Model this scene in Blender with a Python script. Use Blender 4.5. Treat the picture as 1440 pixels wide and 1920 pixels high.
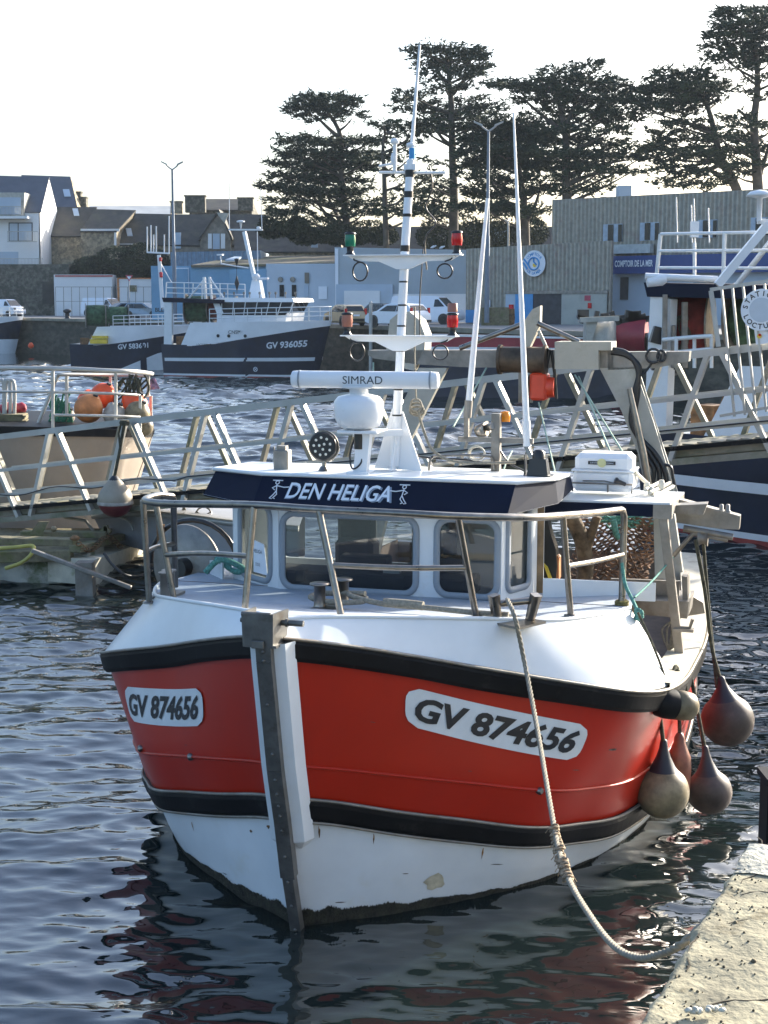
import bpy, bmesh, math, random
from mathutils import Vector, Matrix, Quaternion
for o in list(bpy.data.objects): bpy.data.objects.remove(o, do_unlink=True)
sc = bpy.context.scene
C = sc.collection
random.seed(7)
V = Vector
PI = math.pi
# ------------------------------------------------------------------ camera
F, CH, HY = 2800.0, 5.0, 565.0            # focal length in photo pixels, eye height over the water, horizon row
TH = math.atan((960 - HY) / F); CT, ST = math.cos(TH), math.sin(TH)
cam = bpy.data.cameras.new('camera'); co = bpy.data.objects.new('camera', cam); C.objects.link(co)
cam.sensor_fit = 'VERTICAL'; cam.sensor_height = 36.0; cam.lens = 36.0 * F / 1920.0
cam.clip_start = 0.1; cam.clip_end = 3000
co.location = (0, 0, CH); co.rotation_euler = (PI / 2 - TH, 0, 0)
sc.camera = co
# ------------------------------------------------------------------ sky, sun, exposure
SUN_AZ, SUN_EL = math.radians(47), math.radians(20)       # azimuth to the right of the view direction
w = bpy.data.worlds.new('World'); sc.world = w; w.use_nodes = True
nt = w.node_tree; nt.nodes.clear()
sky = nt.nodes.new('ShaderNodeTexSky'); sky.sky_type = 'NISHITA'; sky.sun_disc = False
sky.sun_elevation = SUN_EL; sky.sun_rotation = SUN_AZ; sky.air_density = 1.0; sky.dust_density = 4.0; sky.ozone_density = 3.0
bg = nt.nodes.new('ShaderNodeBackground'); bg.inputs[1].default_value = 0.15
wo = nt.nodes.new('ShaderNodeOutputWorld')
nt.links.new(sky.outputs[0], bg.inputs[0]); nt.links.new(bg.outputs[0], wo.inputs[0])
sl = bpy.data.lights.new('sun', 'SUN'); sl.energy = 4.6; sl.angle = math.radians(0.5); sl.color = (1, 0.93, 0.80)
so = bpy.data.objects.new('sun', sl); C.objects.link(so)
sd = V((math.sin(SUN_AZ) * math.cos(SUN_EL), math.cos(SUN_AZ) * math.cos(SUN_EL), math.sin(SUN_EL)))
so.rotation_euler = sd.to_track_quat('Z', 'Y').to_euler(); so.location = (40, 40, 60)
vs = sc.view_settings; vs.view_transform = 'Standard'; vs.look = 'None'; vs.exposure = 1.5; vs.gamma = 1
vs.use_curve_mapping = False
sc.render.film_transparent = False
# ------------------------------------------------------------------ placing helpers
def ray(px, py):
    a = (px - 720) / F; b = (960 - py) / F
    return V((a, CT + b * ST, -ST + b * CT))
def at(px, py, Y):                                   # point of the world at depth Y seen at that photo pixel
    d = ray(px, py); return d * (Y / d.y) + V((0, 0, CH))
def atz(px, py, z):
    d = ray(px, py); return d * ((z - CH) / d.z) + V((0, 0, CH))
# ------------------------------------------------------------------ materials
MATS = {}
def mat(name, col, rough=0.6, metal=0.0, var=0.12, vs_=3.0, bump=0.0, bs=12.0, col2=None, mixs=1.5, thr=0.55, soft=0.1, coat=0.0, stretch=(1, 1, 1), spec=0.5, trans=0.0, rv=0.08):
    if name in MATS: return MATS[name]
    m = bpy.data.materials.new(name); m.use_nodes = True
    N = m.node_tree.nodes; L = m.node_tree.links; p = N['Principled BSDF']
    tc = N.new('ShaderNodeTexCoord'); mp = N.new('ShaderNodeMapping'); mp.inputs['Scale'].default_value = stretch
    L.new(tc.outputs['Object'], mp.inputs[0])
    n1 = N.new('ShaderNodeTexNoise'); n1.inputs['Scale'].default_value = vs_; n1.inputs['Detail'].default_value = 5; n1.inputs['Roughness'].default_value = 0.6
    L.new(mp.outputs[0], n1.inputs['Vector'])
    def mixc(fac, a, b):
        x = N.new('ShaderNodeMix'); x.data_type = 'RGBA'
        if hasattr(fac, 'links'): L.new(fac, x.inputs[0])
        else: x.inputs[0].default_value = fac
        for i, q in ((6, a), (7, b)):
            if hasattr(q, 'links'): L.new(q, x.inputs[i])
            else: x.inputs[i].default_value = (*q, 1)
        return x.outputs[2]
    lo = tuple(c * (1 - var * 1.6) for c in col); hi = tuple(min(1, c * (1 + var * 1.2)) for c in col)
    mr = N.new('ShaderNodeMapRange'); mr.inputs[1].default_value = 0.32; mr.inputs[2].default_value = 0.68; L.new(n1.outputs[0], mr.inputs[0])
    c = mixc(mr.outputs[0], lo, hi)
    if col2 is not None:
        n2 = N.new('ShaderNodeTexNoise'); n2.inputs['Scale'].default_value = mixs; n2.inputs['Detail'].default_value = 8; n2.inputs['Roughness'].default_value = 0.68
        L.new(mp.outputs[0], n2.inputs['Vector'])
        m2 = N.new('ShaderNodeMapRange'); m2.inputs[1].default_value = thr; m2.inputs[2].default_value = thr + soft; L.new(n2.outputs[0], m2.inputs[0])
        c = mixc(m2.outputs[0], c, col2)
    L.new(c, p.inputs['Base Color'])
    r = N.new('ShaderNodeMapRange'); r.inputs[3].default_value = max(0.02, rough - rv); r.inputs[4].default_value = min(1, rough + rv); L.new(n1.outputs[0], r.inputs[0])
    L.new(r.outputs[0], p.inputs['Roughness'])
    p.inputs['Metallic'].default_value = metal; p.inputs['Specular IOR Level'].default_value = spec
    if coat: p.inputs['Coat Weight'].default_value = coat; p.inputs['Coat Roughness'].default_value = 0.08
    if trans: p.inputs['Transmission Weight'].default_value = trans
    if bump:
        n3 = N.new('ShaderNodeTexNoise'); n3.inputs['Scale'].default_value = bs; n3.inputs['Detail'].default_value = 6
        L.new(mp.outputs[0], n3.inputs['Vector'])
        b = N.new('ShaderNodeBump'); b.inputs['Strength'].default_value = bump; b.inputs['Distance'].default_value = 0.03
        L.new(n3.outputs[0], b.inputs['Height']); L.new(b.outputs[0], p.inputs['Normal'])
    MATS[name] = m; return m
def wavemat(name, col, col2, scale, rough=0.7, bump=0.6, direction='X', dist=0.0, bdist=0.05, coord='Object'):
    m = mat(name, col, rough, col2=col2, mixs=0.6, thr=0.55, soft=0.2)
    N = m.node_tree.nodes; L = m.node_tree.links; p = N['Principled BSDF']
    tc = N.new('ShaderNodeTexCoord'); wv = N.new('ShaderNodeTexWave'); wv.bands_direction = direction
    wv.inputs['Scale'].default_value = scale; wv.inputs['Distortion'].default_value = dist; wv.wave_profile = 'SIN'
    L.new(tc.outputs[coord], wv.inputs['Vector'])
    b = N.new('ShaderNodeBump'); b.inputs['Strength'].default_value = bump; b.inputs['Distance'].default_value = bdist
    L.new(wv.outputs['Fac'], b.inputs['Height']); L.new(b.outputs[0], p.inputs['Normal'])
    return m
def glassmat(name, tint=(0.5, 0.55, 0.55), refl=0.5):
    m = bpy.data.materials.new(name); m.use_nodes = True
    N = m.node_tree.nodes; L = m.node_tree.links; N.clear()
    o = N.new('ShaderNodeOutputMaterial'); t = N.new('ShaderNodeBsdfTransparent'); t.inputs[0].default_value = (*tint, 1)
    g = N.new('ShaderNodeBsdfGlossy'); g.inputs['Roughness'].default_value = 0.02
    fr = N.new('ShaderNodeFresnel'); fr.inputs[0].default_value = 1.5
    ad = N.new('ShaderNodeMath'); ad.operation = 'MULTIPLY_ADD'; ad.inputs[1].default_value = 1.0; ad.inputs[2].default_value = refl * 0.1
    L.new(fr.outputs[0], ad.inputs[0])
    x = N.new('ShaderNodeMixShader'); L.new(ad.outputs[0], x.inputs[0]); L.new(t.outputs[0], x.inputs[1]); L.new(g.outputs[0], x.inputs[2]); L.new(x.outputs[0], o.inputs[0])
    MATS[name] = m; return m
# ------------------------------------------------------------------ mesh builder
class MB:
    def __init__(s): s.v = []; s.f = []; s.sm = []; s.mi = []; s.cur = 0
    def add(s, vs_, fs, smooth=False):
        n = len(s.v); s.v += [V(p) for p in vs_]
        for f in fs: s.f.append([n + i for i in f]); s.sm.append(smooth); s.mi.append(s.cur)
        return s
    def box(s, c, size, M=None, taper=1.0, bev=0.0):
        hx, hy, hz = size[0] / 2, size[1] / 2, size[2] / 2; c = V(c)
        M = M or Matrix.Identity(3)
        if bev > 0 and bev < min(hx, hy, hz):
            b = bev; vs_ = []; fs = []
            idx = {}
            for a, (ax, ay, az) in enumerate(((0, 1, 1), (1, 0, 1), (1, 1, 0))):
                for sx in (-1, 1):
                    for sy in (-1, 1):
                        for sz in (-1, 1):
                            q = [sx * (hx - b * ax), sy * (hy - b * ay), sz * (hz - b * az)]
                            idx[(a, sx, sy, sz)] = len(vs_); vs_.append(c + M @ V(q))
            I = idx
            for sg in (-1, 1):
                for a in range(3):
                    o = [k for k in range(3) if k != a]
                    def key(p, q):
                        t = [0, 0, 0]; t[a] = sg; t[o[0]] = p; t[o[1]] = q; return (a, *t)
                    fs.append([I[key(-1, -1)], I[key(1, -1)], I[key(1, 1)], I[key(-1, 1)]])
            for a in range(3):                      # edges along axis a
                o = [k for k in range(3) if k != a]
                for p in (-1, 1):
                    for q in (-1, 1):
                        def kk(face, e):
                            t = [0, 0, 0]; t[a] = e; t[o[0]] = p; t[o[1]] = q; return I[(face, *t)]
                        fs.append([kk(o[0], -1), kk(o[1], -1), kk(o[1], 1), kk(o[0], 1)])
            for sx in (-1, 1):
                for sy in (-1, 1):
                    for sz in (-1, 1): fs.append([I[(0, sx, sy, sz)], I[(1, sx, sy, sz)], I[(2, sx, sy, sz)]])
            return s.add(vs_, fs)
        vs_ = []
        for z in (-1, 1):
            k = taper if z > 0 else 1
            for x, y in ((-1, -1), (1, -1), (1, 1), (-1, 1)): vs_.append(c + M @ V((x * hx * k, y * hy * k, z * hz)))
        return s.add(vs_, [[0, 3, 2, 1], [4, 5, 6, 7], [0, 1, 5, 4], [1, 2, 6, 5], [2, 3, 7, 6], [3, 0, 4, 7]])
    def bar(s, a, b, w_, h, up=(0, 0, 1), bev=0.0):
        a, b = V(a), V(b); d = b - a; L_ = d.length
        if L_ < 1e-6: return s
        x = d / L_; u = V(up)
        if abs(x.dot(u)) > 0.98: u = V((0, 1, 0))
        y = u.cross(x).normalized(); z = x.cross(y)
        M = Matrix((x, y, z)).transposed()
        return s.box((a + b) / 2, (L_, w_, h), M, bev=bev)
    def tube(s, pts, r, seg=8, cap=True, closed=False):
        pts = [V(p) for p in pts]; n = len(pts); rr = r if isinstance(r, (list, tuple)) else [r] * n
        rings = []; prev = None
        for i, p in enumerate(pts):
            if closed: t = pts[(i + 1) % n] - pts[i - 1]
            else: t = pts[min(i + 1, n - 1)] - pts[max(i - 1, 0)]
            t = t.normalized() if t.length > 1e-9 else V((0, 0, 1))
            if prev is None:
                u = V((0, 0, 1)) if abs(t.z) < 0.9 else V((1, 0, 0))
                nrm = (u - t * u.dot(t)).normalized()
            else:
                nrm = prev - t * prev.dot(t)
                nrm = nrm.normalized() if nrm.length > 1e-6 else V((1, 0, 0))
            prev = nrm; bn = t.cross(nrm)
            rings.append([p + (nrm * math.cos(2 * PI * k / seg) + bn * math.sin(2 * PI * k / seg)) * rr[i] for k in range(seg)])
        vs_ = [q for ring in rings for q in ring]; fs = []
        for i in range(n if closed else n - 1):
            j = (i + 1) % n
            for k in range(seg): fs.append([i * seg + k, i * seg + (k + 1) % seg, j * seg + (k + 1) % seg, j * seg + k])
        s.add(vs_, fs, True)
        if cap and not closed:
            s.add(rings[0], [list(range(seg))[::-1]]); s.add(rings[-1], [list(range(seg))])
        return s
    def lathe(s, prof, c=(0, 0, 0), axis=(0, 0, 1), seg=20, smooth=True):   # prof: (radius, height)
        ax = V(axis).normalized(); u = V((1, 0, 0)) if abs(ax.x) < 0.9 else V((0, 1, 0))
        n1 = (u - ax * u.dot(ax)).normalized(); n2 = ax.cross(n1); c = V(c)
        vs_ = [c + ax * h + (n1 * math.cos(2 * PI * k / seg) + n2 * math.sin(2 * PI * k / seg)) * max(r, 1e-4) for r, h in prof for k in range(seg)]
        fs = [[i * seg + k, i * seg + (k + 1) % seg, (i + 1) * seg + (k + 1) % seg, (i + 1) * seg + k] for i in range(len(prof) - 1) for k in range(seg)]
        s.add(vs_, fs, smooth)
        if prof[0][0] > 1e-3: s.add(vs_[:seg], [list(range(seg))[::-1]])
        if prof[-1][0] > 1e-3: s.add(vs_[-seg:], [list(range(seg))])
        return s
    def poly(s, pts, depth):                 # flat polygon extruded by the vector depth
        pts = [V(p) for p in pts]; d = V(depth); n = len(pts)
        return s.add(pts + [p + d for p in pts], [list(range(n))[::-1], [n + i for i in range(n)]] + [[i, (i + 1) % n, n + (i + 1) % n, n + i] for i in range(n)])
    def grid(s, rows, smooth=True, flip=False):
        n = len(rows[0]); fs = []
        for i in range(len(rows) - 1):
            for k in range(n - 1):
                f = [i * n + k, i * n + k + 1, (i + 1) * n + k + 1, (i + 1) * n + k]
                fs.append(f[::-1] if flip else f)
        return s.add([p for r in rows for p in r], fs, smooth)
    def build(s, name, m, parent=None, solid=0.0, sub=0):
        me = bpy.data.meshes.new(name); me.from_pydata([tuple(p) for p in s.v], [], s.f)
        ms = m if isinstance(m, (list, tuple)) else [m]
        for q in ms: me.materials.append(q)
        me.polygons.foreach_set('use_smooth', s.sm)
        me.polygons.foreach_set('material_index', [min(i, len(ms) - 1) for i in s.mi])
        me.update()
        o = bpy.data.objects.new(name, me); C.objects.link(o)
        if parent is not None:
            o.parent = parent
            if parent.type == 'EMPTY' and parent.get('_w'): o.location = -parent.location
        if solid:
            md = o.modifiers.new('thickness', 'SOLIDIFY'); md.thickness = abs(solid); md.offset = -1 if solid > 0 else 1
        return o
def tag(o, label=None, cat=None, group=None, kind=None):
    if label: o['label'] = label
    if cat: o['category'] = cat
    if group: o['group'] = group
    if kind: o['kind'] = kind
    return o
def thing(name, label, cat, loc=(0, 0, 0), rz=0, group=None, world=True):
    o = bpy.data.objects.new(name, None); C.objects.link(o); o.location = loc; o.rotation_euler = (0, 0, rz)
    o.empty_display_size = 0.2
    if world: o['_w'] = 1
    return tag(o, label, cat, group)
def copy_tree(o, parent=None):
    kids = list(o.children); c = o.copy(); C.objects.link(c)
    if parent: c.parent = parent
    for k in kids: copy_tree(k, c)
    return c
def cr(pts, n=8):                            # Catmull-Rom through the points
    P = [V(p) for p in pts]; out = []
    for i in range(len(P) - 1):
        p0 = P[max(i - 1, 0)]; p1 = P[i]; p2 = P[i + 1]; p3 = P[min(i + 2, len(P) - 1)]
        for k in range(n):
            t = k / n
            out.append(0.5 * ((2 * p1) + (p2 - p0) * t + (2 * p0 - 5 * p1 + 4 * p2 - p3) * t * t + (3 * p1 - p0 - 3 * p2 + p3) * t ** 3))
    out.append(P[-1]); return out
_tc = {}
def text_geo(s, bold=0.0, shear=0.0, width=1.0, spacing=1.0):
    key = (s, bold, shear, width, spacing)
    if key in _tc: return _tc[key]
    cu = bpy.data.curves.new('t', 'FONT'); cu.body = s; cu.size = 1.0; cu.shear = shear; cu.offset = bold; cu.resolution_u = 3; cu.space_character = spacing
    ob = bpy.data.objects.new('t', cu); C.objects.link(ob)
    dg = bpy.context.evaluated_depsgraph_get(); dg.update()
    me = bpy.data.meshes.new_from_object(ob.evaluated_get(dg))
    vs_ = [(v.co.x * width, v.co.y) for v in me.vertices]; fs = [list(p.vertices) for p in me.polygons]
    bpy.data.objects.remove(ob); bpy.data.curves.remove(cu); bpy.data.meshes.remove(me)
    x0 = min(v[0] for v in vs_); x1 = max(v[0] for v in vs_); y0 = min(v[1] for v in vs_); y1 = max(v[1] for v in vs_)
    vs_ = [(x - x0, y - y0) for x, y in vs_]
    _tc[key] = (vs_, fs, x1 - x0, y1 - y0); return _tc[key]
def text_map(s, fn, h, m, parent, name='lettering', bold=0.0, shear=0.0, width=1.0, fit=None, spacing=1.0):
    """letters of height h laid centred by fn(x, y) -> point; fit = total width"""
    vs_, fs, W_, H_ = text_geo(s, bold, shear, width, spacing)
    ky = h / H_; kx = ky if fit is None else fit / W_
    mb = MB(); mb.add([fn((x - W_ / 2) * kx, (y - H_ / 2) * ky) for x, y in vs_], fs)
    return mb.build(name, m, parent)
def text_flat(s, c, xdir, ydir, h, m, parent, name='lettering', **k):
    c = V(c); xd = V(xdir).normalized(); yd = V(ydir).normalized()
    return text_map(s, lambda x, y: c + xd * x + yd * y, h, m, parent, name, **k)
def rrect(w_, h, r, n=6):                    # rounded rectangle, centred
    out = []
    for cx, cy, a0 in ((w_ / 2 - r, h / 2 - r, 0), (-w_ / 2 + r, h / 2 - r, 90), (-w_ / 2 + r, -h / 2 + r, 180), (w_ / 2 - r, -h / 2 + r, 270)):
        for k in range(n + 1):
            a = math.radians(a0 + 90 * k / n); out.append((cx + r * math.cos(a), cy + r * math.sin(a)))
    return out
# ------------------------------------------------------------------ palette
M_white = mat('white_paint', (0.70, 0.72, 0.72), 0.32, var=0.03, col2=(0.60, 0.58, 0.53), mixs=2.2, thr=0.62, soft=0.2, coat=0.2)
M_twhite = mat('trawler_white', (0.84, 0.85, 0.86), 0.4, var=0.04, vs_=1.0)
M_hullw = mat('white_hull_paint', (0.68, 0.71, 0.73), 0.35, var=0.03, col2=(0.62, 0.60, 0.52), mixs=1.3, thr=0.60, soft=0.25, coat=0.1)
M_red = mat('red_hull_paint', (0.43, 0.016, 0.003), 0.35, var=0.05, vs_=1.5, col2=(0.38, 0.016, 0.006), mixs=1.2, thr=0.45, soft=0.35, spec=0.32)
M_iron = mat('dark_galvanised_steel', (0.15, 0.145, 0.135), 0.45, 0.6, var=0.2, vs_=6, col2=(0.09, 0.075, 0.055), mixs=4, thr=0.55, soft=0.15)
M_blk = mat('black_rubber', (0.007, 0.007, 0.008), 0.55, spec=0.15, var=0.25, vs_=6, col2=(0.022, 0.021, 0.02), mixs=4, thr=0.58, soft=0.1)
M_navy = mat('navy_paint', (0.008, 0.012, 0.028), 0.75, var=0.1, spec=0.12)
M_hnavy = mat('navy_hull_paint', (0.010, 0.016, 0.036), 0.45, var=0.2, vs_=1.2, col2=(0.035, 0.045, 0.07), mixs=0.8, thr=0.55, soft=0.3)
M_steel = mat('stainless_steel', (0.24, 0.22, 0.195), 0.3, 1.0, var=0.15, vs_=9, col2=(0.19, 0.165, 0.13), mixs=6, thr=0.6, soft=0.15)
M_dsteel = mat('weathered_steel', (0.27, 0.25, 0.22), 0.55, 0.6, var=0.2, vs_=4, col2=(0.22, 0.17, 0.12), mixs=2.5, thr=0.52, soft=0.18, bump=0.15, bs=20)
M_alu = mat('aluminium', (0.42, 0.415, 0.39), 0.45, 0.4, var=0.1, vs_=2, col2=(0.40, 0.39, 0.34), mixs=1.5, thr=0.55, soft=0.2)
M_alud = mat('stained_and_warm_lit_aluminium', (0.26, 0.24, 0.19), 0.65, 0.3, var=0.2, vs_=2, col2=(0.12, 0.13, 0.07), mixs=1.2, thr=0.46, soft=0.2)
M_deck = mat('grey_deck_paint', (0.33, 0.37, 0.42), 0.7, var=0.08, vs_=5, col2=(0.42, 0.43, 0.42), mixs=3, thr=0.5, soft=0.3, bump=0.2, bs=80)
M_rubber = mat('window_rubber', (0.26, 0.29, 0.32), 0.45, var=0.05)
M_glass = glassmat('wheelhouse_glass', (0.42, 0.46, 0.46), 0.4)
M_dglass = mat('dark_window_glass', (0.015, 0.02, 0.025), 0.08, var=0.2, rv=0.02, spec=0.4)
M_black = mat('black_plastic', (0.015, 0.015, 0.016), 0.35, var=0.2)
M_letw = mat('white_lettering', (0.72, 0.76, 0.80), 0.5, var=0.02)
M_letb = mat('black_lettering', (0.012, 0.012, 0.016), 0.45, var=0.1)
M_plate = mat('white_number_plate', (0.66, 0.68, 0.68), 0.4, var=0.05, vs_=5, col2=(0.42, 0.26, 0.09), mixs=2.3, thr=0.70, soft=0.1)
M_plast = mat('white_plastic', (0.76, 0.77, 0.78), 0.3, var=0.02, coat=0.1)
M_green = mat('green_lens', (0.0, 0.16, 0.09), 0.12, var=0.15); M_redl = mat('red_lens', (0.55, 0.006, 0.012), 0.12, var=0.15)
M_amber = mat('amber_lens', (0.9, 0.28, 0.01), 0.15, var=0.1); M_copper = mat('faded_red_lens', (0.32, 0.12, 0.08), 0.3, var=0.1)
M_rope = mat('grey_mooring_rope', (0.25, 0.225, 0.175), 0.9, var=0.2, vs_=40)
M_drope = mat('dark_weedy_rope', (0.07, 0.065, 0.04), 0.95, var=0.4, vs_=20, bump=0.5, bs=60)
M_grope = mat('green_rope', (0.10, 0.27, 0.22), 0.9, var=0.3, vs_=40)
M_fend = mat('grimy_cream_buoy', (0.22, 0.175, 0.10), 0.45, var=0.3, vs_=5, col2=(0.07, 0.055, 0.03), mixs=3.5, thr=0.48, soft=0.25, spec=0.4)
M_fendp = mat('grimy_pink_buoy', (0.085, 0.062, 0.052), 0.55, var=0.3, vs_=5, col2=(0.05, 0.035, 0.025), mixs=3.5, thr=0.47, soft=0.25, spec=0.4)
M_fendo = mat('orange_buoy', (0.85, 0.10, 0.02), 0.4, var=0.12, vs_=4); M_fendo2 = mat('worn_orange_buoy', (0.55, 0.20, 0.06), 0.55, var=0.2, vs_=4)
M_fendg = mat('grey_buoy', (0.34, 0.31, 0.27), 0.6, var=0.25, vs_=5)
M_net = mat('rusty_net_twine', (0.16, 0.085, 0.045), 0.9, var=0.5, vs_=8)
M_rbox = mat('orange_red_paint', (0.62, 0.05, 0.015), 0.4, var=0.15)
M_conc = mat('concrete', (0.42, 0.38, 0.27), 0.95, var=0.22, vs_=5, col2=(0.25, 0.23, 0.15), mixs=2.6, thr=0.52, soft=0.16, bump=0.9, bs=18)
M_quay = mat('quay_ground', (0.19, 0.185, 0.18), 0.9, var=0.12, vs_=0.4)
M_wood = mat('mossy_timber', (0.20, 0.17, 0.10), 0.9, var=0.3, vs_=5, col2=(0.12, 0.125, 0.05), mixs=2.5, thr=0.5, soft=0.12, bump=0.5, bs=15)
M_float = mat('mossy_float', (0.40, 0.39, 0.33), 0.9, var=0.2, vs_=3, col2=(0.11, 0.13, 0.06), mixs=2.0, thr=0.5, soft=0.15, bump=0.5, bs=15)
M_tyre = mat('tyre', (0.015, 0.015, 0.015), 0.8, var=0.2)
def building(name, c, **k): return mat(name, c, 0.85, vs_=k.pop('vs_', 0.5), **k)
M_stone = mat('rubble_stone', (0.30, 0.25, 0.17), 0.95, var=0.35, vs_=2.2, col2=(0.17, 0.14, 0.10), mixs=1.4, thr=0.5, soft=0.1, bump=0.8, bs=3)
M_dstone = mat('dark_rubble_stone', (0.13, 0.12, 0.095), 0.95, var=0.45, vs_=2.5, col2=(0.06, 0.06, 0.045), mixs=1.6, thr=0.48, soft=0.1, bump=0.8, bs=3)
M_slate = mat('slate_roof', (0.050, 0.044, 0.038), 0.75, var=0.25, vs_=1.2, col2=(0.085, 0.078, 0.05), mixs=0.5, thr=0.5, soft=0.2)
M_slateb = mat('blue_zinc_roof', (0.062, 0.074, 0.10), 0.5, var=0.12, vs_=1)
M_hwhite = mat('white_render', (0.74, 0.74, 0.73), 0.85, var=0.04, vs_=0.3)
M_lblue = mat('pale_blue_wall', (0.42, 0.50, 0.58), 0.8, var=0.06, vs_=0.3, col2=(0.38, 0.42, 0.45), mixs=0.3, thr=0.55, soft=0.2)
M_blue = mat('bright_blue_wall', (0.20, 0.36, 0.50), 0.75, var=0.08, vs_=0.5)
M_moss = mat('mossy_sheet_roof', (0.17, 0.14, 0.10), 0.9, var=0.25, vs_=0.5, col2=(0.12, 0.13, 0.04), mixs=0.25, thr=0.5, soft=0.2)
M_corr = wavemat('ribbed_grey_cladding', (0.40, 0.37, 0.30), (0.30, 0.215, 0.19), 0.62, 0.8, 1.0, 'X', bdist=0.35)
M_corrb = wavemat('ribbed_blue_cladding', (0.19, 0.27, 0.36), (0.16, 0.22, 0.29), 0.8, 0.6, 0.7, 'X', bdist=0.2)
M_sblue = mat('sign_blue', (0.022, 0.055, 0.20), 0.5, var=0.05); M_wsign = mat('white_sign', (0.75, 0.78, 0.82), 0.5, var=0.02)
M_skyb = mat('sign_sky_blue', (0.05, 0.28, 0.58), 0.5, var=0.05); M_yel = mat('yellow_paint', (0.8, 0.55, 0.05), 0.5, var=0.1)
M_leaf = mat('cypress_foliage', (0.022, 0.038, 0.021), 0.8, var=0.4, vs_=0.5, col2=(0.036, 0.052, 0.022), mixs=0.3, thr=0.5, soft=0.1, spec=0.2)
M_hedge = mat('hedge_foliage', (0.035, 0.045, 0.022), 0.85, var=0.4, vs_=0.8, spec=0.2)
M_bark = mat('cypress_bark', (0.085, 0.07, 0.055), 0.9, var=0.3, vs_=1.5)
M_pole = mat('grey_blue_pole', (0.16, 0.19, 0.23), 0.5, 0.3, var=0.08)
M_tanh = mat('tan_grey_hull', (0.29, 0.24, 0.19), 0.5, 0.25, var=0.12, vs_=0.9, col2=(0.28, 0.21, 0.15), mixs=0.8, thr=0.52, soft=0.3)
M_grey = mat('grey_hull', (0.30, 0.30, 0.31), 0.5, 0.2, var=0.08)
M_redh = mat('crimson_hull', (0.27, 0.012, 0.028), 0.4, var=0.15, vs_=1)
M_boot = mat('red_antifouling', (0.30, 0.045, 0.035), 0.7, var=0.2)
M_drumg = mat('green_net', (0.045, 0.10, 0.05), 0.95, var=0.4, vs_=4, bump=0.6, bs=10); M_drumr = mat('red_net', (0.15, 0.018, 0.014), 0.95, var=0.3, vs_=4, bump=0.6, bs=10)
M_rust = mat('rusty_steel', (0.20, 0.11, 0.05), 0.8, 0.3, var=0.4, vs_=5)
M_inter = mat('dark_interior', (0.05, 0.05, 0.055), 0.8, var=0.2)
M_fiber = mat('aged_fibreglass', (0.42, 0.40, 0.34), 0.6, var=0.12, vs_=3, col2=(0.30, 0.27, 0.2), mixs=2, thr=0.55, soft=0.2)
M_gbox = mat('beige_steel_box', (0.44, 0.40, 0.32), 0.6, 0.1, var=0.08, vs_=3, col2=(0.34, 0.30, 0.23), mixs=3, thr=0.55, soft=0.2)
# ================================================================== SETTING
def water_mat():
    m = bpy.data.materials.new('harbour_water'); m.use_nodes = True
    N = m.node_tree.nodes; L = m.node_tree.links; p = N['Principled BSDF']
    p.inputs['Base Color'].default_value = (0.008, 0.014, 0.014, 1); p.inputs['Roughness'].default_value = 0.035; p.inputs['IOR'].default_value = 1.9
    tc = N.new('ShaderNodeTexCoord'); prev = None
    for sc_, det, st, dist, sx, rot in ((5.5, 2, 0.3, 0.02, 0.5, -9), (1.6, 2, 0.2, 0.05, 0.5, 12)):
        mp = N.new('ShaderNodeMapping'); mp.inputs['Scale'].default_value = (sx, 1, 1); mp.inputs['Rotation'].default_value = (0, 0, math.radians(rot))
        L.new(tc.outputs['Object'], mp.inputs[0])
        n = N.new('ShaderNodeTexNoise'); n.inputs['Scale'].default_value = sc_; n.inputs['Detail'].default_value = det; n.inputs['Distortion'].default_value = 0.6
        L.new(mp.outputs[0], n.inputs['Vector'])
        b = N.new('ShaderNodeBump'); b.inputs['Strength'].default_value = st; b.inputs['Distance'].default_value = dist
        L.new(n.outputs[0], b.inputs['Height'])
        if prev: L.new(prev, b.inputs['Normal'])
        prev = b.outputs[0]
    L.new(prev, p.inputs['Normal']); return m
import numpy as np
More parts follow.
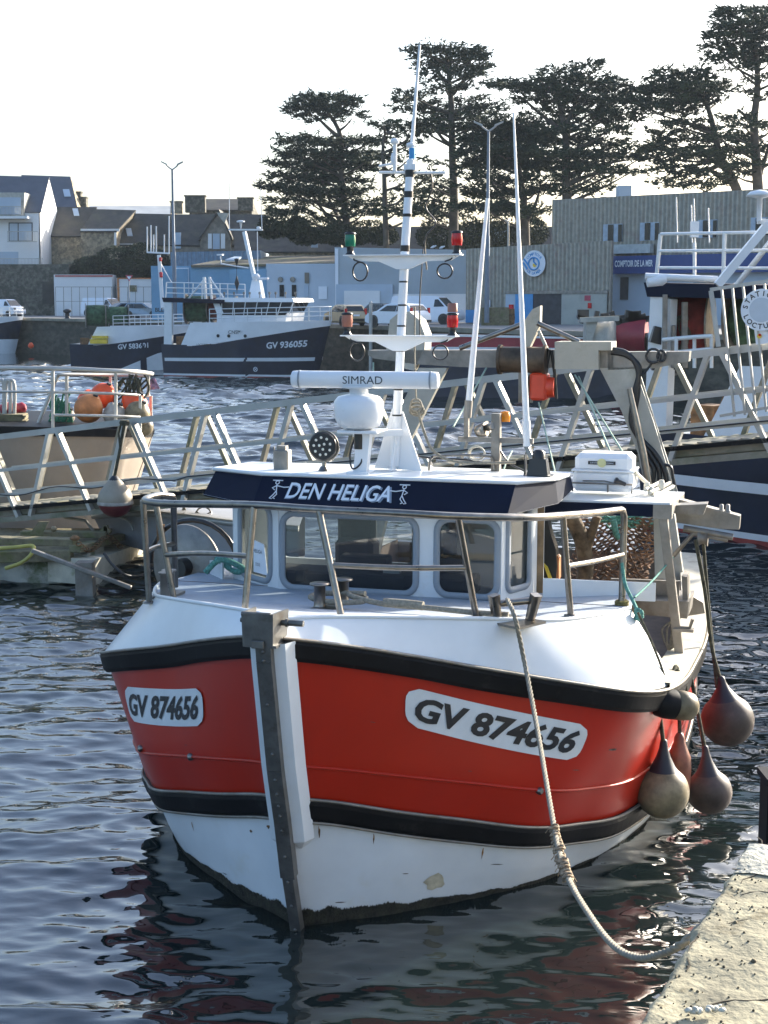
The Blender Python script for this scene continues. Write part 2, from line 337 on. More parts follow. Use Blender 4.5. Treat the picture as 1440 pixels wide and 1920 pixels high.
def water_mesh(step=0.0021, slope=0.14, wind=8):
    ys = [2.5]
    while ys[-1] < 120: ys.append(ys[-1] * (1 + step * (1.0 if ys[-1] < 70 else 1.6)))
    ys = np.array([-80.0, 0.0] + ys + [150, 200, 300.0])
    nu = int(0.84 / (step * 1.3)); us = np.concatenate(([-9, -3, -1], np.linspace(-0.42, 0.42, nu), [1, 3, 9]))
    Yg, Ug = np.meshgrid(ys, us, indexing='ij'); Xg = Ug * np.maximum(Yg, 6.0)
    rng = np.random.RandomState(5); Z = np.zeros_like(Xg); DX = np.zeros_like(Xg); DY = np.zeros_like(Xg)
    n = 56; lam = np.exp(np.linspace(math.log(0.15), math.log(4.5), n)); dist = np.abs(Yg)
    patch = 0.75 + 0.35 * np.sin(Xg * .21 + 1.3) * np.sin(Yg * .13 + .4) + 0.2 * np.sin(Xg * .5 - Yg * .31)
    for l in lam:
        th = math.radians(90 + wind + rng.normal() * 34); k = 2 * PI / l; ph = rng.uniform(0, 2 * PI)
        a = slope * math.sqrt(2.0 / n) / k * (1.35 if l < 1.0 else .62)
        fade = np.clip((l / np.maximum(dist * step, 1e-3) - 2.2) / 2.5, 0, 1)
        arg = k * (math.cos(th) * Xg + math.sin(th) * Yg) + ph + 0.6 * np.sin(Xg * .35 + Yg * .2 + ph)
        sn, cs = np.sin(arg), np.cos(arg); Z += a * fade * cs; DX -= a * .8 * fade * sn * math.cos(th); DY -= a * .8 * fade * sn * math.sin(th)
    mask = np.clip((0.42 - np.abs(Ug)) / 0.03, 0, 1) * (Yg > 2) * (Yg < 120); patch = patch * np.interp(Yg, [7, 14, 24, 60], [0.52, 0.72, 1.7, 3.2])
    P = np.stack([Xg + DX * mask * patch, Yg + DY * mask * patch, Z * mask * patch], -1).reshape(-1, 3).astype(np.float32)
    R_, C_ = Xg.shape; idx = np.arange(R_ * C_).reshape(R_, C_)
    q = np.stack([idx[:-1, :-1], idx[:-1, 1:], idx[1:, 1:], idx[1:, :-1]], -1).reshape(-1, 4)
    me = bpy.data.meshes.new('water'); me.vertices.add(len(P)); me.vertices.foreach_set('co', P.ravel())
    me.loops.add(q.size); me.loops.foreach_set('vertex_index', q.ravel().astype(np.int32))
    me.polygons.add(len(q)); me.polygons.foreach_set('loop_start', np.arange(0, q.size, 4, dtype=np.int32))
    me.polygons.foreach_set('use_smooth', np.ones(len(q), dtype=bool)); me.update(calc_edges=True); me.validate()
    me.materials.append(water_mat()); o = bpy.data.objects.new('water', me); C.objects.link(o); tag(o, kind='structure'); return o
water_mesh()
# far quay: edge line bends from right (near) to left (far)
QE = [at(2300, 650, 50), at(1500, 640, 70), at(1000, 620, 84), at(650, 608, 104), at(400, 601, 122), at(60, 595, 146), at(-500, 590, 170)]
QE = [V((p.x, p.y, 3.4)) for p in QE]
mb = MB()
for a, b in zip(QE, QE[1:]): mb.add([a, b, V((b.x * 3.0, 900, 3.4)), V((a.x * 3.0, 900, 3.4))], [[0, 3, 2, 1]])
a = QE[0]; mb.add([a, V((a.x * 3, 900, 3.4)), V((900, 900, 3.4)), V((900, 40, 3.4))], [[0, 1, 2, 3]])
a = QE[-1]; mb.add([a, V((a.x * 3, 900, 3.4)), V((-900, 900, 3.4)), V((-900, 175, 3.4))], [[0, 1, 2, 3]])
q = mb.build('quay_ground', M_quay); tag(q, kind='structure')
M_qwall = mat('harbour_wall_stone', (0.085, 0.075, 0.055), 0.9, var=0.4, vs_=1.2, col2=(0.035, 0.035, 0.025), mixs=0.5, thr=0.48, soft=0.2, bump=0.6, bs=2, stretch=(1, 1, 2))
mb = MB()
for a, b in zip(QE, QE[1:]): mb.add([a + V((0, 0, -.25)), b + V((0, 0, -.25)), V((b.x, b.y, -1)), V((a.x, a.y, -1))], [[0, 1, 2, 3]])
tag(mb.build('quay_wall', M_qwall), kind='structure')
mb = MB()
for a, b in zip(QE, QE[1:]):
    mb.bar(a + V((0, 0, -.12)), b + V((0, 0, -.12)), 0.6, 0.26)
tag(mb.build('quay_kerb', mat('quay_coping', (0.24, 0.22, 0.17), 0.9, var=0.2, vs_=1)), kind='structure')
# near quay where the photographer stands
e0 = V((0.5664, 3.1464, 3.4)); e1 = V((1.046, 4.1889, 3.4)); ed = (e1 - e0).normalized(); er = V((ed.y, -ed.x, 0))
NX, NY = 110, 60
rnd = random.Random(3)
def nzq(x, y):
    return 0.4 * (0.012 * math.sin(7.1 * x + 3 * y) * math.sin(5.3 * y - 2.2 * x) + 0.008 * math.sin(23 * x + 11 * y) * math.sin(19 * y) + 0.004 * math.sin(61 * x) * math.sin(53 * y + 7 * x))
rows = []
for j in range(NY + 1):
    row = []
    for i in range(NX + 1):
        a = -1.2 + (2.42) * (i / NX); c_ = 1.6 * (j / NY) ** 1.3        # along edge, inward
        p = e0 + ed * a * 1.0 + er * c_
        if i == NX: p = p + er * 0 + ed * 0
        z = nzq(p.x, p.y) * (1 + 0.6 * (c_ < 0.08)) + rnd.uniform(-.0015, .0015)
        if j == 0: z -= 0.02; p = p + er * (0.006 * math.sin(a * 31) + 0.004 * math.sin(a * 77))
        if j == 1: z -= 0.004
        row.append(V((p.x, p.y, 3.4 + z)))
    rows.append(row)
mb = MB(); mb.grid(rows, True)
r0 = rows[0]; mb.grid([[p - V((0, 0, 4.4)) for p in r0], r0], False)
rl = [r[-1] for r in rows]; mb.grid([rl, [p - V((0, 0, 4.4)) for p in rl]], False)
# rest of the quay out of frame
a_ = e0 + ed * 1.21 + er * 1.6; b_ = e0 - ed * 1.2; 
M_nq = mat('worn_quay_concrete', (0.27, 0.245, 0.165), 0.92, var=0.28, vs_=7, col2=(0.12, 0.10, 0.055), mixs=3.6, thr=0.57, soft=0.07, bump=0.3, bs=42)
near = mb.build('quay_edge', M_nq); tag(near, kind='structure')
mb = MB(); p0 = e0 - ed * 1.2; p1 = e0 + ed * 1.22 + er * 1.6; p2 = e0 - ed * 1.2 + er * 1.6
mb.poly([p2, p1, p1 + er * 20, p0 - ed * 14 + er * 20, p0 - ed * 14], (0, 0, -4.4)) if False else None
mb.add([p0, p2, p1, p1 + er * 20, p1 + er * 20 - ed * 20, p0 - ed * 18], [[0, 5, 4, 3, 2, 1]])
mb.grid([[p0 - ed * 18 - V((0, 0, 4.4)), p0 - V((0, 0, 4.4))], [p0 - ed * 18, p0]], False)
mb.grid([[p1, p1 + er * 20], [p1 - V((0, 0, 4.4)), p1 + er * 20 - V((0, 0, 4.4))]], False)
tag(mb.build('quay_surface', M_nq), kind='structure')
# grit, chips and shells on the quay edge
mb = MB(); rnd = random.Random(11)
for k in range(260):
    a = rnd.uniform(-0.1, 1.2); c_ = abs(rnd.gauss(0.0, 0.10)) + 0.01 if rnd.random() < .65 else rnd.uniform(0, 0.7)
    p = e0 + ed * a + er * c_; s_ = rnd.uniform(0.0012, 0.0042) * (2.0 if rnd.random() < .05 else 1)
    mb.lathe([(0.001, -s_), (s_, -s_ * .2), (s_ * .8, s_ * .5), (0.001, s_ * .8)], (p.x, p.y, 3.4 + nzq(p.x, p.y) + s_ * .3), (rnd.uniform(-.5, .5), rnd.uniform(-.5, .5), 1), 6)
tag(mb.build('grit', mat('grit_chips', (0.16, 0.13, 0.08), 0.9, var=0.6, vs_=30)), 'small dark chips and grit scattered along the concrete quay edge', 'grit', kind='stuff')
mb = MB()
c_ = atz(1325, 1893, 3.42)
for k in range(9):
    p = c_ + V((rnd.uniform(-.045, .045), rnd.uniform(-.02, .02), rnd.uniform(-.004, .006))); s_ = rnd.uniform(.006, .014)
    mb.lathe([(0.001, -s_ * .5), (s_, -s_ * .1), (s_ * .7, s_ * .4), (0.001, s_ * .6)], p, (rnd.uniform(-.6, .6), rnd.uniform(-.6, .6), 1), 7)
tag(mb.build('crushed_shell', mat('shell_white', (0.50, 0.48, 0.40), 0.7, var=0.25, vs_=60)), 'small crumbled white shell lying on the concrete quay', 'shell')
i0 = int((1.02 + 1.2) / 2.42 * NX)
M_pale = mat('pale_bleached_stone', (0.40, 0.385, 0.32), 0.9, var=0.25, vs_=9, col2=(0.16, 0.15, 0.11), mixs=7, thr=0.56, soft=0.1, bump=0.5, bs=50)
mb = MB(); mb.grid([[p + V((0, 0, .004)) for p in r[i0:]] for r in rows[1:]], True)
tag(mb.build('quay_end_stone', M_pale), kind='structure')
mb = MB(); rnd = random.Random(17)
for k in range(5):
    a = rnd.uniform(0, 1.0); c_ = rnd.uniform(.02, .1); pts = []; ang = rnd.uniform(-.5, 1.0)
    if k == 0: a, c_, ang = 1.02, 0.0, 1.55
    for j in range(14):
        q_ = e0 + ed * a + er * c_; pts.append(V((q_.x, q_.y, 3.4 + nzq(q_.x, q_.y) + .0005))); a += .03 * math.cos(ang); c_ += .03 * math.sin(ang); ang += rnd.uniform(-.5, .5) * (.3 if k == 0 else 1)
    for m_ in range(len(pts) - 1): mb.bar(pts[m_], pts[m_ + 1], rnd.uniform(.002, .005), .002)
tag(mb.build('quay_cracks', mat('crack_dirt', (.05, .04, .025), .95, var=.3)), kind='structure')
# dark pile at the right border
t = thing('mooring_pile', 'dark steel pile standing beyond the corner of the near quay', 'pile', (1.83, 6.4, 0))
mb = MB(); pp = at(1453, 1500, 6.3)
mb.bar((pp.x, pp.y, -1), (pp.x, pp.y, 2.93), 0.10, 0.16, bev=.012); mb.build('post', M_blk, t)
mb = MB(); mb.bar((pp.x, pp.y, 2.93), (pp.x, pp.y, 2.96), 0.12, 0.18); mb.build('cap_plate', M_blk, t)
# ================================================================== THE RED BOAT  (s aft of the bow, t to the right in the photo, z over water)
PSI = math.radians(16.5); BO = V((-0.68, 11.53, 0)); BRZ = PI / 2 - PSI
def L(s, t, z): return V((s, -t, z))
def BW(s, t, z):                                     # boat coordinates -> world
    return V((BO.x + math.sin(PSI) * s + math.cos(PSI) * t, BO.y + math.cos(PSI) * s - math.sin(PSI) * t, z))
def bo_s(px, py, s):                                 # boat coordinates of a photo pixel in the plane s
    d = ray(px, py); bx = V((math.sin(PSI), math.cos(PSI), 0)); rx = V((math.cos(PSI), -math.sin(PSI), 0)); o = V((0, 0, CH)) - BO
    k = (s - o.dot(bx)) / d.dot(bx); q = o + d * k; return V((s, q.dot(rx), q.z))
boat = thing('fishing_boat', 'red and white fishing boat with black rubbing strakes and white mast filling the foreground', 'fishing boat', BO, BRZ, world=False)
LV = [  # levels from below water to the sheer: stations (s, half breadth, z)
 [(.40,0,-.9),(.55,.2,-.9),(.85,.5,-.9),(1.2,.8,-.9),(1.7,1.2,-.9),(2.2,1.5,-.9),(3,1.8,-.9),(4,2.0,-.9),(6.5,2.1,-.9),(10,1.8,-.9)],
 [(0,0,0),(.14,.26,0),(.40,.66,0),(.74,1.08,0),(1.12,1.49,0),(1.62,1.84,0),(2.4,2.2,0),(3.6,2.45,0),(6,2.48,0),(10,2.15,0)],
 [(-.16,0,.5),(.04,.28,.46),(.30,.70,.39),(.65,1.12,.32),(1.04,1.57,.24),(1.54,1.89,.19),(2.3,2.25,.15),(3.55,2.52,.16),(6,2.53,.2),(10,2.18,.3)],
 [(-.29,0,1.0),(-.03,.30,.91),(.26,.74,.77),(.58,1.17,.64),(.97,1.63,.50),(1.46,1.94,.39),(2.15,2.30,.30),(3.5,2.58,.30),(6,2.58,.36),(10,2.22,.5)],
 [(-.35,0,1.19),(-.08,.32,1.10),(.22,.78,.96),(.55,1.20,.83),(.93,1.67,.68),(1.42,1.99,.57),(2.1,2.34,.48),(3.5,2.61,.48),(6,2.6,.55),(10,2.23,.7)],
 [(-.43,0,1.46),(-.15,.35,1.38),(.18,.84,1.26),(.52,1.30,1.14),(.92,1.80,1.00),(1.40,2.11,.89),(2.1,2.43,.80),(3.5,2.65,.78),(6,2.62,.78),(10,2.25,.9)],
 [(-.62,0,2.35),(-.29,.35,2.25),(.17,.86,2.08),(.60,1.35,1.90),(1.08,1.99,1.71),(1.53,2.42,1.56),(2.2,2.63,1.44),(3.5,2.72,1.28),(6,2.68,1.17),(10,2.28,1.25)],
 [(-.64,0,2.53),(-.30,.37,2.43),(.17,.89,2.26),(.60,1.40,2.09),(1.08,2.04,1.90),(1.53,2.47,1.75),(2.2,2.69,1.64),(3.5,2.75,1.52),(6,2.7,1.42),(10,2.3,1.5)]]
def lev(i, u):                                       # u in 0..9
    P = LV[i]; k = min(int(u), 8); f = u - k
    p0 = V(P[k - 1]) if k > 0 else V((P[1][0], -P[1][1], P[1][2])); p1, p2 = V(P[k]), V(P[k + 1]); p3 = V(P[min(k + 2, 9)])
    if k == 0: p0 = p1 * 2 - p2 + (V(P[2]) - p2 * 2 + p1) * -0.3
    return 0.5 * ((2 * p1) + (p2 - p0) * f + (2 * p0 - 5 * p1 + 4 * p2 - p3) * f * f + (3 * p1 - p0 - 3 * p2 + p3) * f ** 3)
def hull(v, u, side, off=0.0):                       # v level (float), side +1 right
    i = min(int(v), 6); f = v - i; a, b = lev(i, u), lev(i + 1, u); p = a.lerp(b, f)
    if off:
        du = lev(i, min(u + .1, 9)).lerp(lev(i + 1, min(u + .1, 9)), f) - lev(i, max(u - .1, 0)).lerp(lev(i + 1, max(u - .1, 0)), f)
        n = du.cross(b - a)
        if n.y < 0: n = -n
        p = p + n.normalized() * off
    return L(p.x, side * max(p.y, 0 if not off else -9), p.z)
US = [i * 9 / 90 for i in range(91)]
def strip(v0, v1, n, off=0.0, u0=0, u1=9):
    mb = MB()
    for sd_ in (-1, 1):
        us = [u for u in US if u0 <= u <= u1]
        rows = [[hull(v0 + (v1 - v0) * k / n, u, sd_, off) for u in us] for k in range(n + 1)]
        mb.grid(rows, True, flip=sd_ < 0)
    return mb
mb = strip(0, 3, 12)
rows = [[hull(3 * k / 4, 9, sgn, 0) for k in range(5)] for sgn in (-1, 1)]; 
low = mb.build('lower_hull', M_hullw, boat)
mb = strip(3.93, 6.1, 12); top = mb.build('hull', M_red, boat)
mb = MB()
for v0, v1 in ((0, 7),):
    pa = [hull(v0 + (v1 - v0) * k / 10, 9, -1) for k in range(11)]; pb = [hull(v0 + (v1 - v0) * k / 10, 9, 1) for k in range(11)]
    mb.grid([pa, pb], False)
mb.build('transom', mat('brown_transom', (.14, .10, .07), .7, var=.3, vs_=3), boat)
mb = MB()                                           # knuckle line
for sd_ in (-1, 1): mb.tube([hull(5, u, sd_, 0.004) for u in US if u > .25], 0.014, 6)
mb.build('knuckle_moulding', M_red, boat)
def strake(name, v0, v1, th, parent):                # rubber band standing proud
    mb = MB(); 
    for sd_ in (-1, 1):
        us = [u for u in US if u > .18]
        prof = [(v0, 0.0), (v0, th * .7), (v0 * .8 + v1 * .2, th), (v0 * .2 + v1 * .8, th), (v1, th * .7), (v1, 0.0)]
        mb.grid([[hull(v, u, sd_, o + 0.001) for u in us] for v, o in prof], False, flip=sd_ < 0)
    return mb.build(name, M_blk, parent)
strake('rubbing_strake', 2.98, 3.98, 0.05, boat)
s2 = strake('rubbing_strake', 6.02, 6.98, 0.06, boat)
mb = MB()
for sd_ in (-1, 1):
    for v, o in ((4.0, .03), (2.96, .035), (7.0, .05)): mb.tube([hull(min(v, 6.999), u, sd_, o) for u in US if u > .18], 0.014, 5)
mb.build('strake_rail', M_dsteel, boat)
# weed line at the water
mb = strip(0.82, 1.13, 3, 0.004, 0.05)
M_weed = mat('weed_growth', (0.028, 0.026, 0.016), 0.95, var=0.5, vs_=14, bump=0.8, bs=40)
mb2 = MB(); rnd = random.Random(5)
for sd_ in (-1, 1):
    us = [0.04 + 8.9 * k / 900 for k in range(901)]
    mb2.grid([[hull(0.8, u, sd_, .006) for u in us], [hull(1.0, u, sd_, .008) for u in us], [hull(1.24 + .05 * math.sin(u * 9) * math.sin(u * 2.1) + rnd.uniform(0, .06), u, sd_, .004) for u in us]], False, flip=sd_ < 0)
mb2.build('weed_growth', M_weed, boat)
# bulwark panel between sheer and deck edge
DE = [(-.38,0,2.60),(-.10,.34,2.58),(.26,.78,2.53),(.58,1.16,2.48),(.95,1.55,2.42),(1.36,1.86,2.35),(1.9,2.12,2.30),(2.45,2.3,2.26)]
DEf = cr(DE, 10)
def she(u): return lev(7, u)
mb = MB(); n_ = len(DEf); UM = 6.25
for sd_ in (-1, 1):
    bot = [she(UM * k / (n_ - 1)) for k in range(n_)]
    rows = []
    for j in range(7):
        f = j / 6; row = []
        for k in range(n_):
            p = bot[k].lerp(DEf[k], f)
            bul = 0.0; row.append(L(p.x - bul * .5, sd_ * (p.y + bul * (k / n_)), p.z + bul * .3))
        rows.append(row)
    mb.grid(rows, True, flip=sd_ > 0)
    a, b = rows[0][-1], rows[-1][-1]                 # return at the aft end
    mb.add([a, b, b + V((.0, sd_ * .55, -.05)), a + V((0.0, sd_ * .45, 0))], [[0, 1, 2, 3]])
mb.build('bow_bulwark', M_white, boat)
mb = MB()                                           # deck edge lip
mb.tube([L(p.x, p.y, p.z) for p in DEf[::-1]] + [L(p.x, -p.y, p.z) for p in DEf[1:]], 0.018, 6)
mb.build('deck_edge', M_white, boat)
mb = MB()
for k in range(n_ - 1):
    a, b = DEf[k], DEf[k + 1]
    mb.add([L(a.x, -a.y, a.z - .012), L(b.x, -b.y, b.z - .012), L(b.x, b.y, b.z - .012), L(a.x, a.y, a.z - .012)], [[0, 1, 2, 3]])
mb.add([L(2.45, -2.3, 2.245), L(2.45, 2.3, 2.245), L(4.2, 2.2, 2.14), L(4.2, -2.3, 2.14)], [[0, 3, 2, 1]])
mb.build('foredeck', M_deck, boat)
for sd_, t0, t1 in ((1, 1.42, 2.28), (-1, 1.85, 2.28)):
    mb = MB(); mb.poly([L(2.9, sd_ * t0, 2.22), L(2.9, sd_ * t0, 2.40), L(3.6, sd_ * (t1 + .12), 2.28), L(3.6, sd_ * (t1 + .12), 2.1)], (0.04, 0, 0))
    mb.build('coaming', M_white, boat)
# stem: bar, white cheeks, fairlead box
st_ = [(-.64, 2.50), (-.62, 2.35), (-.43, 1.46), (-.35, 1.19), (-.29, 1.0), (-.16, .5), (0.01, 0), (.18, -.45), (.30, -.75)]
mb = MB()
for (a, za), (b, zb) in zip(st_, st_[1:]): mb.bar(L(a - .085, 0, za), L(b - .085, 0, zb), .12 if za > .95 else .09, .085, up=(1, 0, 0))
for i in range(14):
    f = i / 13 * (len(st_) - 3); k = int(f); f -= k; p = V((st_[k][0], 0, st_[k][1])).lerp(V((st_[k + 1][0], 0, st_[k + 1][1])), f)
    mb.lathe([(.014, 0), (.014, .012), (.004, .016)], (p.x - .128, 0, p.z), (-1, 0, -.2), 6)
mb.build('stem_bar', M_iron, boat)
mb = MB()
for sd_ in (-1, 1):
    pts = [(-.67, 2.48), (-.64, 2.3), (-.46, 1.46), (-.38, 1.19), (-.32, 1.0), (-.27, .80)]
    rr_ = [[L(s + .12, sd_ * .18, z) for s, z in pts], [L(s - .0, sd_ * .14, z) for s, z in pts], [L(s - .03, sd_ * .06, z) for s, z in pts], [L(s + .1, sd_ * .03, z) for s, z in pts]]
    mb.grid(rr_, False, flip=sd_ > 0)
    s, z = pts[-1]; mb.add([L(s + .12, sd_ * .18, z), L(s, sd_ * .14, z), L(s - .03, sd_ * .06, z), L(s + .1, sd_ * .03, z), L(s + .16, sd_ * .05, z - .14)], [[0, 1, 4], [1, 2, 4], [2, 3, 4]])
mb.build('stem_fairing', M_hullw, boat)
mb = MB()
bx = [(-.78, .20, 2.72), (-.50, .20, 2.74)]
mb.poly([L(-.78, -.15, 2.72), L(-.78, .09, 2.72), L(-.765, .08, 2.46), L(-.765, -.14, 2.46)], (.02, 0, 0))
mb.poly([L(-.76, .09, 2.72), L(-.50, .11, 2.71), L(-.52, .10, 2.46), L(-.76, .08, 2.46)], (0, .02, 0))
mb.poly([L(-.76, -.15, 2.72), L(-.50, -.15, 2.71), L(-.52, -.14, 2.46), L(-.76, -.14, 2.46)], (0, .02, 0))
mb.tube([L(-.76, -.165, 2.71), L(-.76, .065, 2.71)], .018, 6); mb.box(L(-.60, -.02, 2.47), (.32, .25, .02))
mb.tube([L(-.62, .08, 2.63), L(-.62, .27, 2.63)], .024, 8); mb.tube([L(-.62, -.23, 2.63), L(-.62, -.16, 2.63)], .018, 8); mb.lathe([(.032, 0), (.032, .02)], L(-.62, .13, 2.63), (0, -1, 0), 10)
mb.box(L(-.79, -.03, 2.49), (.025, .10, .06), bev=.006)
mb.build('bow_fairlead', M_iron, boat)
# registration plates that follow the curve of the hull
def arc_tab(v):
    tab = [(0, 0.0)]; p = hull(v, 0, 1)
    for k in range(1, 181):
        q = hull(v, k * .05, 1); tab.append((k * .05, tab[-1][1] + (q - p).length)); p = q
    return tab
AT = arc_tab(5.5)
def u_at(d):
    for (u0, d0), (u1, d1) in zip(AT, AT[1:]):
        if d1 >= d: return u0 + (u1 - u0) * (d - d0) / max(d1 - d0, 1e-6)
    return 9
def plate(side, d0, d1, vt, hgt, flip, zoff):
    cen = (d0 + d1) / 2
    def fn(x, y, off=.012):
        u = u_at(cen + side * x if not flip else cen + side * x)
        p = hull(6, u, side, off); q = hull(5, u, side, off)
        f = (zoff - y + .05 * x) / (p - q).length
        return p.lerp(q, f)
    W_ = d1 - d0
    mb = MB(); out = rrect(W_, hgt, hgt * .36, 6)
    rows = []                                       # clipped grid inside the rounded outline
    nx, ny = 40, 8
    for j in range(ny + 1):
        row = []; y = -hgt / 2 + hgt * j / ny; r = hgt * .36; inset = 0
        ey = abs(y) - (hgt / 2 - r)
        if ey > 0: inset = r - math.sqrt(max(r * r - ey * ey, 0))
        for i in range(nx + 1): row.append(fn(-(W_ / 2 - inset) + (W_ - 2 * inset) * i / nx, y))
        rows.append(row)
    mb.grid(rows, True, flip=True)
    pl = mb.build('registration_plate', M_plate, boat)
    text_map('GV 874656', lambda x, y: fn(x, y, .018), hgt * .66, M_letb, pl, bold=.035, shear=.28, fit=W_ * .90)
plate(1, 1.10, 2.76, 5, .32, False, .28)
plate(-1, 1.2, 2.72, 5, .32, False, .34)
# marks and fittings found by where they sit on the planking
def pixel(p):
    y = p.y * CT - (p.z - CH) * ST; return 720 + F * p.x / y, 960 - F * (p.y * ST + (p.z - CH) * CT) / y
def on_hull(px, py, side, v0=1.0, v1=6.0):
    best = None
    for a in range(41):
        v = v0 + (v1 - v0) * a / 40
        for k in range(2, 130):
            u = k * .05; q = hull(v, u, side); x, y = pixel(BW(q.x, -q.y, q.z)); d_ = (x - px) ** 2 + (y - py) ** 2
            if best is None or d_ < best[0]: best = (d_, u, v)
    return best[1], best[2]
M_stain = mat('rust_stain', (.30, .15, .05), .8, var=.5, vs_=12); M_patch = mat('beige_repair_patch', (.50, .45, .33), .7, var=.2, vs_=10); M_scuff = mat('dark_scuff', (.10, .085, .075), .8, var=.5, vs_=20)
rnd = random.Random(31)
def blotch(name, px, py, side, w_, h_, m, drip=0.0):
    u0, v0 = on_hull(px, py, side); mb = MB(); n = 14; pts = []; c_ = hull(v0, u0, side, .004)
    lu = (hull(v0, u0 + .1, side) - hull(v0, u0, side)).length / .1; lv = (hull(min(v0 + .1, 6.9), u0, side) - hull(v0, u0, side)).length / .1
    for k in range(n):
        a = 2 * PI * k / n; r_ = rnd.uniform(.7, 1.15); y = math.sin(a) * h_ * r_; x = math.cos(a) * w_ * r_ * (1 if y > 0 else max(.25, 1 - drip * abs(math.sin(a))))
        pts.append(hull(max(1, v0 + (y / lv)), u0 + x / lu, side, .004))
    mb.add([c_] + pts, [[0, 1 + k, 1 + (k + 1) % n] for k in range(n)]); mb.build(name, m, boat)
blotch('repair_patch', 815, 1650, 1, .11, .09, M_patch)
for px, py, sd_, w_, h_ in ((598, 1560, 1, .010, .06), (700, 1578, 1, .006, .05), (905, 1596, 1, .008, .06), (505, 1550, -1, .03, .02), (470, 1553, -1, .02, .015), (360, 1550, -1, .008, .05)): blotch('rust_run', px, py, sd_, w_, h_, M_stain, .8)
for px, py, sd_, w_, h_ in ((470, 1560, -1, .012, .008), (640, 1690, 1, .05, .006), (760, 1640, 1, .03, .004), (930, 1620, 1, .06, .005), (420, 1640, -1, .04, .005), (700, 1360, 1, .03, .003), (1080, 1440, 1, .05, .004), (880, 1450, 1, .02, .003), (350, 1400, -1, .03, .003), (1150, 1400, 1, .06, .012)): blotch('scuff', px, py, sd_, w_, h_, M_scuff)
# hull fittings
mb = MB()
for (v, u, sd_) in ((5.0, 2.55, -1), (4.98, 3.95, 1), (5.05, 4.1, -1)):
    p = hull(v, u, sd_, .0); mb.lathe([(.03, -.01), (.034, .02), (.02, .035)], p, (-.5, -sd_ * .8, 0), 10)
mb.build('hull_outlet', M_steel, boat)
# ---------------------------------------------------------------- wheelhouse
FP = [(3.6, -1.82), (3.02, -1.78), (2.5, -1.10), (2.5, 1.10), (3.02, 1.30), (3.55, 1.33)]
ZB, ZT = 2.14, 3.18
def wall_panel(mb, a, b, zb, zt, hole=None, lean=0.0, flip=False):
    """quad wall from plan point a to b with an optional rounded hole (u0,u1,z0,z1,r)"""
    A, B_ = V((a[0], a[1])), V((b[0], b[1])); d = B_ - A; W_ = d.length; d /= W_; n = V((-d.y, d.x))
    def P(u, z, o=0.0):
        q = A + d * u + n * o; return L(q.x + lean * (z - zb), q.y, z)
    if not hole:
        mb.add([P(0, zb), P(W_, zb), P(W_, zt), P(0, zt)], [[0, 1, 2, 3]]); return P
    u0, u1, z0, z1, r = hole; cu, cz = (u0 + u1) / 2, (z0 + z1) / 2
    inner = rrect(u1 - u0, z1 - z0, r, 5); n6 = 6
    outer = []
    for i, (x, y) in enumerate(inner):
        q, k = divmod(i, n6); f = k / 5
        cx = W_ if q in (0, 3) else 0; cy = zt if q in (0, 1) else zb
        ex, ey = cx - cu, cy - cz
        # project edge points straight out to the border
        px_, py_ = x, y
        if q == 0: pt = (ex, py_) if f < .5 else (px_, ey)
        elif q == 1: pt = (px_, ey) if f < .5 else (ex, py_)
        elif q == 2: pt = (ex, py_) if f < .5 else (px_, ey)
        else: pt = (px_, ey) if f < .5 else (ex, py_)
        outer.append(pt)
    vs_ = [P(cu + x, cz + y) for x, y in inner] + [P(cu + x, cz + y) for x, y in outer]; m_ = len(inner); fs = []
    cor = []
    for q in range(4):
        cx = (W_ - cu) if q in (0, 3) else -cu; cy = (zt - cz) if q in (0, 1) else (zb - cz); cor.append(len(vs_)); vs_.append(P(cu + cx, cz + cy))
    for i in range(m_):
        j = (i + 1) % m_; q, k = divmod(i, n6)
        if k == 2: fs += [[i, m_ + i, cor[q], m_ + j, j]]
        else: fs.append([i, m_ + i, m_ + j, j])
    mb.add(vs_, fs); return P
house = MB(); wins = []
LEAN = 0.03
# front wall as two panels, each with a window
for a, b, hole in (((2.5, -1.10), (2.5, .38), (.06, 1.36, .14, .82, .10)), ((2.5, .38), (2.5, 1.10), (.12, .66, .15, .83, .10))):
    h = (hole[0], hole[1], ZB + hole[2], ZB + hole[3], hole[4]); P = wall_panel(house, a, b, ZB, ZT, h, LEAN); wins.append((P, h))
for a, b, hole in (((3.02, -1.78), (2.5, -1.10), (.16, .70, .16, .86, .10)), ((2.5, 1.10), (3.02, 1.30), (.12, .46, .20, 1.0, .05))):
    h = (hole[0], hole[1], ZB + hole[2], ZB + hole[3], hole[4]); P = wall_panel(house, a, b, ZB, ZT, h, LEAN * .6); wins.append((P, h))
h = (.12, .46, ZB + .25, ZB + .8, .05); P = wall_panel(house, (3.6, -1.82), (3.02, -1.78), ZB, ZT, h); wins.append((P, h))
wall_panel(house, (3.02, 1.30), (3.16, 1.31), ZB, ZT)
wall_panel(house, (3.6, 1.3), (3.6, -1.82), ZB, ZT, (1.35, 2.75, ZB + .22, ZB + .86, .06))
wh = house.build('wheelhouse', M_white, boat, solid=.045)
